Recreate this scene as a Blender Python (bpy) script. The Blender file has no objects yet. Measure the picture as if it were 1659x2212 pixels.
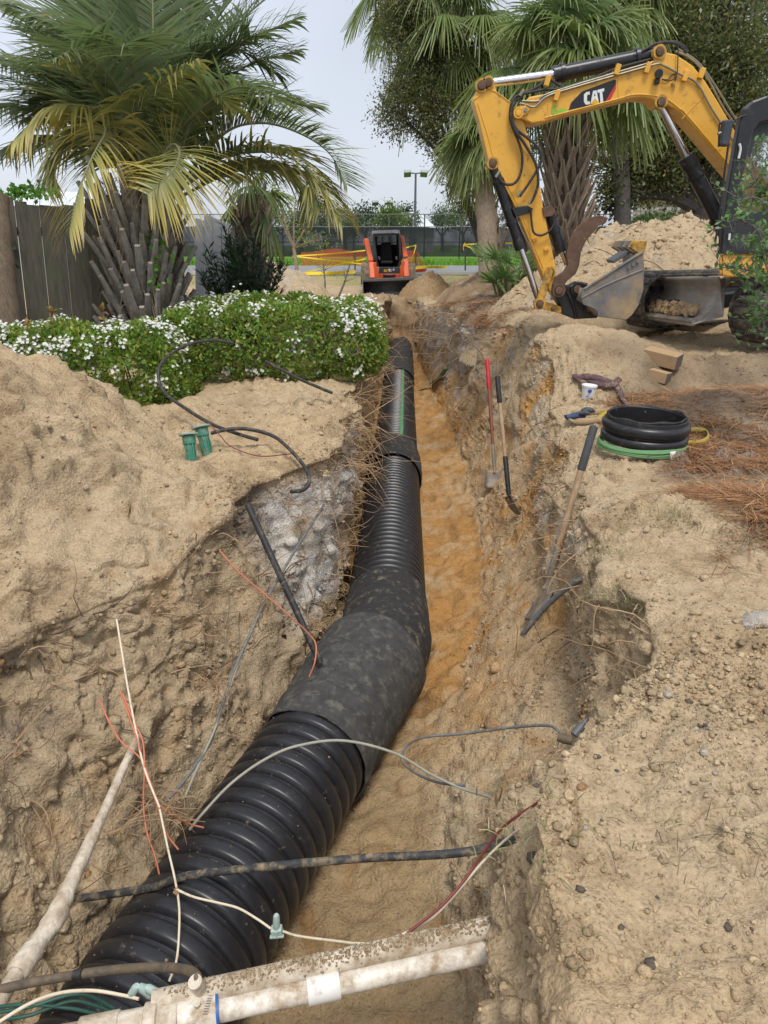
import bpy, bmesh, math, random
import numpy as np
from mathutils import Vector, Matrix, Quaternion
random.seed(7); rng = np.random.default_rng(11)
sc = bpy.context.scene
COL = sc.collection
# ------------------------------------------------------------------ camera
F = 1500.0; CAMZ = 1.42; PITCH = math.atan((1106-528)/F)
SP, CP = math.sin(PITCH), math.cos(PITCH)
cam = bpy.data.cameras.new('camera'); camo = bpy.data.objects.new('camera', cam); COL.objects.link(camo)
camo.location = (0, 0, CAMZ); camo.rotation_euler = (math.pi/2-PITCH, 0, 0)
cam.sensor_fit = 'VERTICAL'; cam.sensor_height = 36.0; cam.sensor_width = 27.0
cam.lens = F/2212*36; cam.clip_end = 3000; cam.clip_start = 0.05
sc.camera = camo
# ------------------------------------------------------------------ sky, sun, exposure
SUN_EL, SUN_AZ = math.radians(66), math.radians(172)   # azimuth clockwise from +Y
wd = bpy.data.worlds.new('World'); sc.world = wd; wd.use_nodes = True
nt = wd.node_tree; nt.nodes.clear()
sky = nt.nodes.new('ShaderNodeTexSky'); sky.sky_type = 'NISHITA'; sky.sun_disc = False
sky.sun_elevation = SUN_EL; sky.sun_rotation = SUN_AZ
sky.air_density = 1.0; sky.dust_density = 2.0; sky.ozone_density = 1.6
hs = nt.nodes.new('ShaderNodeHueSaturation'); hs.inputs['Saturation'].default_value = 0.52
bg = nt.nodes.new('ShaderNodeBackground'); bg.inputs['Strength'].default_value = 0.113
mixw = nt.nodes.new('ShaderNodeMix'); mixw.data_type = 'RGBA'; mixw.inputs[0].default_value = 0.62
mixw.inputs[7].default_value = (6.1, 6.5, 7.35, 1)
wo = nt.nodes.new('ShaderNodeOutputWorld')
nt.links.new(sky.outputs[0], hs.inputs['Color']); nt.links.new(hs.outputs[0], mixw.inputs[6])
wtc = nt.nodes.new('ShaderNodeTexCoord'); wno = nt.nodes.new('ShaderNodeTexNoise'); wno.inputs['Scale'].default_value = 2.2; wno.inputs['Detail'].default_value = 5
wrm = nt.nodes.new('ShaderNodeMapRange'); wrm.inputs[1].default_value = .3; wrm.inputs[2].default_value = .7; wrm.inputs[3].default_value = .90; wrm.inputs[4].default_value = 1.10   # thin even overcast
wmu = nt.nodes.new('ShaderNodeVectorMath'); wmu.operation = 'SCALE'
nt.links.new(wtc.outputs['Generated'], wno.inputs['Vector']); nt.links.new(wno.outputs[0], wrm.inputs[0]); nt.links.new(mixw.outputs[2], wmu.inputs[0]); nt.links.new(wrm.outputs[0], wmu.inputs['Scale'])
nt.links.new(wmu.outputs[0], bg.inputs[0]); nt.links.new(bg.outputs[0], wo.inputs[0])
sl = bpy.data.lights.new('sun', 'SUN'); sl.energy = 2.0; sl.angle = math.radians(16); sl.color = (1.0, 0.96, 0.9)
so = bpy.data.objects.new('sun', sl); COL.objects.link(so)
sd = Vector((math.sin(SUN_AZ)*math.cos(SUN_EL), math.cos(SUN_AZ)*math.cos(SUN_EL), math.sin(SUN_EL)))
so.rotation_euler = sd.to_track_quat('Z', 'Y').to_euler(); so.location = sd*30
vs = sc.view_settings; vs.view_transform = 'Standard'; vs.look = 'None'; vs.gamma = 1; vs.use_curve_mapping = False
vs.exposure = 0.36
# ------------------------------------------------------------------ helpers
def W(px, py, t=None, z=None, Y=None):
    """photo measurement (px, py) + one real distance or height -> world point"""
    a = (px-829.5)/F; b = (1106-py)/F
    d = Vector((a, CP+b*SP, -SP+b*CP))
    if z is not None: t = (z-CAMZ)/d.z
    elif Y is not None: t = Y/d.y
    return Vector((0, 0, CAMZ))+d*t
def V(*a): return Vector(a)
def wl(o):
    p = Vector((0, 0, 0))
    while o is not None: p = p+o.location; o = o.parent
    return p
def tag(o, label=None, cat=None, group=None, kind=None):
    if label: o['label'] = label
    if cat: o['category'] = cat
    if group: o['group'] = group
    if kind: o['kind'] = kind
    return o
def thing(name, loc, label, cat, group=None):
    o = bpy.data.objects.new(name, None); COL.objects.link(o); o.location = loc; o.empty_display_size = .1
    return tag(o, label, cat, group)
def frame(d):
    d = d.normalized(); u = Vector((0, 0, 1)) if abs(d.z) < .9 else Vector((1, 0, 0))
    x = d.cross(u).normalized(); return x, x.cross(d).normalized()
def cr(pts, n=8):
    """Catmull-Rom through points"""
    P = [Vector(p) for p in pts]
    if len(P) < 3: return [P[0].lerp(P[-1], i/n) for i in range(n+1)]
    Q = [P[0]*2-P[1]]+P+[P[-1]*2-P[-2]]; out = []
    for i in range(1, len(Q)-2):
        p0, p1, p2, p3 = Q[i-1:i+3]
        for k in range(n):
            s = k/n
            out.append(.5*((2*p1)+(p2-p0)*s+(2*p0-5*p1+4*p2-p3)*s*s+(3*p1-p0-3*p2+p3)*s**3))
    out.append(P[-1]); return out
class MB:
    def __init__(s): s.v = []; s.f = []; s.m = []
    def add(s, vs, fs, mi=0):
        b = len(s.v); s.v += [Vector(q) for q in vs]
        for f in fs: s.f.append([b+i for i in f]); s.m.append(mi)
        return s
    def box(s, c, size, R=None, mi=0, taper=1.0):
        c = Vector(c); x, y, z = [q/2 for q in size]; vs = []
        for k in (-1, 1):
            q = taper if k > 0 else 1
            for i, j in ((-1, -1), (1, -1), (1, 1), (-1, 1)):
                p = Vector((i*x*q, j*y*q, k*z)); vs.append(c+(R@p if R else p))
        return s.add(vs, [(3, 2, 1, 0), (4, 5, 6, 7), (0, 1, 5, 4), (1, 2, 6, 5), (2, 3, 7, 6), (3, 0, 4, 7)], mi)
    def bar(s, a, b, w, h, mi=0, up=None):
        a = Vector(a); b = Vector(b); d = b-a
        u = Vector(up) if up else Vector((0, 0, 1))
        if abs(d.normalized().dot(u)) > .98: u = Vector((0, 1, 0))
        x = d.cross(u).normalized()*w/2; y = x.cross(d).normalized()*h/2
        vs = [a-x-y, a+x-y, a+x+y, a-x+y, b-x-y, b+x-y, b+x+y, b-x+y]
        return s.add(vs, [(3, 2, 1, 0), (4, 5, 6, 7), (0, 1, 5, 4), (1, 2, 6, 5), (2, 3, 7, 6), (3, 0, 4, 7)], mi)
    def tube(s, pts, r, n=8, cap=True, mi=0):
        P = [Vector(p) for p in pts]; N = len(P)
        R = list(r) if hasattr(r, '__len__') else [r]*N
        x = None; vs = []; fs = []
        for i, p in enumerate(P):
            d = (P[min(i+1, N-1)]-P[max(i-1, 0)])
            if d.length < 1e-9: d = Vector((0, 0, 1))
            d.normalize()
            if x is None: x, y = frame(d)
            else:
                x = x-d*x.dot(d)
                if x.length < 1e-6: x, y = frame(d)
                x.normalize()
            y = d.cross(x)
            for k in range(n):
                a = 2*math.pi*k/n; vs.append(p+(x*math.cos(a)+y*math.sin(a))*R[i])
        for i in range(N-1):
            for k in range(n):
                k2 = (k+1) % n; fs.append((i*n+k, i*n+k2, (i+1)*n+k2, (i+1)*n+k))
        if cap: fs.append(tuple(range(n-1, -1, -1))); fs.append(tuple((N-1)*n+k for k in range(n)))
        return s.add(vs, fs, mi)
    def cyl(s, a, b, r, n=16, mi=0, r2=None): return s.tube([a, b], [r, r if r2 is None else r2], n, True, mi)
    def lathe(s, o, ax, prof, n=24, mi=0, a0=0, a1=2*math.pi):
        """prof: list of (distance along ax, radius)"""
        o = Vector(o); ax = Vector(ax).normalized(); x, y = frame(ax); vs = []; fs = []
        full = abs(a1-a0-2*math.pi) < 1e-6; m = n if full else n+1
        for (h, r) in prof:
            for k in range(m):
                a = a0+(a1-a0)*k/n; vs.append(o+ax*h+(x*math.cos(a)+y*math.sin(a))*r)
        for i in range(len(prof)-1):
            for k in range(n):
                k2 = (k+1) % m; fs.append((i*m+k, i*m+k2, (i+1)*m+k2, (i+1)*m+k))
        return s.add(vs, fs, mi)
    def prism(s, poly, vec, mi=0):
        P = [Vector(p) for p in poly]; n = len(P); vec = Vector(vec)
        fs = [tuple(range(n-1, -1, -1)), tuple(range(n, 2*n))]
        fs += [(i, (i+1) % n, n+(i+1) % n, n+i) for i in range(n)]
        return s.add(P+[p+vec for p in P], fs, mi)
    def sheet(s, rows, thick=0, mi=0):
        """grid of points, optionally thickened"""
        n = len(rows[0]); vs = [p for r in rows for p in r]
        fs = [(i*n+k, i*n+k+1, (i+1)*n+k+1, (i+1)*n+k) for i in range(len(rows)-1) for k in range(n-1)]
        return s.add(vs, fs, mi)
    def build(s, name, mats, parent=None, smooth=False, bevel=0, seg=2, origin=None, recalc=True):
        if not isinstance(mats, (list, tuple)): mats = [mats]
        if parent is not None: org = wl(parent)
        elif origin is not None: org = Vector(origin)
        else:
            xs = [p.x for p in s.v]; ys = [p.y for p in s.v]
            org = Vector(((min(xs)+max(xs))/2, (min(ys)+max(ys))/2, min(p.z for p in s.v)))
        me = bpy.data.meshes.new(name); me.from_pydata([p-org for p in s.v], [], s.f)
        for m in mats: me.materials.append(M[m])
        if len(mats) > 1: me.polygons.foreach_set('material_index', s.m)
        if recalc:
            bm = bmesh.new(); bm.from_mesh(me); bmesh.ops.recalc_face_normals(bm, faces=bm.faces); bm.to_mesh(me); bm.free()
        if smooth:
            me.polygons.foreach_set('use_smooth', [True]*len(me.polygons))
            try: me.set_sharp_from_angle(angle=math.radians(40))
            except Exception: pass
        o = bpy.data.objects.new(name, me); COL.objects.link(o)
        if parent is not None: o.parent = parent
        else: o.location = org
        if bevel:
            b = o.modifiers.new('bevel', 'BEVEL'); b.width = bevel; b.segments = seg; b.limit_method = 'ANGLE'
            b.angle_limit = math.radians(35); b.harden_normals = False
        return o
def npmesh(name, verts, faces, mat, parent=None, origin=None, color=None, smooth=False, fmat=None):
    """fast mesh from numpy arrays; faces (N,3) or (N,4)"""
    verts = np.asarray(verts, np.float32); faces = np.asarray(faces, np.int32)
    org = wl(parent) if parent is not None else (Vector(origin) if origin is not None else Vector((0, 0, 0)))
    me = bpy.data.meshes.new(name); n, k = faces.shape
    me.vertices.add(len(verts)); me.vertices.foreach_set('co', (verts-np.array(org, np.float32)).ravel())
    me.loops.add(n*k); me.loops.foreach_set('vertex_index', faces.ravel())
    me.polygons.add(n); me.polygons.foreach_set('loop_start', np.arange(0, n*k, k, dtype=np.int32))
    try: me.polygons.foreach_set('loop_total', np.full(n, k, np.int32))
    except Exception: pass
    if smooth: me.polygons.foreach_set('use_smooth', np.ones(n, bool))
    for m in (mat if isinstance(mat, (list, tuple)) else [mat]): me.materials.append(M[m])
    if fmat is not None: me.polygons.foreach_set('material_index', np.asarray(fmat, np.int32))
    if color is not None:
        at = me.color_attributes.new('tint', 'FLOAT_COLOR', 'POINT')
        c = np.ones((len(verts), 4), np.float32); c[:, :color.shape[1]] = color
        at.data.foreach_set('color', c.ravel())
    me.update(calc_edges=True)
    o = bpy.data.objects.new(name, me); COL.objects.link(o)
    if parent is not None: o.parent = parent
    else: o.location = org
    return o
# ------------------------------------------------------------------ numpy noise
_perm = np.random.default_rng(5).permutation(256).astype(np.int32); _perm = np.concatenate([_perm]*3)
_g = np.random.default_rng(6).normal(size=(256, 3)).astype(np.float32); _g /= np.linalg.norm(_g, axis=1)[:, None]
def pn(P, s=1.0, seed=0):
    """gradient noise, about -1..1; s = feature size (scalar or 3)"""
    P = np.asarray(P, np.float32)/np.asarray(s, np.float32)+seed*17.31
    i = np.floor(P).astype(np.int32); f = P-i; i &= 255
    u = f*f*f*(f*(f*6-15)+10); out = 0
    for dx in (0, 1):
        wx = u[:, 0] if dx else 1-u[:, 0]
        hx = _perm[i[:, 0]+dx]
        for dy in (0, 1):
            wy = wx*(u[:, 1] if dy else 1-u[:, 1]); hy = _perm[hx+i[:, 1]+dy]
            for dz in (0, 1):
                g = _g[_perm[hy+i[:, 2]+dz]]
                d = g[:, 0]*(f[:, 0]-dx)+g[:, 1]*(f[:, 1]-dy)+g[:, 2]*(f[:, 2]-dz)
                out = out+wy*(u[:, 2] if dz else 1-u[:, 2])*d
    return out*1.6
def cells(P, s, seed=0):
    """cellular noise: (random value of the nearest cell, distance to the cell border)"""
    P = np.asarray(P, np.float32)/s+seed*9.7; i = np.floor(P).astype(np.int32); f = P-i; i &= 255
    d1 = np.full(len(P), 9, np.float32); d2 = d1.copy(); val = np.zeros(len(P), np.float32); tab = (_perm[:256]/255.0).astype(np.float32)
    for dx in (-1, 0, 1):
        for dy in (-1, 0, 1):
            for dz in (-1, 0, 1):
                h = _perm[_perm[_perm[(i[:, 0]+dx) & 255]+((i[:, 1]+dy) & 255)]+((i[:, 2]+dz) & 255)]
                g = _g[h]*.55+.5; d = (g[:, 0]+dx-f[:, 0])**2+(g[:, 1]+dy-f[:, 1])**2+(g[:, 2]+dz-f[:, 2])**2
                m = d < d1; d2 = np.where(m, d1, np.minimum(d2, d)); val = np.where(m, tab[h], val); d1 = np.where(m, d, d1)
    return val, np.sqrt(d2)-np.sqrt(d1)
def sst(a, b, x):
    q = np.clip((x-a)/(b-a), 0, 1); return q*q*(3-2*q)
# ------------------------------------------------------------------ materials
M = {}
def nodes(name):
    m = bpy.data.materials.new(name); m.use_nodes = True; M[name] = m
    t = m.node_tree; return m, t, t.nodes['Principled BSDF']
def nd(t, typ, **kw):
    n = t.nodes.new(typ)
    for k, v in kw.items():
        if k[0] == 'i' and k[1:].isdigit(): n.inputs[int(k[1:])].default_value = v
        else: setattr(n, k, v)
    return n
def c4(c): return (c[0], c[1], c[2], 1)
def ramp(t, pos):
    r = nd(t, 'ShaderNodeValToRGB'); e = r.color_ramp.elements
    while len(e) < len(pos): e.new(.5)
    for k, (p, c) in enumerate(pos): e[k].position = p; e[k].color = c4(c) if len(c) == 3 else c
    return r
def mat(name, c1, c2=None, rough=.6, scale=8, bump=0, bscale=None, metal=0, dirt=None, dirt_amt=.5, dscale=5, spec=.5, stretch=None, detail=6, trans=0, coat=0):
    m, t, p = nodes(name); L = t.links
    tc = nd(t, 'ShaderNodeTexCoord'); src = tc.outputs['Object']
    if stretch:
        mp = nd(t, 'ShaderNodeMapping'); mp.inputs['Scale'].default_value = stretch; L.new(src, mp.inputs[0]); src2 = mp.outputs[0]
    else: src2 = src
    p.inputs['Roughness'].default_value = rough; p.inputs['Metallic'].default_value = metal
    p.inputs['Specular IOR Level'].default_value = spec
    if coat: p.inputs['Coat Weight'].default_value = coat
    col = None
    if c2 is None: c2 = [x*.8 for x in c1]
    n1 = nd(t, 'ShaderNodeTexNoise'); n1.inputs['Scale'].default_value = scale; n1.inputs['Detail'].default_value = detail; n1.inputs['Roughness'].default_value = .62
    L.new(src2, n1.inputs['Vector'])
    r = ramp(t, [(.33, c1), (.68, c2)]); L.new(n1.outputs[0], r.inputs[0]); col = r.outputs[0]
    if dirt:
        n2 = nd(t, 'ShaderNodeTexNoise'); n2.inputs['Scale'].default_value = dscale; n2.inputs['Detail'].default_value = 9; n2.inputs['Roughness'].default_value = .72
        L.new(src, n2.inputs['Vector'])
        r2 = ramp(t, [(max(0, .62-dirt_amt*.35), (0, 0, 0)), (min(1, .72-dirt_amt*.1), (1, 1, 1))]); L.new(n2.outputs[0], r2.inputs[0])
        mx = nd(t, 'ShaderNodeMix', data_type='RGBA'); L.new(r2.outputs[0], mx.inputs[0]); L.new(col, mx.inputs[6]); mx.inputs[7].default_value = c4(dirt)
        col = mx.outputs[2]
        mr = nd(t, 'ShaderNodeMix', data_type='FLOAT'); L.new(r2.outputs[0], mr.inputs[0]); mr.inputs[2].default_value = rough; mr.inputs[3].default_value = .95
        L.new(mr.outputs[0], p.inputs['Roughness'])
        if metal:
            mm = nd(t, 'ShaderNodeMix', data_type='FLOAT'); L.new(r2.outputs[0], mm.inputs[0]); mm.inputs[2].default_value = metal; mm.inputs[3].default_value = 0
            L.new(mm.outputs[0], p.inputs['Metallic'])
    L.new(col, p.inputs['Base Color'])
    if bump:
        b = nd(t, 'ShaderNodeBump'); b.inputs['Strength'].default_value = bump; b.inputs['Distance'].default_value = .02
        n3 = nd(t, 'ShaderNodeTexNoise'); n3.inputs['Scale'].default_value = bscale or scale*3; n3.inputs['Detail'].default_value = 5
        L.new(src2, n3.inputs['Vector']); L.new(n3.outputs[0], b.inputs['Height']); L.new(b.outputs[0], p.inputs['Normal'])
    return m
def leafmat(name, rough=.5, trans=.25, spec=.4):
    """vertex tint carries each leaf's own colour"""
    m, t, p = nodes(name); L = t.links
    at = nd(t, 'ShaderNodeVertexColor'); at.layer_name = 'tint'
    L.new(at.outputs[0], p.inputs['Base Color']); p.inputs['Roughness'].default_value = rough; p.inputs['Specular IOR Level'].default_value = spec
    tr = nd(t, 'ShaderNodeBsdfTranslucent'); hsn = nd(t, 'ShaderNodeHueSaturation'); hsn.inputs['Value'].default_value = 1.3; hsn.inputs['Saturation'].default_value = 1.15
    L.new(at.outputs[0], hsn.inputs['Color']); L.new(hsn.outputs[0], tr.inputs[0])
    mx = nd(t, 'ShaderNodeMixShader'); mx.inputs[0].default_value = trans
    L.new(p.outputs[0], mx.inputs[1]); L.new(tr.outputs[0], mx.inputs[2]); L.new(mx.outputs[0], t.nodes['Material Output'].inputs[0])
leafmat('leaf', .45, .32); leafmat('petal', .7, .3, .2); leafmat('needle', .8, .05, .2)
leafmat('glossy_leaf', .38, .3, .45)
def soilmat(name, grain=1.0, strength=.55):
    m, t, p = nodes(name); L = t.links
    tc = nd(t, 'ShaderNodeTexCoord'); at = nd(t, 'ShaderNodeVertexColor'); at.layer_name = 'tint'
    def nz(sc_, det, ro=.6):
        n = nd(t, 'ShaderNodeTexNoise'); n.inputs['Scale'].default_value = sc_; n.inputs['Detail'].default_value = det; n.inputs['Roughness'].default_value = ro
        L.new(tc.outputs['Object'], n.inputs['Vector']); return n
    a = nz(90*grain, 4, .7); b = nz(17*grain, 5, .65); v = nd(t, 'ShaderNodeTexVoronoi'); v.inputs['Scale'].default_value = 60*grain
    L.new(tc.outputs['Object'], v.inputs['Vector'])
    r = ramp(t, [(.30, (.42, .38, .34)), (.44, (.95, .94, .93)), (.56, (1.03, 1.03, 1.02)), (.74, (1.4, 1.37, 1.32))]); L.new(a.outputs[0], r.inputs[0])
    r2 = ramp(t, [(.3, (.74, .71, .68)), (.55, (1.03, 1.02, 1)), (.8, (1.12, 1.1, 1.07))]); L.new(b.outputs[0], r2.inputs[0])
    m1 = nd(t, 'ShaderNodeMix', data_type='RGBA', blend_type='MULTIPLY'); m1.inputs[0].default_value = .85
    L.new(at.outputs[0], m1.inputs[6]); L.new(r.outputs[0], m1.inputs[7])
    m2 = nd(t, 'ShaderNodeMix', data_type='RGBA', blend_type='MULTIPLY'); m2.inputs[0].default_value = .8
    L.new(m1.outputs[2], m2.inputs[6]); L.new(r2.outputs[0], m2.inputs[7])
    L.new(m2.outputs[2], p.inputs['Base Color'])
    p.inputs['Roughness'].default_value = .95; p.inputs['Specular IOR Level'].default_value = .12
    ad = nd(t, 'ShaderNodeMath', operation='ADD'); mu = nd(t, 'ShaderNodeMath', operation='MULTIPLY'); mu.inputs[1].default_value = 1.6
    L.new(b.outputs[0], mu.inputs[0]); L.new(mu.outputs[0], ad.inputs[0]); L.new(a.outputs[0], ad.inputs[1])
    ad2 = nd(t, 'ShaderNodeMath', operation='SUBTRACT'); mv = nd(t, 'ShaderNodeMath', operation='MULTIPLY'); mv.inputs[1].default_value = .5
    L.new(v.outputs['Distance'], mv.inputs[0]); L.new(ad.outputs[0], ad2.inputs[0]); L.new(mv.outputs[0], ad2.inputs[1])
    bp = nd(t, 'ShaderNodeBump'); bp.inputs['Strength'].default_value = strength; bp.inputs['Distance'].default_value = .02
    L.new(ad2.outputs[0], bp.inputs['Height']); L.new(bp.outputs[0], p.inputs['Normal'])
soilmat('soil', 1.0, .8)
SAND = (.53, .415, .270)
mat('hdpe', (.014, .014, .016), (.022, .022, .025), .36, 30, dirt=(.16, .13, .09), dirt_amt=.06, dscale=22, spec=.5)
mat('fabric_black', (.016, .016, .016), (.032, .03, .028), .85, 26, bump=.5, bscale=9, dirt=(.2, .17, .12), dirt_amt=.22, dscale=14)
mat('fabric_dusty', (.034, .034, .033), (.06, .058, .053), .9, 14, bump=.6, bscale=8, dirt=(.14, .13, .105), dirt_amt=.34, dscale=16)
mat('pipe_stripe', (.05, .2, .075), (.08, .26, .1), .6, 20)
mat('cat_yellow', (.70, .355, .04), (.78, .42, .055), .42, 3, dirt=(.20, .13, .06), dirt_amt=.16, dscale=9, spec=.4, coat=.15)
mat('yellow_worn', (.55, .30, .04), (.6, .34, .06), .6, 6, dirt=(.10, .06, .035), dirt_amt=.5, dscale=11)
mat('black_paint', (.012, .012, .014), (.02, .02, .022), .35, 8, dirt=(.14, .11, .08), dirt_amt=.1, dscale=8)
mat('black_rubber', (.02, .02, .021), (.035, .034, .033), .65, 20, dirt=(.16, .13, .1), dirt_amt=.18, dscale=18)
mat('chrome', (.75, .75, .76), (.6, .6, .62), .12, 10, metal=1)
mat('tube_steel', (.34, .31, .23), (.24, .22, .16), .5, 16, metal=.7)
mat('bucket_steel', (.12, .122, .125), (.21, .205, .20), .5, 5, metal=.25, dirt=(.38, .27, .145), dirt_amt=.52, dscale=3.5)
mat('blade_steel', (.22, .205, .185), (.36, .33, .29), .5, 4, metal=.2, dirt=(.35, .26, .16), dirt_amt=.34, dscale=5, stretch=(1, 1, 5))
mat('rust_steel', (.085, .048, .03), (.16, .09, .055), .75, 9, dirt=(.45, .24, .04), dirt_amt=.12, dscale=6)
mat('track_steel', (.035, .033, .031), (.075, .07, .065), .6, 12, metal=.2, dirt=(.22, .18, .13), dirt_amt=.4, dscale=9)
mat('decal_black', (.012, .012, .014), None, .4); mat('decal_red', (.62, .035, .03), None, .4)
mat('decal_white', (.8, .8, .78), None, .4); mat('decal_yellow', (.75, .45, .02), None, .4); mat('decal_green', (.18, .62, .06), None, .5)
mat('mirror_grey', (.03, .035, .045), (.05, .055, .065), .15, 8)
m_, t_, p_ = nodes('glass'); p_.inputs['Base Color'].default_value = (.55, .6, .6, 1); p_.inputs['Roughness'].default_value = .05
p_.inputs['Transmission Weight'].default_value = .92; p_.inputs['IOR'].default_value = 1.1
mat('orange_paint', (.72, .115, .022), (.62, .09, .018), .45, 6, dirt=(.3, .2, .12), dirt_amt=.14, dscale=10)
mat('grey_paint', (.30, .31, .34), (.24, .25, .27), .5, 6)
mat('charcoal', (.03, .032, .035), (.05, .05, .052), .55, 8)
mat('seat_black', (.01, .01, .011), (.016, .016, .016), .7, 12)
mat('track_rubber', (.10, .085, .065), (.17, .14, .10), .9, 16, dirt=(.36, .27, .17), dirt_amt=.6, dscale=10)
mat('pvc', (.74, .68, .57), (.82, .79, .71), .42, 18, dirt=(.36, .26, .16), dirt_amt=.6, dscale=15, bump=.15, bscale=40)
mat('pvc_clean', (.78, .77, .73), (.7, .68, .61), .35, 14, dirt=(.36, .26, .16), dirt_amt=.16, dscale=9)
mat('pvc_muddy', (.70, .63, .51), (.56, .48, .37), .7, 16, dirt=(.31, .22, .135), dirt_amt=.66, dscale=13, bump=.5, bscale=30)
mat('poly_black', (.018, .018, .019), (.035, .034, .034), .5, 30, dirt=(.17, .14, .10), dirt_amt=.3, dscale=24)
mat('poly_muddy', (.022, .024, .027), (.05, .05, .05), .65, 30, dirt=(.33, .25, .15), dirt_amt=.42, dscale=20)
mat('poly_brown', (.10, .075, .05), (.17, .12, .07), .7, 20, dirt=(.06, .055, .05), dirt_amt=.4, dscale=18)
mat('cable_grey', (.10, .11, .115), (.17, .17, .16), .6, 30, dirt=(.3, .25, .17), dirt_amt=.3, dscale=25)
mat('cable_pale', (.36, .34, .26), (.28, .27, .22), .6, 30)
mat('wire_white', (.66, .55, .38), (.72, .64, .5), .55, 40, dirt=(.4, .28, .16), dirt_amt=.25, dscale=30)
mat('wire_orange', (.58, .19, .10), (.48, .15, .09), .55, 40, dirt=(.4, .22, .12), dirt_amt=.2, dscale=30)
mat('wire_red', (.22, .045, .04), (.17, .035, .03), .5, 40)
mat('wire_green', (.02, .075, .055), (.03, .10, .075), .5, 40)
mat('connector', (.42, .55, .50), (.36, .48, .44), .5, 30, dirt=(.3, .22, .14), dirt_amt=.2, dscale=60)
mat('wood_old', (.30, .19, .10), (.20, .125, .065), .75, 14, stretch=(6, 6, .8), bump=.2, dirt=(.4, .3, .18), dirt_amt=.2)
mat('wood_handle', (.42, .28, .16), (.30, .19, .105), .6, 20, dirt=(.45, .36, .25), dirt_amt=.28, dscale=16)
mat('wood_red', (.24, .07, .035), (.17, .06, .03), .55, 20)
mat('wood_block', (.46, .31, .17), (.36, .23, .12), .8, 9, stretch=(3, 14, 14), bump=.3, dirt=(.3, .22, .13), dirt_amt=.2)
mat('wood_block_end', (.10, .085, .07), (.16, .12, .09), .9, 20)
mat('grip_red', (.55, .02, .03), (.45, .02, .025), .45, 20)
mat('grip_black', (.012, .013, .014), (.02, .021, .022), .55, 20)
mat('grip_grey', (.05, .053, .056), (.07, .072, .075), .6, 20, dirt=(.25, .2, .15), dirt_amt=.1)
mat('shovel_steel', (.17, .15, .125), (.27, .24, .20), .55, 14, metal=.3, dirt=(.42, .28, .14), dirt_amt=.4, dscale=10)
mat('bucket_white', (.80, .81, .82), (.74, .75, .76), .4, 12)
mat('ink_blue', (.02, .12, .42), None, .5); mat('ink_dark', (.02, .035, .09), None, .5)
mat('sling_purple', (.085, .045, .05), (.13, .075, .075), .9, 30, dirt=(.4, .3, .18), dirt_amt=.25, dscale=12, bump=.2)
mat('sling_yellow', (.42, .29, .03), (.34, .24, .035), .85, 30, dirt=(.34, .25, .14), dirt_amt=.3, dscale=14)
mat('sling_tan', (.40, .29, .17), (.33, .23, .13), .9, 30)
mat('coil_green', (.11, .27, .11), (.17, .34, .15), .5, 30, stretch=(1, 1, 14))
mat('glove_blue', (.03, .05, .11), (.05, .08, .16), .85, 30); mat('glove_grey', (.05, .055, .065), (.09, .095, .105), .85, 25)
mat('riser_green', (.03, .17, .11), (.05, .23, .16), .55, 20, dirt=(.3, .24, .17), dirt_amt=.45, dscale=14)
mat('riser_cap', (.27, .40, .33), (.36, .44, .37), .6, 20, dirt=(.4, .32, .22), dirt_amt=.35, dscale=20)
mat('fence_wood', (.115, .10, .076), (.058, .052, .04), .9, 5, stretch=(5, 5, .7), bump=.35, dirt=(.085, .095, .055), dirt_amt=.4, dscale=3)
mat('post_wood', (.20, .145, .095), (.10, .075, .05), .9, 9, stretch=(5, 5, .9), bump=.5)
mat('bark_grey', (.17, .155, .14), (.085, .075, .065), .95, 14, stretch=(3, 3, 1), bump=.6)
mat('bark_oak', (.09, .08, .07), (.05, .045, .04), .95, 12, stretch=(3, 3, 1), bump=.6)
mat('boot_brown', (.36, .285, .205), (.20, .15, .105), .9, 10, stretch=(3, 3, 1), bump=.4)
mat('boot_grey', (.38, .35, .31), (.19, .17, .15), .9, 9, bump=.45, dirt=(.30, .29, .26), dirt_amt=.3, dscale=7)
mat('boot_cut', (.34, .30, .25), (.24, .20, .16), .85, 20)
mat('trunk_fibre', (.12, .085, .055), (.06, .045, .03), .95, 20, stretch=(2, 2, 6), bump=.6)
mat('siding', (.50, .44, .29), (.46, .40, .26), .8, 2); mat('roof_brown', (.13, .105, .09), (.09, .075, .065), .9, 6, bump=.3)
mat('trim_white', (.72, .72, .68), (.66, .66, .62), .6, 4); mat('window_dark', (.03, .04, .045), None, .15)
mat('metal_roof', (.74, .79, .84), (.68, .74, .80), .4, 1); mat('wall_pale', (.5, .5, .48), (.45, .45, .43), .8, 2)
mat('pole_grey', (.09, .095, .10), (.12, .125, .13), .5, 5); mat('lamp_head', (.2, .205, .21), (.25, .25, .25), .5, 5)
mat('lamp_lens', (.45, .46, .46), None, .3)
mat('tape_yellow', (.80, .62, .015), (.72, .54, .015), .55, 4)
mat('asphalt', (.21, .215, .22), (.26, .26, .265), .9, 3, bump=.2, bscale=60)
mat('root', (.43, .29, .16), (.28, .17, .09), .8, 18); mat('root_dark', (.13, .08, .05), (.08, .05, .035), .85, 18)
mat('paper', (.8, .79, .75), None, .6)
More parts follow.
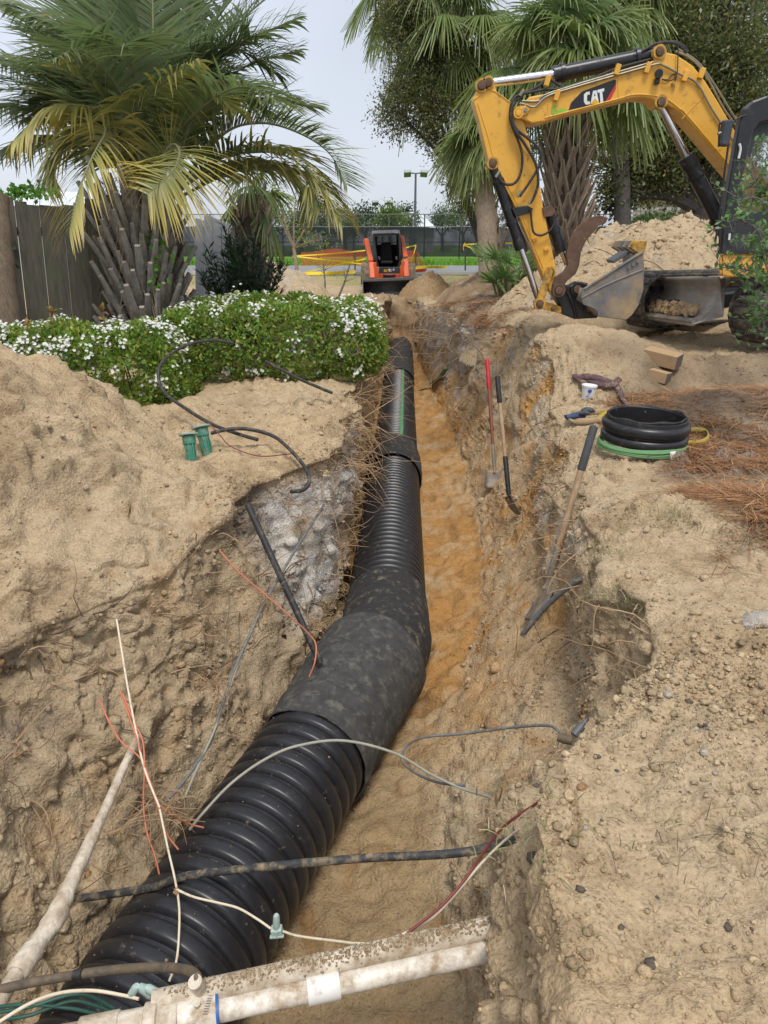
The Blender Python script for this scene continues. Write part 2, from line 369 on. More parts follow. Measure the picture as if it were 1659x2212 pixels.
# fabrics one can see through: windscreen and safety net are meshes with holes
def netmat(name, c, a):
    m, t, p = nodes(name); L = t.links; p.inputs['Base Color'].default_value = c4(c); p.inputs['Roughness'].default_value = .9
    tc = nd(t, 'ShaderNodeTexCoord'); n = nd(t, 'ShaderNodeTexNoise'); n.inputs['Scale'].default_value = 1.5; L.new(tc.outputs['Object'], n.inputs['Vector'])
    mr = nd(t, 'ShaderNodeMapRange'); mr.inputs[3].default_value = a-.12; mr.inputs[4].default_value = a+.12; L.new(n.outputs[0], mr.inputs[0]); L.new(mr.outputs[0], p.inputs['Alpha'])
netmat('windscreen', (.018, .02, .024), .9); netmat('safety_net', (.50, .085, .03), .5); netmat('chain_link', (.10, .105, .11), .16)
m_, t_, p_ = nodes('clear_plastic'); p_.inputs['Base Color'].default_value = (.93, .94, .94, 1); p_.inputs['Roughness'].default_value = .12
p_.inputs['Transmission Weight'].default_value = .85; p_.inputs['IOR'].default_value = 1.25
# ------------------------------------------------------------------ pipe line through the trench (needed by the ground)
PR = .305
A1 = W(839, 1235, t=5.88); A2 = W(866, 735, t=21.3)
def far_axis(Y): return A1+(A2-A1)*((Y-A1.y)/(A2.y-A1.y))
YB = 4.15
BEND = far_axis(YB); NEARP = W(402, 2060, z=BEND.z-.01)
def near_axis(Y): return BEND+(NEARP-BEND)*((Y-BEND.y)/(NEARP.y-BEND.y))
def axis(Y): return far_axis(Y) if Y > YB else near_axis(Y)
AXZ = BEND.z; FLOOR = AXZ-PR+.03
# ------------------------------------------------------------------ ground
def bump(X, Y, cx, cy, rx, ry, h, p=2):
    r2 = ((X-cx)/rx)**2+((Y-cy)/ry)**2
    return h*np.clip(1-r2, 0, 1)**p
def gh(X, Y):
    z = .5*sst(25, 46, Y)+0*X
    z = z+bump(X, Y, -2.75, 4.25, 1.55, 2.1, .85)+bump(X, Y, -4.2, 3.4, 2.4, 2.6, .45)
    z = z+bump(X, Y, -1.5, 7.9, 2.4, 1.8, .06)
    z = z+.28*sst(1.3, 2.6, X)*sst(6.6, 7.6, Y)*(1-sst(10.5, 14, Y))
    z = z+bump(X, Y, 2.15, 7.75, 1.25, .95, .34)+bump(X, Y, 1.75, 9.6, 1.1, 2.6, .42)
    z = z+bump(X, Y, 2.0, 3.35, .95, .7, .16)+bump(X, Y, 3.2, 5.9, 1.2, 1.1, .22)+bump(X, Y, 1.7, 1.9, 1.0, 1.0, .06)
    z = z+bump(X, Y, 1.55, 6.1, .55, 1.0, .10)+bump(X, Y, 2.3, 14.0, 2.2, 4.5, .5)
    z = z-bump(X, Y, 3.6, 7.15, 1.3, .5, .12)
    return z
def line(pts):
    P = sorted([tuple(W(a, b, z=z)) for a, b, z in pts], key=lambda q: q[1])
    A = np.array(P); return A[:, 1], A[:, 0], A[:, 2]
R0 = line([(985, 2205, -1.38), (962, 2000, -1.38), (952, 1850, -1.38), (945, 1720, -1.36), (965, 1600, -1.35), (1000, 1480, -1.33), (1040, 1330, -1.32), (1045, 1200, -1.3),
           (1030, 1100, -1.3), (1005, 1000, -1.3), (965, 900, -1.3), (925, 820, -1.3), (902, 770, -1.3), (892, 735, -1.3)])
R1 = line([(1060, 2120, -.62), (1060, 1960, -.6), (1110, 1730, -.65), (1175, 1600, -.7), (1245, 1470, -.7), (1230, 1340, -.62), (1190, 1210, -.6), (1160, 1090, -.62), (1105, 960, -.65), (1040, 860, -.62), (965, 770, -.6), (925, 720, -.6)])
R2 = line([(1150, 2205, 0), (1160, 2015, 0), (1100, 1850, 0), (1205, 1720, 0), (1245, 1610, 0), (1330, 1515, 0), (1435, 1413, 0), (1400, 1330, 0), (1335, 1225, 0), (1275, 1100, 0), (1240, 1010, .02), (1215, 900, .05),
           (1195, 815, .15), (1120, 735, .2), (1000, 690, .2), (930, 672, .1), (905, 650, .05)])
L2 = line([(0, 1280, .1), (300, 1172, .06), (440, 1100, .04), (560, 1030, .02), (640, 1010, 0), (728, 985, 0)])
k = .0056
rows = [-1.6, -1.2, -.9, -.6, -.4, -.2, -.05, .08, .2]
y = .3
while y < 33: rows.append(y); y += max(.0075, k*y)
rows += list(np.geomspace(33, 700, 60)); rows += list(np.linspace(19.5, 21.2, 28))
YR = np.array(sorted(rows)); NR = len(YR)
axx = np.array([axis(v).x for v in YR])
def ip(Ln, j): return np.interp(YR, Ln[0], Ln[j])
r0, r1, r2 = ip(R0, 1), ip(R1, 1), ip(R2, 1)
l2 = np.where(YR < L2[0][-1], ip(L2, 1), np.interp(YR, [L2[0][-1], 6.5, 8, 14, 22], [L2[1][-1], -.26, -.36, -.2, .1]))
l2 = np.minimum(l2, axx-.22)
l0 = np.minimum(axx-.40, l2+.34); l0 = np.where(YR < 4.0, axx-.46, l0); l1 = l0*.55+l2*.45-.02; l2 = l2-.10*(1-sst(4.2, 5.0, YR)); l0 = l0+.06*(YR < 4.0)
# keep order and add wobble along the edges
wob = lambda s, a, sd: a*pn(np.stack([YR*0, YR, YR*0], 1), s, sd)
r2 = r2+wob(.55, .10, 3)+wob(.19, .05, 4); l2 = l2+wob(.55, .13, 5)+wob(.21, .07, 6); r0 = r0+wob(.6, .07, 7); r1 = r1+wob(.5, .07, 8)
r1 = np.clip(r1, r0+.05, r2-.04) if True else r1
r0 = np.maximum(r0, axx+.38)
r1 = np.maximum(r1, r0+.06); r2 = np.maximum(r2, r1+.05)
nL, nW, nF, nV, nR = 225, 120, 65, 150, 240
lsc = .15+wob(.7, .12, 31); rsc = np.where(YR > 3.2, .15, .34)+wob(.6, .12, 32)
close = 1-sst(19.4, 20.2, YR)                       # trench ends here
cols_x = []; cols_z = []; zone = []
XL = -(0.85*np.abs(YR)+3.2); XRr = (0.85*np.abs(YR)+3.2)
def put(x, z, zn): cols_x.append(x); cols_z.append(z); zone.append(zn)
slumpL = .24*(1-sst(4.1, 4.9, YR))*(.7+.9*np.clip(wob(.8, 1, 33), -.6, .6)); slumpR = .16*sst(2.9, 3.6, YR)*(1-sst(11, 14, YR))*(.8+.8*np.clip(wob(.7, 1, 34), -.6, .6))
for i in range(nL):
    s = 1-i/nL; x = l2+(XL-l2)*(s**1.7); put(x, gh(x, YR)-slumpL*np.exp(-(l2-x)/.30), 0)
zl2 = gh(l2, YR)-slumpL; zr2 = gh(r2, YR)-slumpR
for i in range(nW):
    s = i/nW
    s1 = .25; lx = l2+np.minimum(.05, (l0-l2)*.3); lz = zl2-lsc
    x = np.where(s < s1, l2+(lx-l2)*(s/s1), lx+(l0-lx)*((s-s1)/(1-s1))); z = np.where(s < s1, zl2+(lz-zl2)*(s/s1), lz+(FLOOR+.06-lz)*((s-s1)/(1-s1)))
    put(x, zl2+(z-zl2)*close, 1)
for i in range(nF):
    s = i/nF; x = l0+(r0-l0)*s; z = FLOOR+.06*(abs(2*s-1)**3)+.05*np.clip((s-.6)/.4, 0, 1)
    gz = gh(x, YR); put(x, gz+(z-gz)*close, 2)
zr0 = FLOOR+.11
for i in range(nV):
    s = i/nV
    s1, s2 = .38, .72; rx = np.maximum(r2-.07, r1+.02); rz = zr2-rsc
    x = np.where(s < s1, r0+(r1-r0)*(s/s1), np.where(s < s2, r1+(rx-r1)*((s-s1)/(s2-s1)), rx+(r2-rx)*((s-s2)/(1-s2))))
    z = np.where(s < s1, zr0+(-.74-zr0)*(s/s1), np.where(s < s2, -.74+(rz+.74)*((s-s1)/(s2-s1)), rz+(zr2-rz)*((s-s2)/(1-s2))))
    gz = gh(x, YR); put(x, gz+(z-gz)*close, 3)
for i in range(nR+1):
    s = i/nR; x = r2+(XRr-r2)*(s**1.7); put(x, gh(x, YR)-slumpR*np.exp(-(x-r2)/.24), 4)
GX = np.array(cols_x).T.astype(np.float32); GZ = np.array(cols_z).T.astype(np.float32); NC = GX.shape[1]
zone = np.array(zone); GY = np.repeat(YR[:, None], NC, 1).astype(np.float32)
# soften the section a little
for _ in range(7):
    GX[:, 1:-1] = .25*GX[:, :-2]+.5*GX[:, 1:-1]+.25*GX[:, 2:]; GZ[:, 1:-1] = .25*GZ[:, :-2]+.5*GZ[:, 1:-1]+.25*GZ[:, 2:]
def normals(G):
    du = np.gradient(G, axis=1); dv = np.gradient(G, axis=0); n = np.cross(du, dv); n /= (np.linalg.norm(n, axis=2, keepdims=True)+1e-9)
    return n
G = np.stack([GX, GY, GZ], 2); Nn = normals(G)
P = G.reshape(-1, 3); N0 = Nn.reshape(-1, 3); Zn = np.tile(zone, NR)
wall = ((Zn == 1) | (Zn == 3)).astype(np.float32); wall = wall.reshape(NR, NC)
for _ in range(12): wall[:, 1:-1] = (wall[:, :-2]+wall[:, 1:-1]+wall[:, 2:])/3
wall = wall.ravel(); floor_m = (Zn == 2).astype(np.float32).reshape(NR, NC)
for _ in range(8): floor_m[:, 1:-1] = (floor_m[:, :-2]+floor_m[:, 1:-1]+floor_m[:, 2:])/3
floor_m = floor_m.ravel()
dist = np.abs(P[:, 1]); nearm = 1-sst(9, 26, dist); vnear = 1-sst(3, 9, dist)
n_big = pn(P, .75, 1); n_mid = pn(P, .27, 2); n_sm = pn(P, .105, 3); n_fine = pn(P, .045, 4)
n_xf = pn(P, .021, 5); streak = pn(P, (.10, .10, .55), 6); n_crk = pn(P+.05*np.stack([n_mid, n_sm, n_mid], 1), (.30, .30, .22), 8)
crack = -np.clip(1-np.abs(n_crk)*16, 0, 1)          # thin fissures
fist = pn(P, .16, 9); clodm = np.clip(np.abs(fist)*2.4-.2, 0, 1)   # billowed lumps
strewn = np.clip(pn(P, .9, 10)*1.4+.45, 0, 1)       # where loose crumbs lie
lump2 = np.abs(pn(P, .34, 14)); lump1 = np.abs(pn(P, .13, 15)); lump0 = np.abs(pn(P, .055, 16))
calm = np.where((Zn == 3) & (P[:, 1] > 3.2), .32, .72)
D = wall*calm*(.10*n_big+.05*n_mid+.10*lump2+.045*lump1+.02*lump0+.010*n_sm+.02*streak+.07*crack*np.clip(n_big+.4, 0, 1)-.05)
ledge = np.sin(P[:, 2]*9+3*n_big+2*n_mid); D = D+wall*.022*np.clip(ledge, -.2, 1)*(P[:, 2] < .02)
gm = np.clip(1-wall-floor_m, 0, 1)
D = D+gm*(.045*n_big+.03*n_mid+.05*lump2*strewn+(.05*lump1+.022*lump0+.012*n_sm)*(.5+.8*strewn)+.03*crack*np.clip(n_mid*2, 0, 1))*(1-.4*sst(12, 30, dist))
near = np.nonzero((P[:, 1] < 13) & (P[:, 1] > .4) & (np.abs(P[:, 0]) < .8*P[:, 1]+.8))[0]
wp = P[near]+.03*np.stack([n_sm[near], n_fine[near], n_mid[near]], 1); amp = np.clip(n_big[near]*1.6+.55, 0, 1)
va, ea = cells(wp*np.array([1, 1, 1.35], np.float32), .19, 1); vb, eb = cells(wp, .075, 2)
blk = (.085*(va-.5)*np.clip(ea*5, 0, 1)+.03*(vb-.5)*np.clip(eb*5, 0, 1))*amp
D[near] += wall[near]*np.where((Zn[near] == 3) & (P[near, 1] > 3.2), .55, 1.0)*blk+gm[near]*np.where(Zn[near] == 0, .8, .45)*(.25+strewn[near])*blk+floor_m[near]*.3*blk*(amp > .6)
left = (Zn == 0)*(P[:, 1] < 7.5)*gm
D = D+left*(.06*lump2+.035*lump1*(.4+strewn)+.05*crack*np.clip(n_big*2+.3, 0, 1)+.03*n_mid)
D = D+sst(18.9, 19.4, P[:, 1])*(1-sst(20.4, 21.2, P[:, 1]))*(np.abs(P[:, 0]-.6) < 2.5)*(.22*n_mid+.16*n_big+.08*n_sm)
foot = pn(P, (.15, .24, .3), 12); D = D+floor_m*(.03*n_mid-.032*np.clip(foot*3-.7, 0, 1)+.04*lump1+.035*np.clip(lump2*2-.5, 0, 1)+.008*n_sm)
D = D+(.008*n_fine+.0045*n_xf)*(.5+.8*strewn)*nearm*(1-.45*floor_m)
D *= np.where(dist > 40, .2, 1)
D *= .6+.4*nearm
P2 = P+N0*D[:, None]
G2 = P2.reshape(NR, NC, 3); GN = normals(G2).reshape(-1, 3)
# ---- soil colours (what the soil is, not how it is lit)
def mixc(c, c2, m): return c*(1-m[:, None])+np.asarray(c2, np.float32)*m[:, None]
x, yy, z = P2[:, 0], P2[:, 1], P2[:, 2]
c = np.tile(np.array(SAND, np.float32), (len(P2), 1))
big2 = pn(P, 1.3, 20); med2 = pn(P, .42, 21); sm2 = pn(P, .13, 22)
c = mixc(c, (.58, .43, .26), np.clip(big2*1.3+.15, 0, 1)*.7)
c = mixc(c, (.39, .275, .155), np.clip(med2*1.5+sm2*.6-.1, 0, 1)*.55)
c = mixc(c, (.52, .30, .13), np.clip(-big2*1.6+sm2-.55, 0, 1)*.6)
c = mixc(c, (.25, .19, .13), np.clip(sm2*2+med2-.85, 0, 1)*.5)
damp = (Zn == 0)*(yy < 7.5)*np.clip(1.8*med2-.9*big2-.1, 0, 1); c = mixc(c, (.40, .30, .19), damp.astype(np.float32)*.6)
low = 1-sst(-1.0, -.35, z)
right = ((Zn == 3) | (Zn == 2)).astype(np.float32)
# orange clay sand on the floor and lower right wall
orange = np.clip(low*right*sst(2.8, 4.2, yy)*(.85+.7*med2+.5*sm2), 0, 1)
c = mixc(c, (.48, .26, .09), orange*.97)
mask = np.clip(right*sst(3.4, 5, yy)*(1-sst(16, 19, yy))*(med2*2.2+.0)*(z > -1.25), 0, 1)
c = mixc(c, (.56, .28, .075), mask*.9)
c = mixc(c, (.36, .25, .13), np.clip(floor_m*(1-sst(2.6, 4.2, yy)), 0, 1)*.75)   # damp floor
c = mixc(c, (.33, .19, .08), np.clip(floor_m*np.clip(foot*3-.5+sm2, 0, 1), 0, 1)*.7)
# leached grey / white sand below the topsoil
lw = (Zn == 1).astype(np.float32)
white = lw*sst(3.9, 4.4, yy)*(1-sst(6.6, 7.6, yy))*sst(-1.15, -.95, z)*(1-sst(-.25, -.05, z))*np.clip(.95+.9*med2+.5*sm2, 0, 1)
c = mixc(c, (.66, .63, .58), np.clip(white, 0, 1))
rw = (Zn == 3).astype(np.float32)
grey = rw*sst(2.8, 3.6, yy)*sst(-.85, -.55, z)*np.clip(.15+1.4*streak+.7*med2, 0, 1)
c = mixc(c, (.53, .49, .44), np.clip(grey, 0, 1)*.8)
white2 = rw*sst(9.5, 12, yy)*np.clip(.4+1.6*med2, 0, 1)*sst(-1.2, -.9, z); c = mixc(c, (.58, .55, .51), np.clip(white2, 0, 1)*.85)
# left near wall: greyer brown
c = mixc(c, (.45, .345, .22), lw*(1-sst(3.6, 4.6, yy))*np.clip(.5+.9*med2, 0, 1)*.7)
c = mixc(c, (.27, .225, .18), lw*np.clip(2.2*med2+.8*sm2-.8, 0, 1)*.6)
c = mixc(c, (.42, .25, .09), lw*low*sst(4.5, 5.5, yy)*.7)
# thin dark topsoil line under the brink
brink = wall*sst(-.42, -.18, z)*(1-sst(-.02, .08, z))
c = mixc(c, (.19, .155, .125), np.clip(brink*rw*(1.5*med2+.6*sm2-.15), 0, 1)*.45*sst(3.0, 4, yy))
c = mixc(c, (.15, .12, .095), np.clip(brink*lw*(1.5*med2+.7*sm2-.1), 0, 1)*.7)
mid = rw*sst(3.2, 4.2, yy)*(1-sst(9, 11.5, yy))
c = mixc(c, (.57, .43, .27), np.clip(mid*np.clip(.72-1.2*streak+.5*sm2, 0, 1), 0, 1)*.85)
c = mixc(c, (.60, .33, .10), np.clip(mid*sst(-1.0, -.6, z)*(2.4*med2-.25+.5*big2), 0, 1)*.85)
endw = sst(18.8, 19.6, yy)*(1-sst(21.5, 23, yy))*np.clip(1-np.abs(x-.6)/2.2, 0, 1)**.5
c = mixc(c, (.33, .235, .145), np.clip(endw, 0, 1)*.8)
# pine-straw littered earth on the right bank
ps = sst(1.75, 2.15, x+.35*med2-.10*(yy-4.5))*sst(2.75, 3.15, yy-.25*(x-2)+.2*med2)*(1-sst(6.6, 7.1, yy+.2*med2))
ps2 = sst(.5, 1.4, x-.02*yy)*sst(10.2, 11.5, yy)*(1-sst(16, 18, yy))
PS = np.clip(ps+ps2, 0, 1)*gm; c = mixc(c, (.20, .145, .105), PS*np.clip(.8+.6*med2, 0, 1))
c = mixc(c, (.34, .30, .26), PS*np.clip(2*big2+sm2-.5, 0, 1)*.7)
# dark undisturbed earth in front of the tracks, under the hedge, behind the fence
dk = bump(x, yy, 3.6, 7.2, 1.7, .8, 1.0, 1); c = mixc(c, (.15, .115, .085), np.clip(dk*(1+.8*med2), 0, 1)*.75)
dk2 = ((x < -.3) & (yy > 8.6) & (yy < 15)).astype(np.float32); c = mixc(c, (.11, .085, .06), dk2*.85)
# lawn and verge beyond the site
gr = sst(25.5, 27.5, yy+1.2*big2)*np.clip(.75+.5*big2, 0, 1); c = mixc(c, (.30, .30, .12), gr*.8)
gr2 = sst(37.2, 37.8, yy); c = mixc(c, (.12, .24, .035), gr2)
c = np.clip(c, .02, .9)
idx = np.arange(NR*NC, dtype=np.int32).reshape(NR, NC)
quads = np.stack([idx[:-1, :-1], idx[:-1, 1:], idx[1:, 1:], idx[1:, :-1]], 2).reshape(-1, 4)
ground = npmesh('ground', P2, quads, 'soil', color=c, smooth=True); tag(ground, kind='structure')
ground['label'] = 'sandy ground cut by a long open trench'
# look-ups for things that stand on the ground
from mathutils.kdtree import KDTree
def gz(X, Y):
    """height of the built ground surface outside / inside the trench"""
    i = int(np.clip(np.searchsorted(YR, Y), 1, NR-2)); r = G2[i-1:i+2].reshape(-1, 3)
    d = np.abs(r[:, 0]-X)+np.abs(r[:, 1]-Y); j = np.argsort(d)[:5]; return float(r[j, 2].mean())
def on(px, py, z0=0.0, dz=0):
    """walk the view ray of a measured point down to the ground"""
    a = (px-829.5)/F; b = (1106-py)/F; d = Vector((a, CP+b*SP, -SP+b*CP)); t = .6
    while t < 60:
        p = Vector((0, 0, CAMZ))+d*t
        if p.z < gz(p.x, p.y): break
        t += .012*max(1, t*.6)
    return Vector((p.x, p.y, gz(p.x, p.y)+dz))
def clods(name, pos, nrm, size, cols, mat_, parent=None, label=None, cat=None):
    """lumps of soil: low-poly pebbles, each with its own shape"""
    t = np.array([(0, 0, 1), (.9, 0, .25), (.28, .85, .25), (-.73, .53, .25), (-.73, -.53, .25), (.28, -.85, .25), (.5, .4, -.6), (-.2, .6, -.6), (-.6, 0, -.6), (-.2, -.6, -.6), (.5, -.4, -.6)], np.float32)
    f = [(0, 1, 2), (0, 2, 3), (0, 3, 4), (0, 4, 5), (0, 5, 1), (1, 6, 2), (2, 7, 3), (3, 8, 4), (4, 9, 5), (5, 10, 1), (2, 6, 7), (3, 7, 8), (4, 8, 9), (5, 9, 10), (1, 10, 6)]
    n = len(pos); a = rng.uniform(0, 6.28, n); ca, sa = np.cos(a), np.sin(a)
    v = np.repeat(t[None], n, 0)*(1+rng.uniform(-.32, .32, (n, 11, 1)))
    sx = rng.uniform(.7, 1.4, (n, 1)); szz = rng.uniform(.5, .95, (n, 1))
    vx = v[:, :, 0]*sx; vy = v[:, :, 1]; vz = v[:, :, 2]*szz
    o = np.stack([vx*ca[:, None]-vy*sa[:, None], vx*sa[:, None]+vy*ca[:, None], vz], 2)*size[:, None, None]+pos[:, None, :]
    fa = (np.array(f)[None]+(np.arange(n)*11)[:, None, None]).reshape(-1, 3)
    return npmesh(name, o.reshape(-1, 3), fa, mat_, parent=parent, color=np.repeat(cols, 11, 0), smooth=False)
vis = np.abs(P2[:, 0]) < .62*P2[:, 1]+.5
def pick(mask, n, power=1.0):
    w = mask*vis; idx_ = np.nonzero(w > .02)[0]; ww = w[idx_].astype(np.float64); ww /= ww.sum()
    return rng.choice(idx_, n, p=ww)
sel = pick((P2[:, 1] > .6)*(P2[:, 1] < 11)*(strewn**2+.12)*(1-.8*floor_m)*(1+2.0*((Zn == 4)&(P2[:,1]<3))+wall*.4)*(1-.8*np.clip(PS, 0, 1)), 24000)
sz = (rng.pareto(2.6, len(sel))*.0034+.0038)*(.75+.12*P2[sel, 1]); sz = np.minimum(sz, .020)
cc = c[sel]*rng.uniform(.78, 1.3, (len(sel), 1)); odd = rng.random(len(sel)); cc[odd < .02] = (.5, .45, .38); cc[odd > .975] = (.17, .14, .115); cc[(odd > .94) & (odd < .975)] = (.44, .27, .14)
o = clods('soil_crumbs', P2[sel]+GN[sel]*(sz*.25)[:, None], GN[sel], sz, cc, 'soil'); tag(o, 'loose crumbs of sand and small stones scattered over the banks', 'crumbs', kind='stuff')
sel = pick((P2[:, 1] > 1)*(P2[:, 1] < 13)*((Zn == 1)*1.2+(Zn == 3)*.9+floor_m*.12+.22*strewn)*(1-np.clip(PS, 0, 1)), 750)
sz = rng.pareto(2.5, len(sel))*.014+.013; sz = np.minimum(sz, .06)
o = clods('soil_clods', P2[sel]+GN[sel]*(sz*.1)[:, None], GN[sel], sz, c[sel]*rng.uniform(.85, 1.2, (len(sel), 1)), 'soil'); tag(o, 'fist sized clods of sandy soil on the trench walls', 'clods', kind='stuff')
# spoil heaps: each a thing of its own
def heap(name, cx, cy, rx, ry, h, label, n=150, cbase=SAND, seed=0, z0=None, skew=0, rough=1.0, ox=0):
    u = np.linspace(-1.08, 1.08, n); A, B = np.meshgrid(u, u); r = np.sqrt(A**2+B**2); X = cx+A*rx+skew*B; Y_ = cy+B*ry
    p3 = np.stack([X.ravel(), Y_.ravel(), (X*0).ravel()], 1)
    prof = np.clip(1-r, 0, 1); ang = prof*h*1.12; zz = h*(1-np.exp(-ang/h*1.9))*1.02-(r > .97)*(r-.97)*2.5*h
    zz = zz.ravel()+np.clip(prof*4, 0, 1).ravel()*rough*(.16*pn(p3, .9, seed+30)+.10*pn(p3, .33, seed+31)+.085*np.abs(pn(p3, .16, seed+32))+.03*pn(p3, .07, seed+33))
    if z0 is None: z0 = gz(cx, cy)
    zz = zz+z0-.06
    cl = np.tile(np.array(cbase, np.float32), (len(p3), 1)); m1 = pn(p3, .8, seed+34); m2 = pn(p3, .22, seed+35)
    cl = mixc(cl, (.60, .46, .30), np.clip(m1*1.4, 0, 1)*.7); cl = mixc(cl, (.34, .24, .14), np.clip(m2*1.6-.2, 0, 1)*.6); cl = mixc(cl, (.5, .46, .41), np.clip(-m1*2+m2-.6, 0, 1)*.6)
    p3[:, 2] = zz; ii = np.arange(n*n).reshape(n, n)
    q = np.stack([ii[:-1, :-1], ii[:-1, 1:], ii[1:, 1:], ii[1:, :-1]], 2).reshape(-1, 4)
    q = q[(r.ravel()[q] < 1.06).all(1)]
    o = npmesh(name, p3, q, 'soil', origin=(cx, cy, z0), color=cl, smooth=True)
    return tag(o, label, 'sand heap'), p3, cl
h1, h1p, h1c = heap('sand_heap', 4.75, 11.9, 3.3, 2.3, 1.95, 'tall heap of pale sand behind the yellow excavator', seed=1, n=230, z0=.1, skew=.3)
heap('sand_heap', -2.55, 15.6, 1.75, 1.5, 1.25, 'cone of pale sand beside the dark oleander bush', seed=2, n=90, z0=0)
heap('sand_heap', 1.3, 20.95, .95, .85, .70, 'brown earth heap in front of the orange loader bucket', seed=3, n=110, cbase=(.36, .24, .13), z0=0)
heap('sand_heap', 2.35, 15.6, 1.25, 2.4, .62, 'low bank of brown earth and roots right of the far pipe end', seed=5, n=110, cbase=(.30, .21, .13), z0=.25)
heap('sand_heap', 3.1, 19.2, 1.75, 1.6, .85, 'brown earth heap at the foot of the leaning palm trunk', seed=4, n=110, cbase=(.33, .22, .13), z0=.05)

ok_ = np.nonzero((h1p[:, 2] > .5))[0]; sel = rng.choice(ok_, 2600); sz = np.minimum(rng.pareto(2.2, 2600)*.012+.012, .06)
o = clods('heap_crumbs', h1p[sel], None, sz, h1c[sel]*rng.uniform(.8, 1.2, (2600, 1)), 'soil'); tag(o, 'sand crumbs rolling down the tall sand heap', 'crumbs', kind='stuff')
b = MB()
for i in rng.choice(ok_, 110):
    p = Vector(h1p[i]); d = Vector((random.uniform(-1, 1), random.uniform(-1, .3), random.uniform(-.2, .5))).normalized(); L = random.uniform(.12, .45); b.tube(cr([p, p+d*L*.5+V(0, 0, .03), p+d*L+Vector(rng.normal(0, .04, 3))], 3), [.006]*3+[.004]*4, 4, False)
tag(b.build('heap_twigs', 'root_dark', None, origin=(4.75, 11.9, 0), recalc=False), 'broken twigs and roots stuck in the tall sand heap', 'twigs', kind='stuff')
def YT(py): return W(850, py, z=AXZ+.312).y     # where along the trench the pipe's top shows at a measured height
# ------------------------------------------------------------------ culvert pipe laid in the trench
def ribbed(p0, p1, R, pitch, depth, n, sub=8):
    d = p1-p0; L = d.length; prof = []; h = 0
    shape = [(0, -1), (.10, -.93), (.20, -.2), (.30, -.02), (.5, 0), (.70, -.02), (.80, -.2), (.90, -.93)]
    if sub == 6: shape = [(0, -1), (.14, -.75), (.28, -.05), (.5, 0), (.72, -.05), (.86, -.75)]
    while h < L:
        for a, b in shape:
            if h+a*pitch <= L: prof.append((h+a*pitch, R+b*depth))
        h += pitch
    return prof
pn0 = near_axis(.2); pn1 = near_axis(3.9)
t = thing('culvert_pipe', near_axis(2.0), 'near black corrugated drainage pipe with wide ribs, running under the white pipes', 'drain pipe')
b = MB(); b.lathe(pn0, pn1-pn0, ribbed(pn0, pn1, PR, .0965, .030, 64), 72); b.build('corrugated_wall', 'hdpe', t, smooth=True)
s = MB(); d = (pn1-pn0); s.lathe(pn0, d, [(0, PR-.034), (d.length, PR-.034)], 48); s.build('liner', 'black_rubber', t, smooth=True)
f0 = far_axis(4.3); f1 = far_axis(YT(960))
t = thing('culvert_pipe', far_axis(6.5), 'middle length of black ribbed drain pipe beside the standing shovels', 'drain pipe')
b = MB(); b.lathe(f0, f1-f0, ribbed(f0, f1, PR, .0965, .030, 64, 8), 64); b.build('corrugated_wall', 'hdpe', t, smooth=True)
g0 = far_axis(YT(950)); g1 = far_axis(22.5)
t = thing('culvert_pipe', far_axis(14), 'far length of black ribbed drain pipe with a green stripe along its top', 'drain pipe')
b = MB(); b.lathe(g0, g1-g0, ribbed(g0, g1, PR, .0965, .026, 48, 6), 48); b.build('corrugated_wall', 'hdpe', t, smooth=True)
sb = MB(); dd = (g1-g0).normalized(); rows_ = []
for (h, r) in ribbed(g0, g0+dd*(YT(780)-YT(950)), PR+.003, .0965, .026, 48, 6):
    q = g0+dd*h; rows_.append([q+Vector((math.sin(a), 0, math.cos(a)))*r for a in (.22, .27, .32, .37)])
sb.sheet(rows_); sb.build('stripe', 'pipe_stripe', t, smooth=True)
def sleeve(name, ys, prof, matn, label, wr=.006, seed=0, n=72):
    """fabric wrapped round the pipe: follows the pipe's line, wrinkled"""
    P_ = []; rows_ = []; m = 46
    pts = [axis(ys[0]+(ys[1]-ys[0])*i/m) for i in range(m+1)]
    for _ in range(5):
        pts = [pts[0]]+[(pts[i-1]+pts[i]*2+pts[i+1])/4 for i in range(1, m)]+[pts[-1]]
    for i, p in enumerate(pts):
        d = (pts[min(i+1, m)]-pts[max(i-1, 0)]).normalized(); x = d.cross(Vector((0, 0, 1))).normalized(); y_ = x.cross(d); sfr = i/m
        r = np.interp(sfr, [q[0] for q in prof], [q[1] for q in prof])
        for k_ in range(n): a = 2*math.pi*k_/n; P_.append(list(p)+[math.cos(a), math.sin(a), sfr, r]+list(x)+list(y_)+[a])
    A = np.array(P_, np.float32); q = A[:, :3]
    base = q+(A[:, 7:10]*A[:, 3:4]+A[:, 10:13]*A[:, 4:5])*A[:, 6:7]
    w_ = wr*(1.2*pn(base, (.30, .12, .3), seed+40)+.8*pn(base, .09, seed+41)+.5*np.sin(A[:, 5]*(ys[1]-ys[0])*65)*1.3*np.clip(.4+pn(base, .4, seed+42), 0, 1))
    sag = -.03*np.clip(-A[:, 4]-.2, 0, 1)*0
    rr = A[:, 6]+w_+sag
    v = q+(A[:, 7:10]*A[:, 3:4]+A[:, 10:13]*A[:, 4:5])*rr[:, None]
    ii = np.arange((m+1)*n).reshape(m+1, n); jj = np.roll(ii, -1, 1)
    f = np.stack([ii[:-1], jj[:-1], jj[1:], ii[1:]], 2).reshape(-1, 4)
    o = npmesh(name, v, f, matn, origin=axis((ys[0]+ys[1])/2), smooth=True); tag(o, label, 'joint wrap')
    so_ = o.modifiers.new('thick', 'SOLIDIFY'); so_.thickness = .006; so_.offset = 1
    return o
